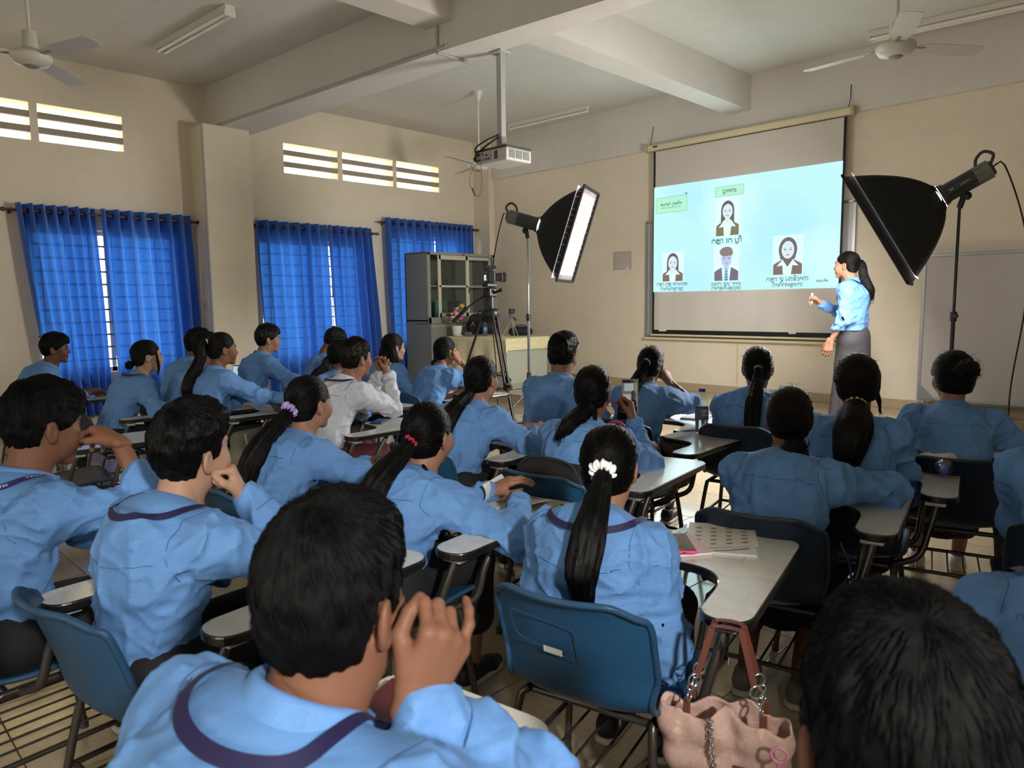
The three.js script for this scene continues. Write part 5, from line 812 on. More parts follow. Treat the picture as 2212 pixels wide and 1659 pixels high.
function person(o) {
  const HW = V(...o.head), look = Math.atan2(HW.x + 4.5, HW.z + 8.7), s = o.s ?? 0.96, male = !!o.male, yaw = o.yaw ?? look * 0.5, stand = !!o.stand, fine = o.fine ?? 0;
  const floorY = o.floorY ?? 0, seat = 0.41, X = V(1, 0, 0), hipY = stand ? 0.86 * s : seat + 0.085 * s, hy = HW.y - floorY;
  const nd = (o.nd ?? 0.148) * s, nf = o.neckFwd ?? 0.055, c7y = hy - nd, dy = c7y - hipY, T = (male ? 0.5 : 0.475) * s;
  const dz = stand ? (o.lean ?? 0.02) : clamp(dy < T * 0.99 ? Math.sqrt(T * T - dy * dy) : 0.05, 0.05, o.maxLean ?? 0.22), side = o.side ?? 0;
  const hip = V(0, hipY, 0), c7 = V(side, c7y, -dz), head = V(side + (o.headSide ?? 0), hy, -dz - nf);
  const rot = new THREE.Quaternion().setFromAxisAngle(V(0, 1, 0), yaw), pos = HW.clone().sub(head.clone().applyQuaternion(rot)); pos.y = floorY;
  const t = thing('person', o.label, 'person', pos.toArray(), yaw, o.group);
  const sp = c7.clone().sub(hip).normalize(), fw = sp.clone().cross(X).normalize();
  const B = hip.clone().lerp(c7, 0.38).addScaledVector(fw, -(o.slouch ?? 0.022)), C = hip.clone().lerp(c7, 0.72).addScaledVector(fw, -(o.slouch ?? 0.022) * 1.3);
  const shw = (male ? 0.178 : 0.152) * s, wR = (male ? 1.06 : 1) * s;
  const arms = { R: o.R ?? {}, L: o.L ?? {} }, J = {};
  for (const k of ['R', 'L']) {
    const q = k === 'R' ? 1 : -1, a = arms[k], S = c7.clone().addScaledVector(sp, -0.06 * s).add(V(q * shw, 0, 0)).addScaledVector(fw, a.fwd ?? 0.01);
    if (a.lift) S.y += a.lift;
    let W = a.hw ? head.clone().add(V(...a.hw)) : V(...(a.w ?? (k === 'R' ? [0.2, TAB + 0.04, -0.4] : [0.05, TAB + 0.04, -0.42])));
    const [El, Wr] = ik(S, W, 0.265 * s, 0.235 * s, a.pole ?? [q * 0.7, -0.5, 0.35]);
    J[k] = { S, El, Wr, dir: a.dir ? V(...a.dir).normalize() : Wr.clone().sub(El).normalize(), up: a.up ? V(...a.up) : V(0, 1, 0.2), pose: a.pose ?? 'relaxed', sleeve: a.sleeve ?? o.sleeve ?? 1 };
  }
  const leg = {}; for (const q of [-1, 1]) { const kx = (o.kneeX ?? 0.1) * q; leg[q] = stand ? { h: V(0.08 * q, hipY - 0.02, 0), k: V(0.075 * q, 0.46 * s, -0.015), a: V(0.07 * q, 0.085, 0.02) } : { h: V(0.085 * q, hipY, 0), k: V(kx, seat + 0.055, -0.42 * s), a: V(kx * 0.9, 0.085, -0.4 * s + (o.feet ?? 0)) }; }
  // body: one skin surface
  const body = new Field(0.03);
  body.cap(hip, B, 0.11 * wR, 0.095 * wR, fw, 1.5).cap(B, C, 0.095 * wR, 0.115 * wR, fw, 1.5).cap(C, c7, 0.1 * wR, 0.055, fw, 1.4).cap(J.L.S, J.R.S, 0.042, 0.042).cap(c7, head.clone().add(V(0, -0.06, 0.03)), 0.052 * (male ? 1.08 : 0.96), 0.047 * (male ? 1.08 : 0.96));
  for (const k of ['R', 'L']) { const j = J[k]; body.cap(j.S, j.El, 0.042 * wR, 0.034 * wR).cap(j.El, j.Wr.clone().addScaledVector(j.dir, 0.005), 0.034 * wR, 0.023 * wR, null, 1, 0.015); }
  for (const q of [-1, 1]) body.cap(leg[q].h, leg[q].k, 0.07, 0.048).cap(leg[q].k, leg[q].a, 0.047, 0.03, null, 1, 0.02);
  const bg = uvBox(body.mesh(fine ? 0.013 : 0.017)), parts = [bg];
  const hs = s * (o.hs ?? (male ? 1.02 : 0.98)), hq = new THREE.Quaternion().setFromEuler(new THREE.Euler(o.hp ?? 0, (o.yaw === undefined ? look * 0.95 - yaw : 0) + (o.hy ?? 0), o.hr ?? 0, 'YXZ')), HMx = new THREE.Matrix4().compose(head, hq, V(hs, hs, hs));
  parts.push(headGeo(male).clone().applyMatrix4(HMx));
  for (const k of ['R', 'L']) { const j = J[k], z = j.dir.clone().negate(), y = j.up.clone(); y.addScaledVector(z, -y.dot(z)).normalize(); const x = y.clone().cross(z); parts.push(handGeo(j.pose, k === 'L', fine > 1 || arms[k].fine ? 0.0032 : 0.0048).clone().applyMatrix4(new THREE.Matrix4().makeBasis(x, y, z).setPosition(j.Wr).scale(V(s * 0.98, s * 0.98, s * 0.98)))); }
  mesh('body', merge(parts), skinM(o.skin ?? SKIN[0]), t);
  // shirt
  const sf = new Field(0.045);
  const wh = (o.wh ?? (male ? 0.15 : 0.15)) * s, ww = (o.ww ?? (male ? 0.15 : 0.138)) * s, wc = (o.wc ?? (male ? 0.17 : 0.154)) * s;
  sf.cap(hip, B, wh, ww, fw, 1.42).cap(B, C, ww, wc, fw, 1.45).cap(C, c7.clone().addScaledVector(sp, -0.075 * s), wc * 0.98, 0.085 * s, fw, 1.3).cap(J.L.S, J.R.S, 0.06 * s, 0.06 * s, null, 1, 0.06);
  for (const q of ['L', 'R']) sf.cap(c7.clone().addScaledVector(sp, -0.018), J[q].S, 0.046 * s, 0.056 * s, null, 1, 0.03);
  if (!male) for (const q of [-1, 1]) sf.ell(C.clone().addScaledVector(fw, 0.085 * s).add(V(q * 0.06 * s, 0, 0)), [0.055 * s, 0.06 * s, 0.055 * s], null, 0.04);
  for (const k of ['L', 'R']) { const j = J[k]; if (j.sleeve >= 1) sf.cap(j.S, j.El, 0.056 * wR, 0.051 * wR, null, 1, 0.055).cap(j.El, j.El.clone().lerp(j.Wr, 0.95), 0.05 * wR, 0.036 * wR, null, 1, 0.02); else if (j.sleeve > 0.5) sf.cap(j.S, j.El, 0.056 * wR, 0.051 * wR, null, 1, 0.055).cap(j.El, j.El.clone().lerp(j.Wr, (j.sleeve - 0.5) * 2), 0.05 * wR, 0.045 * wR, null, 1, 0.02); else sf.cap(j.S, j.S.clone().lerp(j.El, j.sleeve * 2), 0.057 * wR, 0.06 * wR, null, 1, 0.055); }
  const ph = (HW.x * 7.3 + HW.z * 3.1) % 40 + 50, hem = stand ? hipY + 0.07 * s : hipY - 0.09, amp = o.wrinkle ?? 1;
  const shirtD = (x, y, z) => {
    let d = sf.d(x, y, z); if (Math.abs(d) > 0.09) return d;
    const e = Math.min((x - J.R.El.x) ** 2 + (y - J.R.El.y) ** 2 + (z - J.R.El.z) ** 2, (x - J.L.El.x) ** 2 + (y - J.L.El.y) ** 2 + (z - J.L.El.z) ** 2), near = Math.exp(-e / 0.012), waist = Math.exp(-((y - hipY - 0.08) ** 2) / 0.012);
    const neck = smooth(0.075, 0.17, Math.hypot(x - c7.x, y - c7.y - 0.02, z - c7.z)), n1 = noise(x * 9 + ph, y * 6.5 + z * 2, z * 8), r1 = 1 - Math.abs(n1) * 2.6, n2 = noise(x * 6 + ph, y * 24, z * 9);
    const wx = x + 0.05 * noise(x * 5 + 9, y * 5, z * 5 + ph), wy = y + 0.05 * noise(x * 5, y * 5 + ph, z * 5), r3 = 1 - Math.abs(noise(wx * 13 + ph, wy * 17, z * 15)) * 3.2;
    d += amp * neck * (-0.012 * Math.max(0, r1) ** 2 * (1 + near) - 0.0075 * Math.max(0, r3) ** 2 + 0.016 * near * noise(x * 24, y * 24 + ph, z * 24) + 0.018 * waist * n2 + 0.003 * noise(x * 30, y * 22, z * 30 + ph));
    return stand ? Math.max(d, hem - y) : Math.max(d, hem - y);
  };
  const sb = sf.box(0.02), sg = uvBox(fieldMesh(shirtD, [sb[0][0], Math.max(sb[0][1], hem - 0.02), sb[0][2]], sb[1], fine > 1 ? 0.0062 : fine ? 0.008 : 0.011, 2.1));
  const shirtMat = shirtM(o.shirt ?? '#5f92cf');
  const shirt = mesh('shirt', sg, shirtMat, t);
  // collar
  {
    const ax = sp.clone().lerp(head.clone().add(V(0, -0.05, 0.03)).sub(c7).normalize(), 0.5).normalize(), F = ax.clone().cross(X).normalize(), Rt = F.clone().cross(ax).normalize(), ctr = c7.clone().addScaledVector(ax, 0.004).addScaledVector(F, 0.008);
    const m = (male ? 1.07 : 0.98) * s; const prof = [[0.064, -0.012, 0], [0.061, 0.02, 0], [0.063, 0.034, 0], [0.069, 0.037, 0], [0.076, 0.026, 1], [0.088, -0.006, 1], [0.092, -0.012, 1], [0.088, -0.013, 1], [0.074, 0.014, 1]];
    const g = sheet((u, v) => { const a = lerp(-2.75, 2.75, u), i = v * (prof.length - 1), k = Math.min(prof.length - 2, Math.floor(i)), q = i - k, r = lerp(prof[k][0], prof[k + 1][0], q) * m, hh = lerp(prof[k][1], prof[k + 1][1], q) * m, leaf = lerp(prof[k][2], prof[k + 1][2], q), front = smooth(1.2, 2.7, Math.abs(a)); return ctr.clone().addScaledVector(Rt, Math.sin(a) * r).addScaledVector(F, -Math.cos(a) * r * 1.06).addScaledVector(ax, hh * (1 + 0.2 * leaf) - front * (0.02 + 0.03 * leaf) * m); }, 40, 16);
    mesh('collar', g, mat(o.shirt ?? '#5f92cf', 0.82, { map: clothTint, side: THREE.DoubleSide }), shirt);
  }
  // seams and lanyard lie on the cloth
  const drape = (pts, off) => pts.map((p) => project(shirtD, p.clone(), off, 8));
  if (fine > 0) {
    const seams = [], yoke = []; for (let k = 0; k <= 16; k++) { const x = lerp(-shw * 0.93, shw * 0.93, k / 16); yoke.push(c7.clone().addScaledVector(sp, -(0.115 + 0.02 * (1 - Math.abs(x) / shw)) * s).addScaledVector(fw, -0.14).add(V(x, 0, 0))); }
    seams.push(tube(drape(yoke, 0.0006), 0.0013, 40, 4));
    for (const q of ['L', 'R']) { const sg2 = q === 'R' ? 1 : -1, ring = []; for (let k = 0; k <= 10; k++) { const a = lerp(-0.3, 2.5, k / 10); ring.push(J[q].S.clone().add(V(-sg2 * (0.012 + 0.012 * Math.sin(a)), 0, 0)).addScaledVector(sp, Math.cos(a) * 0.1).addScaledVector(fw, -Math.sin(a) * 0.1)); } seams.push(tube(drape(ring, 0.0006), 0.0013, 26, 4)); }
    for (const q of ['L', 'R']) if (J[q].sleeve >= 1) { const u = J[q].Wr.clone().sub(J[q].El).normalize(), p0 = V(0, 1, 0).cross(u).normalize(), p1 = u.clone().cross(p0), ring = []; for (let k = 0; k < 12; k++) ring.push(J[q].El.clone().lerp(J[q].Wr, 0.76).addScaledVector(p0, Math.cos(k / 12 * TAU) * 0.05).addScaledVector(p1, Math.sin(k / 12 * TAU) * 0.05)); seams.push(tube(drape(ring, 0.0006), 0.0013, 24, 4, true)); }
    for (const q of seams) mesh('seam', q, shirtM('#3f6ba6'), shirt);
  }
  if (o.lanyard) {
    const pts = [], m = s * (male ? 1.08 : 1); for (let k = -12; k <= 12; k++) { const a = k / 12 * 2.5, dn = smooth(1.5, 2.5, Math.abs(a)); pts.push(c7.clone().addScaledVector(sp, -0.028 - 0.035 * Math.cos(a) * 0.35 - dn * 0.16).add(V(Math.sin(a) * (0.096 - 0.04 * dn) * m, 0, 0)).addScaledVector(fw, -Math.cos(a) * 0.105 * m)); }
    const smoothD = (x, y, z) => sf.d(x, y, z), dp = pts.map((p) => project(smoothD, p.clone(), 0.012, 10)); for (let n = 0; n < 4; n++) { for (let i = 1; i < dp.length - 1; i++) dp[i].lerp(dp[i - 1].clone().add(dp[i + 1]).multiplyScalar(0.5), 0.5); for (const p of dp) project(smoothD, p, 0.0125, 2); for (const p of dp) { const d = shirtD(p.x, p.y, p.z); if (d < 0.003) p.addScaledVector(gradOf(smoothD, p), 0.003 - d); } }
    const cur = new THREE.CatmullRomCurve3(dp), pos2 = [], uv = [], idx = [], N = 80;
    for (let i = 0; i <= N; i++) { const p = cur.getPointAt(i / N), tg = cur.getTangentAt(i / N), n = gradOf(smoothD, p), b = tg.clone().cross(n).normalize(); for (const e of [-1, 1]) { const q = p.clone().addScaledVector(b, e * 0.0095); pos2.push(q.x, q.y, q.z); uv.push(i / N, e * 0.5 + 0.5); } if (i < N) idx.push(2 * i, 2 * i + 1, 2 * i + 2, 2 * i + 1, 2 * i + 3, 2 * i + 2); }
    const g = new THREE.BufferGeometry(); g.setAttribute('position', new THREE.Float32BufferAttribute(pos2, 3)); g.setAttribute('uv', new THREE.Float32BufferAttribute(uv, 2)); g.setIndex(idx); g.computeVertexNormals();
    mesh('lanyard', g, o.lanyard === 2 ? mat('#ffffff', 0.6, { side: THREE.DoubleSide, map: canvasTexture(1024, 32, (c) => { c.fillStyle = '#2a2358'; c.fillRect(0, 0, 1024, 32); c.fillStyle = '#c9cbe0'; c.font = 'bold 19px sans-serif'; c.save(); c.translate(0, 32); c.scale(1, -1); for (const x of [30, 360, 690]) c.fillText('TRAINING CENTER FOR HEALTH', x, 23); c.restore(); }) }) : navyRibbonM, t);
  }
  // skirt or trousers
  const low = new Field(0.03), skirt = o.bottom !== 'trousers', lm = o.lowM ?? darkClothM;
  low.cap(leg[-1].h, leg[1].h, 0.1 * s, 0.1 * s, null, 1, 0.05).cap(hip, B, 0.125 * s, 0.105 * s, fw, 1.3);
  if (stand) { if (skirt) { low.cap(V(0, hipY, 0), V(0, hipY - 0.25, 0.0), 0.155 * s, 0.165 * s, [0, 0, 1], 1.1).cap(V(0, hipY - 0.25, 0), V(0, 0.13, -0.01), 0.165 * s, 0.2 * s, [0, 0, 1], 1.15); } else for (const q of [-1, 1]) low.cap(leg[q].h, leg[q].k, 0.085, 0.065).cap(leg[q].k, leg[q].a, 0.065, 0.055); }
  else for (const q of [-1, 1]) low.cap(leg[q].h, leg[q].k, 0.085 * s, 0.066 * s, null, 1, 0.04).cap(leg[q].k, leg[q].k.clone().lerp(leg[q].a, skirt ? 0.55 : 0.97), 0.066 * s, skirt ? 0.075 * s : 0.052 * s, null, 1, 0.03);
  if (!stand && skirt) low.cap(V(0, seat + 0.06, -0.08), V(0, seat + 0.05, -0.4 * s), 0.085 * s, 0.07 * s).cap(V(0, seat + 0.05, -0.4 * s), V(0, 0.24, -0.39 * s + (o.feet ?? 0) * 0.5), 0.07 * s, 0.085 * s);
  const lb = low.box(0.02), lowD = (x, y, z) => { const d = low.d(x, y, z); const fold = stand && skirt ? 0.008 * Math.sin(Math.atan2(x, z) * 9 + y * 2) * smooth(hipY, 0.3, y) : 0.004 * noise(x * 14, y * 10, z * 14 + ph); return Math.max(Math.abs(d) < 0.09 ? d + fold : d, (stand ? 0.1 : skirt ? 0.2 : 0.06) - y, y - (stand ? hem + 0.02 : 9)); };
  mesh(skirt ? 'skirt' : 'trousers', uvBox(fieldMesh(lowD, [lb[0][0], Math.max(0.04, lb[0][1]), lb[0][2]], lb[1], fine || stand ? 0.013 : 0.017, 1.9)), lm, t);
  for (const q of [-1, 1]) { const g = shoeGeo.up.clone().scale(s, s, s).translate(leg[q].a.x, 0, leg[q].a.z), sh = mesh('shoe', g, mat(o.shoe ?? '#17181a', 0.5), t); mesh('sole', shoeGeo.sole.clone().scale(s, s, s).translate(leg[q].a.x, 0, leg[q].a.z), mat(o.sole ?? '#c9c5bb', 0.6), sh); }
  // hair
  const hr = o.hair, hh = fine > 1 ? 0.0038 : fine ? 0.0046 : 0.0058, list = [capGeo(hr.cap, male, hh).clone()];
  if (male && fine) list.push(...shortStrands(hr.cap, fine > 1 ? 1900 : 500, male));
  if (!male && fine && hr.tie) list.push(...combedStrands(hr.cap, hr.tie, fine > 1 ? 240 : 110, male));
  const draped = [];
  if (hr.tail) {
    const rad = (hr.rad ?? [0.02, 0.034, 0.036, 0.03, 0.012]).map((r) => r * hs), c = new THREE.CatmullRomCurve3([hr.tie, ...hr.tail].map((p) => toV(p).clone().applyMatrix4(HMx))), pts = [];
    // the tail hangs down from its tie and lies on the back where it meets the cloth
    for (let i = 0; i <= 10; i++) {
      const u = i / 10, k = u * (rad.length - 1), q = Math.min(rad.length - 2, Math.floor(k)), r = lerp(rad[q], rad[q + 1], k - q), p = c.getPointAt(u);
      if (u > 0.25) { let z = 0.45; for (let n = 0; n < 40; n++) { const d = shirtD(p.x, p.y, z); if (d < 0.002 || z < p.z) break; z -= Math.max(0.003, d * 0.6); } p.z = Math.max(p.z, z + r * 0.6); }
      pts.push(p);
    }
    for (let n = 0; n < 2; n++) for (let i = 2; i < 10; i++) pts[i].z = Math.max(pts[i].z, (pts[i - 1].z + pts[i + 1].z) / 2);
    draped.push(...tailGeo(pts, rad, hh * 1.05, fine > 1 ? 110 : fine ? 60 : 16, hr.flat));
  }
  if (hr.bun) { const [bx, by, bz, br] = hr.bun, f = new Field(0.01).ell([bx, by, bz], [br, br * 0.92, br * 0.85]); const fd = (x, y, z) => f.d(x, y, z) + 0.0035 * Math.sin(Math.atan2(x - bx, y - by) * 3 + Math.hypot(x - bx, y - by, z - bz) * 210 + 5 * noise(x * 30, y * 30, z * 30)) + 0.004 * noise(x * 50, y * 50, z * 50); list.push(hairUV(fieldMesh(fd, [bx - br - 0.02, by - br - 0.02, bz - br - 0.02], [bx + br + 0.02, by + br + 0.02, bz + br + 0.02], hh, 2), false)); for (let k = 0; k < 14; k++) { const a = rnd() * TAU; list.push(strand([V(bx + Math.cos(a) * br * 0.8, by + Math.sin(a) * br * 0.8, bz), V(bx + Math.cos(a + 0.6) * br * 1.1, by + Math.sin(a + 0.6) * br * 1.1, bz + 0.01), V(bx + Math.cos(a + 1) * br * 1.35, by + Math.sin(a + 1) * br * 1.3, bz + rr(-0.01, 0.02))], 0.0012, 6)); } }
  if (hr.locks) for (const l of hr.locks) list.push(...tailGeo(l.p, l.r, hh * 1.05, l.n ?? 8));
  if (hr.stray) for (let k = 0; k < hr.stray; k++) { const a = rr(-1.2, 1.2), f = capField(hr.cap, male), p = project(f, V(Math.sin(a) * 0.1, 0.03 + Math.cos(a) * 0.12, rr(-0.05, 0.06)), 0, 6); const n = gradOf(f, p); list.push(strand([p, p.clone().addScaledVector(n, 0.008).add(V(rr(-0.01, 0.01), 0.002, 0.012)), p.clone().addScaledVector(n, rr(0.008, 0.022)).add(V(rr(-0.02, 0.02), -0.004, 0.03))], 0.0006, 6)); }
  if (hr.braid) { const b = hr.braid.map(toV), c = new THREE.CatmullRomCurve3(b), f = new Field(0.004); for (let k = 0; k < 13; k++) { const q = c.getPointAt(k / 13), r = lerp(0.021, 0.011, k / 13), sd = (k % 2 ? 1 : -1) * 0.009; f.ell([q.x + sd, q.y, q.z], [r, r * 1.15, r * 0.9], [0, 0, sd > 0 ? 0.6 : -0.6]); } list.push(hairUV(f.mesh(0.005), false)); }
  const hg0 = merge(list).applyMatrix4(HMx), hg = draped.length ? merge([hg0, ...draped]) : hg0; hg.computeVertexNormals();
  const hairMesh = mesh('hair', hg, HM[hr.c ?? 'black'], t);
  const tieAt = (p) => toV(p).clone().applyMatrix4(HMx);
  if (hr.scrunchie) {
    const [col, R, r] = hr.scrunchie, d = hr.tail ? toV(hr.tail[0]).sub(toV(hr.tie)).normalize() : V(0, 0, 1), at = toV(hr.tie).lerp(toV(hr.tail ? hr.tail[0] : hr.tie), hr.tieT ?? 0.25);
    const u = V(0.3, 1, 0.1).cross(d).normalize(), w = d.clone().cross(u); const g = sheet((a, b) => { const A = a * TAU, Bq = b * TAU, k = 1 + 0.22 * Math.sin(A * 11) + 0.12 * Math.sin(A * 17 + 1), rr2 = r * k; return at.clone().addScaledVector(u, Math.cos(A) * (R + rr2 * Math.cos(Bq))).addScaledVector(w, Math.sin(A) * (R + rr2 * Math.cos(Bq))).addScaledVector(d, rr2 * Math.sin(Bq) + 0.3 * r * Math.sin(A * 9 + 2)); }, 90, 12).applyMatrix4(HMx);
    mesh(hr.pin ?? 'scrunchie', g, mat(col, hr.gloss ?? 0.75), hairMesh).userData.label = hr.tieLabel;
  }
  if (hr.clip) for (const [p, sz, e, col, nm] of hr.clip) mesh(nm ?? 'hair_clip', rbox(...sz, 0.003).applyMatrix4(M4(p, e)).applyMatrix4(HMx), mat(col, 0.35, { metalness: 0.2 }), hairMesh);
  if (o.glasses) { const gm = mat('#1c1c20', 0.3), P = (p) => V(...p).applyMatrix4(HMx); const fr = mesh('glasses', merge([-1, 1].flatMap((q) => { const ring = []; for (let k = 0; k < 14; k++) ring.push(P([q * 0.032 + Math.cos(k / 14 * TAU) * 0.024, 0.003 + Math.sin(k / 14 * TAU) * 0.019, -0.1])); return [tube(ring, 0.0016, 28, 5, true), tube([P([q * 0.056, 0.008, -0.098]), P([q * 0.075, 0.012, -0.06]), P([q * 0.083, 0.012, 0.01])], 0.0016, 10, 5)]; }).concat([tube([P([-0.009, 0.006, -0.102]), P([0, 0.01, -0.106]), P([0.009, 0.006, -0.102])], 0.0015, 6, 5)])), gm, t); }
  if (o.wrist) { const [k, col] = o.wrist, j = J[k], c = j.Wr.clone().addScaledVector(j.dir, 0.002), u = V(0, 1, 0.1).cross(j.dir).normalize(), w = j.dir.clone().cross(u), ring = []; for (let q = 0; q < 14; q++) ring.push(c.clone().addScaledVector(u, Math.cos(q / 14 * TAU) * 0.031 * s).addScaledVector(w, Math.sin(q / 14 * TAU) * 0.025 * s)); mesh('bracelet', tube(ring, 0.0028, 30, 6, true), mat(col, 0.5), t); }
  const toWorld = (p) => toV(p).clone().applyQuaternion(rot).add(pos);
  let seatChair; if (o.chair) { const p = o.chair.at ? V(o.chair.at[0], 0, o.chair.at[1]) : toWorld([o.chair.x ?? 0, 0, -0.06 + (o.chair.z ?? 0)]); seatChair = chair(p.x, p.z, (o.yaw === undefined ? look * 0.4 : yaw) + (o.chair.turn ?? 0), o.chair.label, o.chair); }
  return { t, J, head, c7, toWorld, yaw, rot, pos, chair: seatChair };
}
const PONY = [0, 0.045, 0.1], BLUE = '#6090cc';
const PONYTAIL = (L = 0.32, dz = 0.05) => [[0, 0.03, 0.125], [0, -0.04, 0.13], [0, -0.14, 0.115 + dz * 0.3], [0, -L, 0.1 + dz]];
const who = {};
const add = (k, o) => { who[k] = person(o); };
const ch = (label, o = {}) => ({ label, ...o });
add('boyFarLeft', { label: 'young man in pale blue shirt at far left, hands clasped on tablet before curtain', head: [-6.817, 1.050, -1.547], male: true, s: 0.96, shirt: BLUE, skin: SKIN[4], bottom: 'trousers', sleeve: 0.75, hair: { cap: 'fringe', c: 'soft' }, shoe: '#c9c6bd', sole: '#dedbd2', R: { w: [0.14, TAB + 0.042, -0.5], dir: [-0.6, 0.05, -1], pose: 'clasp' }, L: { w: [0.02, TAB + 0.042, -0.5], dir: [0.6, 0.05, -1], pose: 'clasp' }, chair: ch('tablet chair of the young man nearest the leftmost curtain') });
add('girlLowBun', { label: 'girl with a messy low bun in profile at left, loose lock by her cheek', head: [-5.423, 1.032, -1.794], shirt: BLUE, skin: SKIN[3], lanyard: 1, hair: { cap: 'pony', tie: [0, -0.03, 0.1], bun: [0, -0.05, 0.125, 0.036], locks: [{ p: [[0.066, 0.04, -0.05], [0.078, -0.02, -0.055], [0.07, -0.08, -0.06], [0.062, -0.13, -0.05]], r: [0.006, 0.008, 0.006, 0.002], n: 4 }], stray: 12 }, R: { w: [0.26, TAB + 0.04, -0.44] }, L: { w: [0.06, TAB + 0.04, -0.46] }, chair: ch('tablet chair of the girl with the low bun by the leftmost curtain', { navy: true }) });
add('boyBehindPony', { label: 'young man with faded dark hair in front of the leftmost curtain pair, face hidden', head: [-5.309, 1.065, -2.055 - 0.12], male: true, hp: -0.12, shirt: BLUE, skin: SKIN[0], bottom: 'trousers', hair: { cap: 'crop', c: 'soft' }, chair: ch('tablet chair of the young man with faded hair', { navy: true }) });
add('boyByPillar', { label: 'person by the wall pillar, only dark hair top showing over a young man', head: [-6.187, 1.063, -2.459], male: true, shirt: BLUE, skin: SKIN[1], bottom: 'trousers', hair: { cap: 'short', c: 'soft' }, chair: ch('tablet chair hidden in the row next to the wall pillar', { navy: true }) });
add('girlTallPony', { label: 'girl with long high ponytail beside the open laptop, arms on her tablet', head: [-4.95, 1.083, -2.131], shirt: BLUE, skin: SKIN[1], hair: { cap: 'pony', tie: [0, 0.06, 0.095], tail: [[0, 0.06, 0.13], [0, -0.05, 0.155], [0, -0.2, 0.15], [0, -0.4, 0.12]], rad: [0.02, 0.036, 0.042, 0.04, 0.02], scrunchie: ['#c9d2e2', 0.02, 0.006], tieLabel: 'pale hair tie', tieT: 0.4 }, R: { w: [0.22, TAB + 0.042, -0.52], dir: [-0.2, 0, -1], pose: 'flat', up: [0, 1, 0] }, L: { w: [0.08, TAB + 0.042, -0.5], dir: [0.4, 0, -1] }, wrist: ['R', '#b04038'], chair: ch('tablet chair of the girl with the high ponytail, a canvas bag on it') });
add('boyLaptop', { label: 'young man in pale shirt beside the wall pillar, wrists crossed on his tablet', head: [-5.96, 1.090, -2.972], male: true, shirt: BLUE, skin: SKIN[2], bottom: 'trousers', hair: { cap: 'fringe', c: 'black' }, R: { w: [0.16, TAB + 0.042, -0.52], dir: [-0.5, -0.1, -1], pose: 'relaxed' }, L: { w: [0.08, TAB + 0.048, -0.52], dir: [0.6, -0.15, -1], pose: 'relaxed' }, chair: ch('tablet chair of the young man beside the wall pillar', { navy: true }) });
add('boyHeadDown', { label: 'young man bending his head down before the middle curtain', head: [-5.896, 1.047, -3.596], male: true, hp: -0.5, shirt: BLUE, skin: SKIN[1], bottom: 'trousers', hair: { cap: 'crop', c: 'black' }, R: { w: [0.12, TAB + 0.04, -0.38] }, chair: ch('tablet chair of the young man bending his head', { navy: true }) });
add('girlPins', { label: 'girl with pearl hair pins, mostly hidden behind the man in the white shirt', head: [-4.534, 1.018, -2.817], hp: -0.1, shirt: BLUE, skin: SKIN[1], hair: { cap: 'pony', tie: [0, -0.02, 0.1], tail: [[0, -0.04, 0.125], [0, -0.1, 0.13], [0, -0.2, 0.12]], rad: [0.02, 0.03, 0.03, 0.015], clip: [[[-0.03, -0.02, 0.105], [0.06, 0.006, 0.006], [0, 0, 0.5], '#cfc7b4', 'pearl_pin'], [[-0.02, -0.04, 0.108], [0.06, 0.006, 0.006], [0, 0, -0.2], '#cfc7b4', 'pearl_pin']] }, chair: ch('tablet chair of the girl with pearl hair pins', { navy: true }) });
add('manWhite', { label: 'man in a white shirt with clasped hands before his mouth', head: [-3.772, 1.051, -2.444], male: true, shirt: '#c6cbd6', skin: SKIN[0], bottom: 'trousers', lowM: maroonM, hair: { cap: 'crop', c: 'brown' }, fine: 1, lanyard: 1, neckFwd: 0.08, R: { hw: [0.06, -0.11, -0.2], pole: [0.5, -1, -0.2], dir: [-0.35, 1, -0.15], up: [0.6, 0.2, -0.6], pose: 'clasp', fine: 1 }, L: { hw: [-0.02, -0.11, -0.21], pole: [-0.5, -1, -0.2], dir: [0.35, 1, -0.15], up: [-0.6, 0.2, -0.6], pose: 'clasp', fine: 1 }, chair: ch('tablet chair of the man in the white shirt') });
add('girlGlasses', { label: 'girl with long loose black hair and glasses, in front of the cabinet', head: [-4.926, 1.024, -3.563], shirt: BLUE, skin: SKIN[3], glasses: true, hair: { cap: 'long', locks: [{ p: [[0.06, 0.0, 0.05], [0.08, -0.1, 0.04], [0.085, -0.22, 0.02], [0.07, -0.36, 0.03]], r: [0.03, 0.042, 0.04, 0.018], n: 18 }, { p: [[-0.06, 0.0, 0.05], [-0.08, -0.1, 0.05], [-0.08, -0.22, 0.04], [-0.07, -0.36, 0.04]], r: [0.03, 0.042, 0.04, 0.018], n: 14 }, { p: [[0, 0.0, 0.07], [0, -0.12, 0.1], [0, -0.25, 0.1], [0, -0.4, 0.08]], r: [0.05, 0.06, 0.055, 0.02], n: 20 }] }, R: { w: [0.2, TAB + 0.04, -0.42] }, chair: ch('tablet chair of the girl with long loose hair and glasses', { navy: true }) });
add('girlBraid', { label: 'girl with a long braid holding a pen to her ear', head: [-4.462, 0.997, -3.736], shirt: BLUE, skin: SKIN[2], sleeve: 0.32, hair: { cap: 'pony', tie: [0, -0.03, 0.1], braid: [[0, -0.03, 0.1], [-0.03, -0.12, 0.125], [-0.05, -0.24, 0.13], [-0.06, -0.4, 0.12]] }, R: { hw: [0.1, -0.07, -0.06], pole: [0.5, -0.8, -0.4], dir: [-0.3, 1, 0.35], up: [1, 0.1, -0.3], pose: 'pinch' }, L: { w: [0.08, TAB + 0.04, -0.4] }, chair: ch('tablet chair of the girl with the braid') });
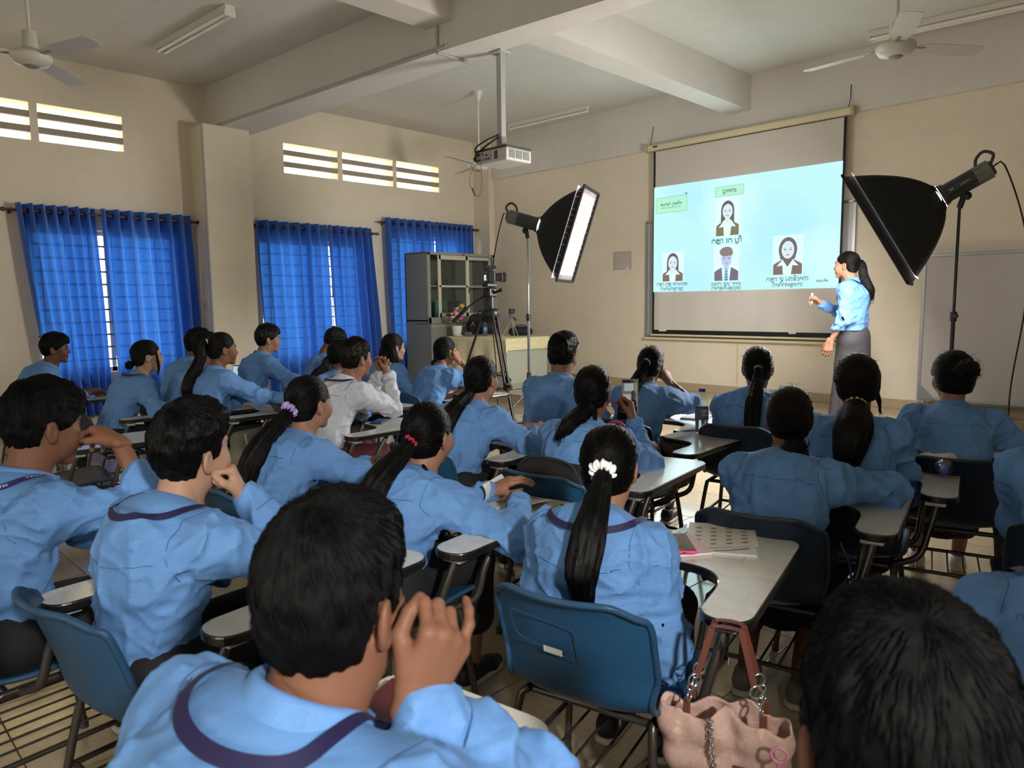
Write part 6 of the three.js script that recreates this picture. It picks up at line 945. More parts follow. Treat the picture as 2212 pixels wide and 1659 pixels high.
add('girlPurple', { label: 'girl with a lilac scrunchie and long ponytail, seen in profile at centre left', head: [-2.696, 0.969, -1.514], fine: 1, shirt: BLUE, skin: SKIN[2], hair: { cap: 'pony', tie: [0, 0.0, 0.103], tail: [[0, -0.02, 0.13], [0, -0.1, 0.15], [-0.01, -0.24, 0.15], [-0.02, -0.42, 0.13]], rad: [0.022, 0.036, 0.046, 0.044, 0.016], scrunchie: ['#a78fc9', 0.026, 0.014], tieLabel: 'lilac satin scrunchie', tieT: 0.3, stray: 10 }, R: { w: [0.2, TAB + 0.042, -0.52], pole: [0.8, -0.3, 0.2], pose: 'hold' }, L: { w: [0.1, TAB + 0.042, -0.5], pose: 'relaxed' }, chair: ch('tablet chair of the girl with the lilac scrunchie') });
add('girlPencil', { label: 'girl with low black ponytail holding a pencil, behind the dark-shirted boy', head: [-2.705, 0.991, -2.502], fine: 1, shirt: BLUE, skin: SKIN[2], hair: { cap: 'pony', c: 'black', tie: [0, -0.035, 0.1], tail: [[0, -0.055, 0.122], [0, -0.12, 0.14], [-0.02, -0.22, 0.135], [-0.03, -0.36, 0.12]], rad: [0.024, 0.036, 0.044, 0.042, 0.016], stray: 14 }, R: { w: [0.22, TAB + 0.06, -0.43], dir: [0.1, 0.25, -1], up: [0.6, 0.8, 0], pose: 'pinch', pole: [0.9, -0.5, 0.1] }, L: { w: [0.06, TAB + 0.042, -0.46] }, chair: ch('tablet chair of the girl holding a pencil', { x: -0.02 }) });
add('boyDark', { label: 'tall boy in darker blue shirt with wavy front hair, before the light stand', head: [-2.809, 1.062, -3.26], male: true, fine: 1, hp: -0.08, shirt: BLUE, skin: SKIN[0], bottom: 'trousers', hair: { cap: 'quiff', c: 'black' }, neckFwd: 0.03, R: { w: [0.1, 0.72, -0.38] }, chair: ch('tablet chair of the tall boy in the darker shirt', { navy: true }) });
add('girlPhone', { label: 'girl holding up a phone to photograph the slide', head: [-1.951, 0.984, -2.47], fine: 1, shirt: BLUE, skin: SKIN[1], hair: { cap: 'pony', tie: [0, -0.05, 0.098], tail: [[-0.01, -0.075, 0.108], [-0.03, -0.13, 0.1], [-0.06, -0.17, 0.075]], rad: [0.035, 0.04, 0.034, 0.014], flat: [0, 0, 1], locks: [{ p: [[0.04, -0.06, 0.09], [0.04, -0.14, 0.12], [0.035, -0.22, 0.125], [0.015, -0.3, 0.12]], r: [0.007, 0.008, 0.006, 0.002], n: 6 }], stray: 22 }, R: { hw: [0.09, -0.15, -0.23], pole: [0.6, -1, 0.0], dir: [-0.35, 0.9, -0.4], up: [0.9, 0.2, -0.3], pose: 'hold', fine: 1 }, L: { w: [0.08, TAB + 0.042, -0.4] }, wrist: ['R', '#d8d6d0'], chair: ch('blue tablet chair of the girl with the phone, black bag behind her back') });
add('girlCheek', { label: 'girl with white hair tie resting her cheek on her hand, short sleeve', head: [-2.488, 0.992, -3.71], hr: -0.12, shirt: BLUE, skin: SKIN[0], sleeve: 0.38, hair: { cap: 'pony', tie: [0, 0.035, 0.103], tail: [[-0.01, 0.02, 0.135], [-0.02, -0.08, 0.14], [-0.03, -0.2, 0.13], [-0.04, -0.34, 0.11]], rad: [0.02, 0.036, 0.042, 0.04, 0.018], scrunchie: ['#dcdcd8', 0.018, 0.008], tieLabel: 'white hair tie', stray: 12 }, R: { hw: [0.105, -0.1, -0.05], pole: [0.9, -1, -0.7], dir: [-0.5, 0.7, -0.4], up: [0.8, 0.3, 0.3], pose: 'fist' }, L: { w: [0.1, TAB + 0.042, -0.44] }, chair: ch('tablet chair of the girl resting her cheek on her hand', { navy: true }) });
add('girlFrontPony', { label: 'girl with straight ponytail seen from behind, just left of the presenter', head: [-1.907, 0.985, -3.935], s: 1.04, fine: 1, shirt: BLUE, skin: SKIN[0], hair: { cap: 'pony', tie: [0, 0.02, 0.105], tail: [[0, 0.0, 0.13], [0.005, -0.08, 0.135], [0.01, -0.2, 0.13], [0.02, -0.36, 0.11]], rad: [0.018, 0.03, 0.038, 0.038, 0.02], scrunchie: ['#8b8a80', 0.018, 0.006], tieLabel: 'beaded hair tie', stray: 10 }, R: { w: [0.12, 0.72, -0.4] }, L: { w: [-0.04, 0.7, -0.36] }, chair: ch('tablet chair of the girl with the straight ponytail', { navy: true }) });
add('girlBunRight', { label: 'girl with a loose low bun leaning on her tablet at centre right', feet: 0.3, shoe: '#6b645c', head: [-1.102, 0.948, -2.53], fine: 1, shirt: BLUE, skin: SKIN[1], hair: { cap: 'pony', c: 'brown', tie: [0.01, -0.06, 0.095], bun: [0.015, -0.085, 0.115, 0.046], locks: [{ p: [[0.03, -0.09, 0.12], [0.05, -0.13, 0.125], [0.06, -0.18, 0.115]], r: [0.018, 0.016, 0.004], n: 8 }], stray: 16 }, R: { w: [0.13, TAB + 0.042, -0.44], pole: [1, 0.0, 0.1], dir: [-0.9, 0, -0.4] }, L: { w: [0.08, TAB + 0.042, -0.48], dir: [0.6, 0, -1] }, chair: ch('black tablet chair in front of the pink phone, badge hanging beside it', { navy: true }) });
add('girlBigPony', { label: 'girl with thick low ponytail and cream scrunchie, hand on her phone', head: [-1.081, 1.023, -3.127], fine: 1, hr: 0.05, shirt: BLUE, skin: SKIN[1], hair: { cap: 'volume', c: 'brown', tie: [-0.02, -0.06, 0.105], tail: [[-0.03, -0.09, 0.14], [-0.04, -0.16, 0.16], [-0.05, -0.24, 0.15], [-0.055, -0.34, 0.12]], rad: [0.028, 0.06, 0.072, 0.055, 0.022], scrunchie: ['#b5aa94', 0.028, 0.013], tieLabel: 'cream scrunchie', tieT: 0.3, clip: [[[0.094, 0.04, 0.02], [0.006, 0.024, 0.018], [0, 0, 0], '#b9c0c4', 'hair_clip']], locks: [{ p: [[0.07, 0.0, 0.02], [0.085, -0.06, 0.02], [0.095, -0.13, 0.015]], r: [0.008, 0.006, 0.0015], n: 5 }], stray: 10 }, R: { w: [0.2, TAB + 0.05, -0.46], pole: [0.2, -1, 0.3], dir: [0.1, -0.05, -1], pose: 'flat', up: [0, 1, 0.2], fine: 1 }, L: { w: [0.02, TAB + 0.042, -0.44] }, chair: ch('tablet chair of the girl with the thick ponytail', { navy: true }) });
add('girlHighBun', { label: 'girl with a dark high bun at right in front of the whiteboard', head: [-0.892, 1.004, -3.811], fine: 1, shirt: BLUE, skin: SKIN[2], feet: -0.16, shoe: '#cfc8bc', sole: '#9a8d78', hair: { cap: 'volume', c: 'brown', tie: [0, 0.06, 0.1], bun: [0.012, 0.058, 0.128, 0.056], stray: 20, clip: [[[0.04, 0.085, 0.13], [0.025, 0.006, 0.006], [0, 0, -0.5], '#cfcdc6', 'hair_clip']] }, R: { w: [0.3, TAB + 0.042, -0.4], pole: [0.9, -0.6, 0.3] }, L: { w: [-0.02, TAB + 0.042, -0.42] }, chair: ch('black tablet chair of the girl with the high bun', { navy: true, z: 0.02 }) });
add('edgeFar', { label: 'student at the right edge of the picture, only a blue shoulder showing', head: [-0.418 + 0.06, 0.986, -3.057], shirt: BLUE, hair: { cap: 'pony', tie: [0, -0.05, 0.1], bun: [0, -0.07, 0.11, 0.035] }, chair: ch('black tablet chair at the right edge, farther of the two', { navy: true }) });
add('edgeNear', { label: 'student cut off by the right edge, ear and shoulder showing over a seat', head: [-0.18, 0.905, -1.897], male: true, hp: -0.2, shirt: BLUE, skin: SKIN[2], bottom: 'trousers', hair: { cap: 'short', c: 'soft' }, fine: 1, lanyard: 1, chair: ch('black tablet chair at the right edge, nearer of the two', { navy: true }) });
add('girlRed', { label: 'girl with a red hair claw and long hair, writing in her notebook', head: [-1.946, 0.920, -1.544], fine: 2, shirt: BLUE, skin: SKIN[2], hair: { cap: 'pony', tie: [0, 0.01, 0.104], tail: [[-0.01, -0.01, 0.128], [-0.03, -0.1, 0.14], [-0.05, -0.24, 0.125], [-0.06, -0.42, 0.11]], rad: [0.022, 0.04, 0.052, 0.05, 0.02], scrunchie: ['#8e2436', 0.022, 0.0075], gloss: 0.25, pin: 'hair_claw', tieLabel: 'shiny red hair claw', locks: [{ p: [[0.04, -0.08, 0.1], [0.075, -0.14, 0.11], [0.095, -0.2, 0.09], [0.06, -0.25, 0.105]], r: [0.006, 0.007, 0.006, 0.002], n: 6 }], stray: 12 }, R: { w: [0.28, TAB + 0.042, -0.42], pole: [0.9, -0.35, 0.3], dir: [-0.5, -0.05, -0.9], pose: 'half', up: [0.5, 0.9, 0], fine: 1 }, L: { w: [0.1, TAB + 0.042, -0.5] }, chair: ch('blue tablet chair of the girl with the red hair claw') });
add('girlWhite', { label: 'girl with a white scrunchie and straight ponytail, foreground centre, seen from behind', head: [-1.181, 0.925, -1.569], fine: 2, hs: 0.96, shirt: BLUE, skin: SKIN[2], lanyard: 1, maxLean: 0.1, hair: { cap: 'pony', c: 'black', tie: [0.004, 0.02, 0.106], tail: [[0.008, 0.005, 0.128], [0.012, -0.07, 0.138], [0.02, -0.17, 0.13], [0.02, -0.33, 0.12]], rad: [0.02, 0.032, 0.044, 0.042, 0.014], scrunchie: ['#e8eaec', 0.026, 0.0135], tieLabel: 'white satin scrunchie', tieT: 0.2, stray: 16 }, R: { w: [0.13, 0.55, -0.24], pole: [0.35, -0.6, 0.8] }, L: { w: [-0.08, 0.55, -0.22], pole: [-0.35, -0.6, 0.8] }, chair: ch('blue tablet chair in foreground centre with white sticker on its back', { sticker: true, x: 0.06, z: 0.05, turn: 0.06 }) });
add('boyChin', { maxLean: 0.1, label: 'young man resting his chin on his hand in the left foreground', head: [-1.905, 0.998, -0.721], male: true, fine: 2, hr: -0.1, hp: 0.05, shirt: BLUE, skin: SKIN[3], bottom: 'trousers', lanyard: 1, hair: { cap: 'short', c: 'black' }, R: { hw: [0.075, -0.125, -0.1], pole: [0.8, -1, -0.5], dir: [-0.25, 0.9, 0.25], up: [0.5, 0.0, -0.8], pose: 'fist', fine: 1 }, L: { w: [0.06, TAB + 0.042, -0.44] }, wrist: ['R', '#8c2a3a'], chair: ch('blue tablet chair of the young man resting his chin, foreground left') });
add('boyTemple', { maxLean: 0.08, label: 'young man at the left edge touching his temple, lanyard under his collar', head: [-2.381, 1.043, -0.493], male: true, fine: 2, hp: -0.1, shirt: BLUE, skin: SKIN[1], bottom: 'trousers', lanyard: 2, sleeve: 0.72, hair: { cap: 'fringe', c: 'soft' }, R: { hw: [0.15, -0.045, -0.14], pole: [0.7, -1, -0.5], dir: [-0.85, 0.3, 0.15], up: [0.2, 0.9, -0.3], pose: 'pinch', fine: 1 }, L: { w: [0.06, TAB + 0.042, -0.44] }, chair: ch('blue tablet chair at the left edge, foreground') });
add('boyFront', { label: 'young man with big dark hair in the near foreground, hand against his head', head: [-0.738, 1.014, -0.436], male: true, fine: 2, hs: 1.0, nd: 0.115, maxLean: 0.2, side: 0.1, hr: 0.06, hp: -0.12, shirt: BLUE, skin: SKIN[1], bottom: 'trousers', lanyard: 1, hair: { cap: 'short', c: 'soft' }, R: { hw: [0.1, -0.1, -0.03], pole: [0.5, -1, -0.35], dir: [0.25, 0.8, -0.35], up: [0.95, 0.1, 0.35], pose: 'half', fine: 1 }, L: { w: [0.04, TAB + 0.042, -0.44] }, chair: ch('tablet chair of the young man in the near foreground', { at: [-1.08, -0.25], turn: -0.08 }) });
add('boyCorner', { label: 'dark-haired student in the bottom right corner, seen close from behind', head: [-0.175, 0.970, -0.666], male: true, fine: 2, hs: 1.05, hp: -0.15, shirt: BLUE, skin: SKIN[1], bottom: 'trousers', hair: { cap: 'short', c: 'soft' }, R: { w: [0.2, 0.72, -0.4] }, chair: ch('tablet chair of the student in the bottom right corner', { navy: true }) });
add('presenter', { label: 'presenter with long ponytail standing before the screen with a remote', head: [-2.557, 1.690, -7.02], stand: true, floorY: HP, s: 1.03, yaw: 1.68, hy: -0.12, hp: 0.03, fine: 1, shirt: BLUE, skin: SKIN[2], lowM: greyClothM, lanyard: 1, lean: 0.03, hair: { cap: 'pony', tie: [0, 0.035, 0.104], tail: [[0, 0.03, 0.13], [-0.005, -0.05, 0.15], [-0.01, -0.16, 0.15], [-0.005, -0.3, 0.175]], rad: [0.02, 0.034, 0.038, 0.034, 0.012], scrunchie: ['#5b4a44', 0.018, 0.005], tieLabel: 'dark hair tie' }, R: { w: [0.1, 1.2, -0.32], pole: [0.6, -1, 0.4], dir: [-0.1, 0.6, -0.8], up: [0.7, 0.5, 0.3], pose: 'hold', fine: 1 }, L: { w: [-0.17, 0.86, -0.16], pole: [-0.4, -0.2, 1], dir: [0.1, -1, -0.25], up: [-0.9, 0, 0], pose: 'relaxed', fine: 1 } });
// ───────────────────────── things on and around the chairs ─────────────────────────
const tab = (k, x, z) => who[k].chair.onTab(x, z).toArray();
function phone(label, p, turn, body, screenCol, o = {}) {
  const t = thing('mobile_phone', label, 'phone', p, turn);
  mesh('phone_case', rbox(0.076, 0.0095, 0.158, 0.004, 0, 0.0048, 0), mat(body, 0.45), t);
  mesh('phone_glass', rbox(0.07, 0.0012, 0.151, 0.0005, 0, 0.0098, 0), mat(screenCol, 0.06, { clearcoat: 1, clearcoatRoughness: 0.03 }), t);
  if (o.port) mesh('charge_port', rbox(0.01, 0.003, 0.002, 0.001, 0, 0.0048, 0.0792), blackM, t);
  if (o.tilt) t.rotation.set(...o.tilt, 'YXZ');
  return t;
}
const paperM = mat('#d9d8d4', 0.85);
function pageTexture(kind) {
  return canvasTexture(384, 512, (c) => {
    c.fillStyle = kind === 1 ? '#c9c6b8' : '#dcdcda'; c.fillRect(0, 0, 384, 512); c.fillStyle = kind === 1 ? '#a89c90' : '#8e97ab';
    if (kind === 1) { c.fillStyle = '#9c7c76'; for (let i = 0; i < 2; i++) c.fillRect(40, 26 + i * 20, 300 - i * 90, 9); for (let i = 0; i < 5; i++) for (let j = 0; j < 4; j++) { c.fillStyle = '#77786e'; c.beginPath(); c.ellipse(62 + j * 86, 110 + i * 74, 20, 15, 0, 0, TAU); c.fill(); c.fillStyle = '#a7a598'; c.fillRect(38 + j * 86, 134 + i * 74, 52, 5); } }
    else for (let i = 0; i < 20; i++) { let x = 26; while (x < 330) { const w = 12 + ((i * 37 + x * 13) % 34); c.fillRect(x, 28 + i * 23, Math.min(w, 350 - x), 4); x += w + 9; } }
  });
}
const pageM = [mat('#ffffff', 0.8, { map: pageTexture(0) }), mat('#ffffff', 0.5, { map: pageTexture(1) })];
// open booklet / notebook lying flat: block of pages with a slightly lifted top sheet
function booklet(name, label, p, turn, w, h, th, page, cover, curl = 0.012) {
  const t = thing(name, label, 'notebook', p, turn);
  mesh('cover', rbox(w, 0.002, h, 0.0008, 0, 0.001, 0), mat(cover, 0.5), t);
  mesh('pages', rbox(w - 0.004, th, h - 0.004, 0.001, 0, 0.002 + th / 2, 0), paperM, t);
  mesh('top_page', sheet((u, v) => V(lerp(-w / 2, w / 2, u), 0.0035 + th + curl * u * u * (0.3 + v) + 0.001, lerp(-h / 2, h / 2, v)), 14, 10, 0.0004), page, t);
  return t;
}
function pen(label, a, b, col) { const A = toV(a), B = toV(b), t = thing('pen', label, 'pen', A.toArray()), d = B.clone().sub(A); mesh('barrel', rod([0, 0, 0], d.clone().multiplyScalar(0.88), 0.004, 0.004, 8), mat(col, 0.35), t); mesh('tip', rod(d.clone().multiplyScalar(0.88), d, 0.0038, 0.0006, 8), mat('#d9c9a2', 0.5), t); return t; }
// foreground girl's tablet
booklet('magazine', 'curled magazine with small pictures on the foreground tablet', tab('girlWhite', 0.16, -0.49), 0.5, 0.2, 0.27, 0.004, pageM[1], '#b9c2c0', 0.02);
{
  const t = booklet('spiral_notebook', 'small pink spiral notebook under the phone with the pink case', tab('girlWhite', 0.075, -0.37), 0.95, 0.12, 0.17, 0.006, mat('#cfb3b8', 0.7), '#cf9aa6', 0.002);
  for (let k = 0; k < 14; k++) mesh('spiral_ring', torus(0.006, 0.0009, 5, 10).rotateY(Math.PI / 2).applyMatrix4(M4([-0.05 + k * 0.0078, 0.006, -0.085], [0, Math.PI / 2, 0])), blackM, t);
}
phone('phone in a bright pink case on the foreground tablet', tab('girlWhite', 0.075, -0.345).map((v, i) => i === 1 ? v + 0.014 : v), 0.75, '#e03a8c', '#1a1a1e', { port: true });
pen('clear ballpoint pen by the magazine on the foreground tablet', tab('girlWhite', 0.04, -0.46).map((v, i) => i === 1 ? v + 0.012 : v), tab('girlWhite', 0.03, -0.56).map((v, i) => i === 1 ? v + 0.012 : v), '#b9c6d8');
// handbag hanging from the narrow end of that tablet by its straps
{
  const at = who.girlWhite.chair.onTab(0.33, 0.04), t = thing('handbag', 'pink suede handbag with chain straps hanging from the foreground tablet', 'handbag', [at.x + 0.02, 0.27, at.z + 0.06], 0.35);
  const sued = texture(256, (u, v) => { const m = tnoise(u, v, 9) * 0.5 + tnoise(u, v, 26, 3) * 0.4 + tnoise(u, v, 80, 8) * 0.2, k = 1 + 0.14 * m + (tnoise(u, v, 14, 11) > 0.4 ? 0.1 : 0); return [216 * k, 186 * k, 176 * k]; }, true, [3, 3]);
  const bm = mat('#f4ece8', 0.9, { map: sued }), lm = mat('#6a3b30', 0.55), cm = mat('#c2c4c6', 0.18, { metalness: 0.9 });
  const f = new Field(0.04).cap([-0.12, 0.05, 0], [0.12, 0.05, 0], 0.055, 0.055).cap([-0.13, 0.14, 0], [0.13, 0.14, 0], 0.055, 0.055).cap([-0.12, 0.2, 0], [0.12, 0.2, 0], 0.045, 0.045);
  const fd = (x, y, z) => { const d = f.d(x, y, z) + 0.008 * Math.sin(x * 40 + 4 * noise(x * 9, y * 6, 3)) * smooth(0.03, 0.2, y) + 0.004 * noise(x * 20, y * 20, z * 20), mouth = 0.2 + 0.016 * Math.sin(x * 26 + 1) + 0.01 * Math.cos(x * 55) * Math.sign(z); return Math.max(d, -(d + 0.011), y - mouth); };
  mesh('bag_body', uvBox(fieldMesh(fd, [-0.21, -0.03, -0.09], [0.21, 0.25, 0.09], 0.005, 2.4), 1), bm, t); t.scale.set(0.82, 0.82, 0.82); t.position.y = 0.3;
  const TY = (TAB - 0.3) / 0.82 + 0.003;
  for (const z of [-0.035, 0.035]) {
    mesh('strap', merge([-1, 1].map((q) => sheet((u, v) => { const y = lerp(TY + 0.006 + (z > 0 ? 0.002 : 0), 0.3, u), x = q * lerp(0.037, 0.075, u), w = 0.0085; return V(x + (v - 0.5) * 2 * w, y, z * lerp(0.6, 1, u)); }, 12, 2, 0.0028)).concat([sheet((u, v) => V(lerp(-0.037, 0.037, u), TY + 0.006 + 0.004 * Math.sin(u * Math.PI), z * 0.6 + (v - 0.5) * 0.016), 8, 2, 0.0028)])), lm, t);
    for (const q of [-1, 1]) { const c = mesh('chain', torus(0.017, 0.003, 7, 18).applyMatrix4(M4([q * 0.08, 0.287, z], [0, 0.5, 0])), cm, t); let y = 0.265; for (let k = 0; k < 2; k++) { mesh('chain_link', torus(k === 1 ? 0.016 : 0.009, 0.0028, 7, 14).applyMatrix4(M4([q * (0.09 + k * 0.004), y - (k === 1 ? 0.008 : 0), z], [0, k % 2 ? 1.4 : 0.2, 0])), cm, c); y -= 0.018; } mesh('strap_tab', rbox(0.02, 0.04, 0.006, 0.003, q * 0.1, 0.21, z * 1.15), lm, c); }
  }
  const sc = mesh('hanging_chain', tube([[-0.03, 0.2, 0.066], [-0.025, 0.12, 0.072], [-0.01, 0.03, 0.066]], 0.002, 12, 5), cm, t); for (let k = 0; k < 14; k++) mesh('chain_link', torus(0.006, 0.0016, 5, 10).applyMatrix4(M4([-0.03 + 0.02 * (k / 14) ** 2, 0.2 - k * 0.012, 0.068 + 0.004 * Math.sin(k / 4)], [0, k % 2 ? 1.4 : 0, 0.3])), cm, sc);
  mesh('leather_patch', rbox(0.06, 0.045, 0.004, 0.003, 0.06, 0.06, 0.058), lm, t);
  const kc = thing('bag_charm', 'pink and blue bead charm clipped to the handbag', 'charm', [at.x + 0.02 + 0.135, 0.31, at.z + 0.06 + 0.02], 0.35), pk = mat('#d98aa6', 0.35), bl = mat('#2f5fc0', 0.3);
  mesh('clip_ring', torus(0.016, 0.0035, 7, 18).translate(0, 0.135, 0.03), pk, kc); mesh('clip', rod([0, 0.12, 0.03], [0, 0.09, 0.03], 0.004), pk, kc); mesh('clip_ring', torus(0.014, 0.003, 7, 18).translate(0, 0.078, 0.03), pk, kc);
  mesh('bead', ball(0.012, 0, 0.055, 0.03), mat('#c97a7c', 0.35), kc); for (let k = 0; k < 5; k++) mesh('petal_bead', ball(0.011, Math.cos(k * TAU / 5) * 0.014, 0.036 + Math.sin(k * TAU / 5) * 0.008, 0.034), bl, kc); mesh('bead', ball(0.014, 0.002, 0.016, 0.032), mat('#e0508c', 0.3), kc); for (const x of [-0.012, 0.014]) mesh('bead_strand', merge([0, 1, 2].map((k) => ball(0.006, x, 0.0 - k * 0.012, 0.032))), k2(x), kc);
  function k2(x) { return x < 0 ? mat('#3bb0a8', 0.3) : mat('#d94f90', 0.3); }
}
// girl with the red claw: papers, pen
booklet('notebook', 'open notebook with handwriting under the writing hand', tab('girlRed', 0.24, -0.42), 0.3, 0.15, 0.2, 0.006, pageM[0], '#c9ccd2', 0.03);
{ const p = tab('girlRed', 0.1, -0.46), t = thing('curled_page', 'curled-over sheet of paper beside the writing hand', 'paper', p, 0.4); mesh('sheet', sheet((u, v) => { const a = u * 2.4; return V(-0.05 + 0.045 * Math.sin(a), 0.002 + 0.045 * (1 - Math.cos(a)), lerp(-0.09, 0.09, v)); }, 16, 4, 0.0006), pageM[0], t); }
pen('clear pen lying by the open notebook', tab('girlRed', 0.3, -0.3).map((v, i) => i === 1 ? v + 0.004 : v), tab('girlRed', 0.33, -0.42).map((v, i) => i === 1 ? v + 0.004 : v), '#cfd8e6');
// empty chair with bottle and phone on its tablet
const empty = chair(-2.13, -3.02, 0.03, 'empty tablet chair with a water bottle and a phone on it', { navy: true });
bottle('water_bottle', 'clear water bottle on the tablet of the empty chair', empty.onTab(0.12, -0.5).toArray(), 0.25, '#24407e', '#5c6a80');
phone('black phone lying beside the water bottle on the empty tablet', empty.onTab(0.22, -0.52).toArray(), -0.75, '#17181c', '#0b0c0f');
{
  const p = empty.onTab(-0.1, -0.02, 0.412), t = thing('school_bag', 'dark school bag with a pink handle on the empty chair', 'bag', p.toArray(), 0.3);
  mesh('bag_body', new Field(0.05).cap([-0.07, 0.1, 0], [0.07, 0.1, 0], 0.1, 0.095, [0, 0, 1], 1.2).cap([-0.05, 0.22, 0.02], [0.05, 0.22, 0.02], 0.07, 0.065).mesh(0.012).translate(0, 0.005, 0), mat('#1c1a1e', 0.8), t);
  mesh('handle', tube([[-0.06, 0.26, 0.03], [-0.04, 0.335, 0.03], [0.03, 0.335, 0.03], [0.06, 0.26, 0.03]], 0.011, 18, 7), mat('#c03a68', 0.6), t);
}
// girl with phone: the phone she holds, bag behind her
{
  const w = who.girlPhone, p = w.toWorld(w.J.R.Wr.clone().addScaledVector(w.J.R.dir, 0.1).add(V(-0.02, 0.02, -0.035)));
  const t = thing('mobile_phone', 'phone held up by the girl to take a picture', 'phone', p.toArray(), 0.42), m = canvasTexture(96, 192, (c) => { c.fillStyle = '#8e8478'; c.fillRect(0, 0, 96, 192); c.fillStyle = '#c9dede'; c.fillRect(12, 20, 60, 46); c.fillStyle = '#202226'; c.fillRect(0, 0, 96, 16); c.fillRect(60, 80, 30, 80); c.beginPath(); c.arc(72, 76, 14, 0, TAU); c.fill(); c.fillStyle = '#d8d2c6'; c.fillRect(6, 84, 50, 60); c.fillStyle = '#141518'; c.fillRect(0, 160, 96, 32); });
  t.rotation.set(-0.12, 0.42, 0.02, 'YXZ');
  mesh('phone_case', rbox(0.078, 0.16, 0.01, 0.004, 0, 0, 0), mat('#b08a84', 0.45), t); mesh('phone_display', new THREE.PlaneGeometry(0.07, 0.15).translate(0, 0, 0.0054), mat('#101114', 0.2, { emissive: '#ffffff', emissiveMap: m, emissiveIntensity: 0.35 }), t);
  const b = w.chair.onTab(0.02, 0.12, 0.42), bg = thing('backpack', 'black backpack wedged between the phone girl and her chair back', 'backpack', b.toArray(), 0.1);
  mesh('bag_body', new Field(0.05).cap([-0.13, 0.14, 0], [0.13, 0.14, 0], 0.08, 0.075).cap([-0.12, 0.27, 0.02], [0.12, 0.27, 0.02], 0.065, 0.06).mesh(0.012), mat('#16171a', 0.75), bg); mesh('zip_band', tube([[-0.17, 0.2, 0.07], [-0.12, 0.335, 0.06], [0.1, 0.335, 0.06], [0.16, 0.2, 0.07]], 0.005, 20, 6), mat('#2b2c30', 0.5), bg);
}
pen('pencil held by the girl with low ponytail', who.girlPencil.toWorld(who.girlPencil.J.R.Wr.clone().add(V(-0.13, 0.02, -0.06))), who.girlPencil.toWorld(who.girlPencil.J.R.Wr.clone().add(V(0.03, 0.035, -0.1))), '#b9ab5a');
booklet('notebook', 'open notebook on the tablet in front of the girl with the pencil', tab('girlPencil', 0.1, -0.46), 0.1, 0.15, 0.2, 0.008, pageM[0], '#b9bcc2');
booklet('notebook', 'open white notebook in front of the tall boy', tab('boyDark', 0.18, -0.44), 0.2, 0.16, 0.21, 0.012, mat('#d8d6cc', 0.85), '#2a2c30');
booklet('notebook', 'sheet of notes under the elbow of the girl resting her cheek', tab('girlCheek', 0.2, -0.45), 0.2, 0.15, 0.2, 0.003, pageM[0], '#c9ccd2', 0.004);
// girl with thick ponytail: phone, cloth bag, bottle lying down
phone('phone with a dark green display under the hand of the thick-ponytail girl', tab('girlBigPony', 0.18, -0.5).map((v, i) => i === 1 ? v + 0.035 : v), 0.25, '#3a2c28', '#3c4a44', { tilt: [0.12, 0.25, 0] });
{
  const t = thing('cloth_bag', 'white cotton bag with dark line drawings heaped on a tablet', 'bag', tab('girlBigPony', 0.28, -0.46), 0.2), m = canvasTexture(256, 256, (c) => { c.fillStyle = '#d9d2c4'; c.fillRect(0, 0, 256, 256); c.strokeStyle = '#4a4440'; c.lineWidth = 3; for (let i = 0; i < 14; i++) { c.beginPath(); const x = (i * 83) % 240, y = (i * 57) % 240; c.moveTo(x, y); c.quadraticCurveTo(x + 20, y - 26, x + 36, y + 8); c.quadraticCurveTo(x + 10, y + 22, x + 44, y + 28); c.stroke(); } c.fillStyle = '#b5754e'; for (let i = 0; i < 5; i++) c.fillRect((i * 101) % 230, (i * 71) % 230, 12, 9); });
  const f = new Field(0.03).cap([-0.06, 0.02, 0.1], [-0.05, 0.02, -0.1], 0.02, 0.022).cap([0.04, 0.02, 0.1], [0.05, 0.025, -0.1], 0.02, 0.03).cap([0, 0.018, 0.06], [0, 0.02, -0.12], 0.02, 0.025);
  const fd = (x, y, z) => Math.max(f.d(x, y, z) + 0.008 * noise(x * 26, y * 26, z * 20) - 0.006 * Math.abs(noise(x * 15, y * 10, z * 15)), 0.001 - y);
  mesh('bag_cloth', uvBox(fieldMesh(fd, [-0.12, -0.01, -0.18], [0.12, 0.09, 0.15], 0.006, 2.2), 4), mat('#ffffff', 0.9, { map: m }), t);
  const q = tab('girlBigPony', 0.3, -0.33); bottle('water_bottle', 'water bottle lying on its side by the white cotton bag', [q[0], q[1] + 0.035, q[2] - 0.06], 0.21, '#2f58b4', '#9fb6cc', [Math.PI / 2 - 0.1, 0.25, 0]);
}
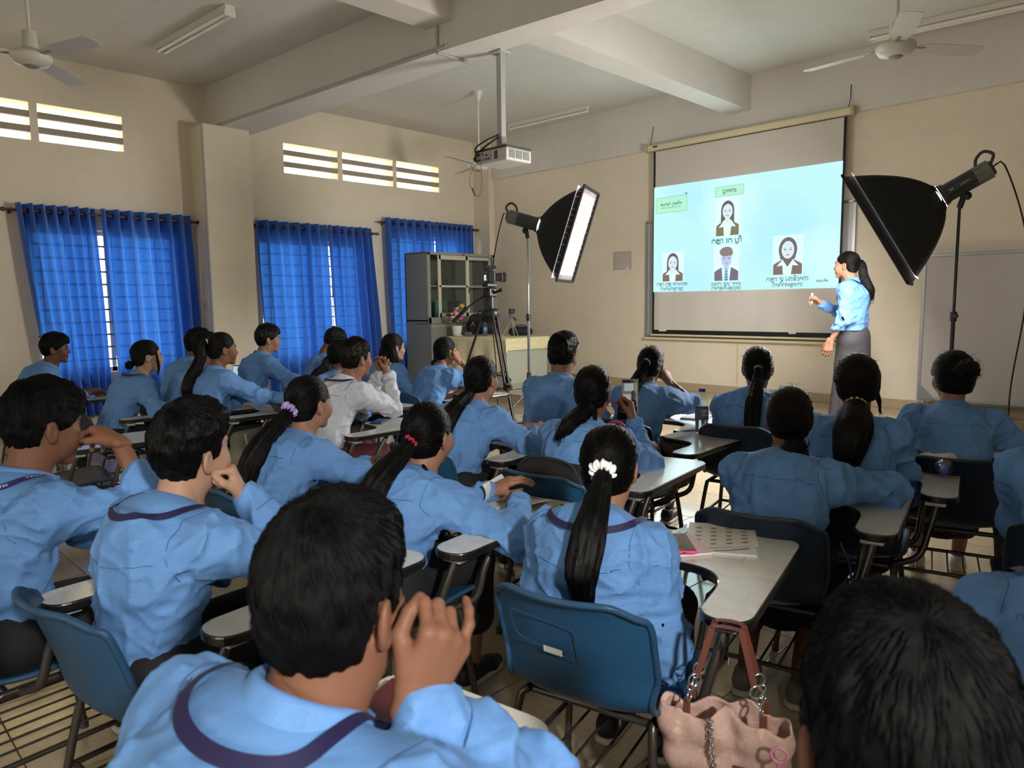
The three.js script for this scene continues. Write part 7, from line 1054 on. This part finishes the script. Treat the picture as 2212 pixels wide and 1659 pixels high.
// girl with the high bun: paper and dark pencil case
booklet('notebook', 'white paper pad on the tablet of the girl with the high bun', tab('girlHighBun', 0.24, -0.46), 0.1, 0.16, 0.22, 0.004, mat('#d2d2d0', 0.8), '#c4c6c8', 0.003);
{ const t = thing('pencil_case', 'black pencil case with a cord on the right-hand tablet', 'case', tab('girlHighBun', 0.2, -0.52).map((v, i) => i === 1 ? v + 0.008 : v), 0.8); mesh('case_body', rbox(0.07, 0.045, 0.14, 0.015, 0, 0.024, 0), mat('#121316', 0.6), t); mesh('cord', tube([[0, 0.03, 0.07], [0.03, 0.01, 0.1], [0.06, 0.008, 0.05], [0.05, 0.008, 0.0]], 0.003, 18, 5), blackM, t); }
{ const b = who.girlHighBun.toWorld([0.12, 0.47, -0.2]), t = thing('dark_jacket', 'shiny black jacket lying across the lap of the girl with the high bun', 'jacket', b.toArray(), 0.3); const f = new Field(0.05).cap([-0.1, 0.04, 0], [0.12, 0.04, 0.03], 0.05, 0.05).cap([0.1, 0.03, 0.0], [0.14, -0.12, 0.06], 0.045, 0.035); mesh('cloth', fieldMesh((x, y, z) => f.d(x, y, z) + 0.012 * noise(x * 18, y * 18, z * 18), [-0.2, -0.2, -0.1], [0.24, 0.14, 0.16], 0.01, 2.2), mat('#131417', 0.35), t); mesh('zip', tube([[-0.08, 0.1, 0.0], [0.02, 0.1, 0.02], [0.12, 0.09, 0.03]], 0.003, 12, 5), aluM, t); }
// name badge hanging beside the black chair
{
  const c = who.girlBunRight.chair.onTab(0.265, 0.17, 0.42), t = thing('name_badge', 'name badge hanging on a lanyard beside the black chair', 'badge', c.toArray(), 0.5), m = canvasTexture(96, 144, (x) => { x.fillStyle = '#9fb2c8'; x.fillRect(0, 0, 96, 144); x.fillStyle = '#5d7190'; x.fillRect(22, 14, 50, 6); x.fillRect(28, 26, 40, 5); x.fillStyle = '#c9d4dc'; x.fillRect(46, 80, 36, 46); x.fillStyle = '#2a2526'; x.beginPath(); x.arc(64, 96, 11, 0, TAU); x.fill(); x.fillRect(52, 104, 24, 22); x.fillStyle = '#70809a'; x.fillRect(14, 132, 60, 5); });
  mesh('card', rbox(0.058, 0.088, 0.003, 0.0012, 0, 0.045, 0), mat('#b9c6d4', 0.35), t); mesh('card_print', new THREE.PlaneGeometry(0.054, 0.084).translate(0, 0.045, 0.0018), mat('#ffffff', 0.3, { map: m }), t); mesh('clip', rbox(0.012, 0.025, 0.004, 0.002, 0, 0.1, 0), aluM, t); mesh('lanyard_cord', tube([[0, 0.11, 0], [-0.005, 0.16, -0.01], [-0.03, 0.22, -0.03]], 0.004, 12, 5), navyRibbonM, t);
}
// near foreground: maroon book on the tablet
{ const t = thing('maroon_book', 'thick book with a maroon cover in the near foreground', 'book', tab('boyFront', 0.17, -0.4), 0.35); mesh('cover', merge([rbox(0.17, 0.003, 0.24, 0.001, 0, 0.0015, 0), rbox(0.17, 0.003, 0.24, 0.001, 0, 0.0275, 0), rbox(0.003, 0.029, 0.24, 0.001, -0.085, 0.0145, 0)]), mat('#5a1d26', 0.45, { bumpMap: rep(plasterBump, 8, 8), bumpScale: 0.0005 }), t); mesh('pages', rbox(0.163, 0.023, 0.234, 0.001, 0.001, 0.0145, 0), paperM, t); }
// man in white: phone, and the tablet ahead with bottle and papers
phone('phone with a blue display beside the elbow of the man in white', tab('manWhite', 0.06, -0.36), 0.6, '#20242c', '#2a3f8c');
booklet('notebook', 'papers lying by the water bottle in front of the man in white', tab('girlGlasses', 0.14, -0.4), 0.4, 0.19, 0.24, 0.012, mat('#d6d2c8', 0.85), '#8a5d44', 0.03);
bottle('water_bottle', 'water bottle with blue label in front of the man in white', tab('girlGlasses', 0.3, -0.36), 0.22, '#2a58b0', '#3c78c0');
// laptop on the tablet next to the high-ponytail girl
{
  const p = tab('boyByPillar', 0.22, -0.42), t = thing('laptop', 'open laptop with a bright display beside the high-ponytail girl', 'laptop', p, 0.4);
  mesh('keyboard_deck', rbox(0.32, 0.014, 0.22, 0.004, 0, 0.008, 0), mat('#8f9499', 0.4, { metalness: 0.4 }), t);
  const ld = mesh('display_lid', rbox(0.32, 0.215, 0.007, 0.003).translate(0, 0.1075, 0).applyMatrix4(M4([0, 0.014, -0.11], [-0.3, 0, 0])), mat('#1a1c1f', 0.4), t);
  mesh('laptop_screen', new THREE.PlaneGeometry(0.305, 0.195).translate(0, 0.1075, 0.0042).applyMatrix4(M4([0, 0.014, -0.11], [-0.3, 0, 0])), mat('#0a0a0c', 0.2, { emissive: new THREE.Color(0.62, 0.8, 0.92), emissiveIntensity: 0.55 }), ld);
  mesh('keys', rbox(0.27, 0.003, 0.1, 0.001, 0, 0.016, -0.03), mat('#26282b', 0.6), t);
}
// canvas bag hanging on the high-ponytail girl's chair
{ const c = who.girlTallPony.chair.onTab(0.29, -0.12, 0.24), t = thing('canvas_bag', 'olive canvas bag hanging from the tablet of the high-ponytail girl', 'bag', c.toArray(), 0.3); mesh('bag_body', new Field(0.04).cap([-0.02, 0.12, -0.13], [0.02, 0.12, 0.13], 0.1, 0.1, [1, 0, 0], 1.6).cap([0, 0.26, -0.12], [0, 0.26, 0.12], 0.06, 0.06, [1, 0, 0], 1.8).mesh(0.014), mat('#6d675a', 0.9, { map: clothTint }), t); mesh('strap', tube([[0.05, 0.3, -0.1], [0.08, 0.15, -0.12], [0.09, -0.02, -0.04], [0.08, 0.02, 0.06], [0.05, 0.3, 0.1]], 0.007, 26, 6), mat('#8d8878', 0.8), t); }
// beige bag on the lap of the girl resting her cheek
{ const b = who.girlCheek.toWorld([0.12, 0.47, -0.16]), t = thing('beige_bag', 'beige cloth bag on the lap of the girl resting her cheek', 'bag', b.toArray(), 0.2); const f = new Field(0.05).cap([-0.08, 0.05, 0], [0.12, 0.05, 0], 0.06, 0.07).cap([0.1, 0.02, 0], [0.16, -0.1, 0.05], 0.06, 0.05); mesh('bag_cloth', fieldMesh((x, y, z) => f.d(x, y, z) + 0.01 * noise(x * 16, y * 16, z * 16), [-0.18, -0.2, -0.12], [0.28, 0.16, 0.16], 0.01, 2.2), mat('#8a7864', 0.9, { map: clothTint }), t); mesh('strap', tube([[0.05, 0.1, 0.05], [0.14, 0.06, 0.08], [0.2, -0.06, 0.1]], 0.008, 14, 6), mat('#5e5142', 0.8), t); }
// second empty chair between the left rows
chair(-4.55, -1.05, -0.05, 'empty tablet chair with bare legs in front of the left-edge young man', { navy: true });
// presenter's remote
{ const w = who.presenter, p = w.toWorld(w.J.R.Wr.clone().addScaledVector(w.J.R.dir, 0.085).add(V(-0.005, 0.0, -0.02))), t = thing('remote_pointer', 'small white remote in the raised hand of the presenter', 'remote', p.toArray(), 1.2); mesh('remote_body', rbox(0.022, 0.1, 0.014, 0.006, 0, 0.01, 0), mat('#d8d6d2', 0.4), t); mesh('button', ball(0.004, 0, 0.03, 0.008), darkPlasticM, t); }
// pen of the braid girl
{ const w = who.girlBraid, p = w.J.R.Wr.clone().addScaledVector(w.J.R.dir, 0.1); pen('dark pen between the fingers of the girl with the braid', w.toWorld(p.clone().add(V(0.02, -0.06, 0.0))), w.toWorld(p.clone().add(V(-0.02, 0.07, 0.02))), '#1c2440'); }
renderer.render(scene, camera);
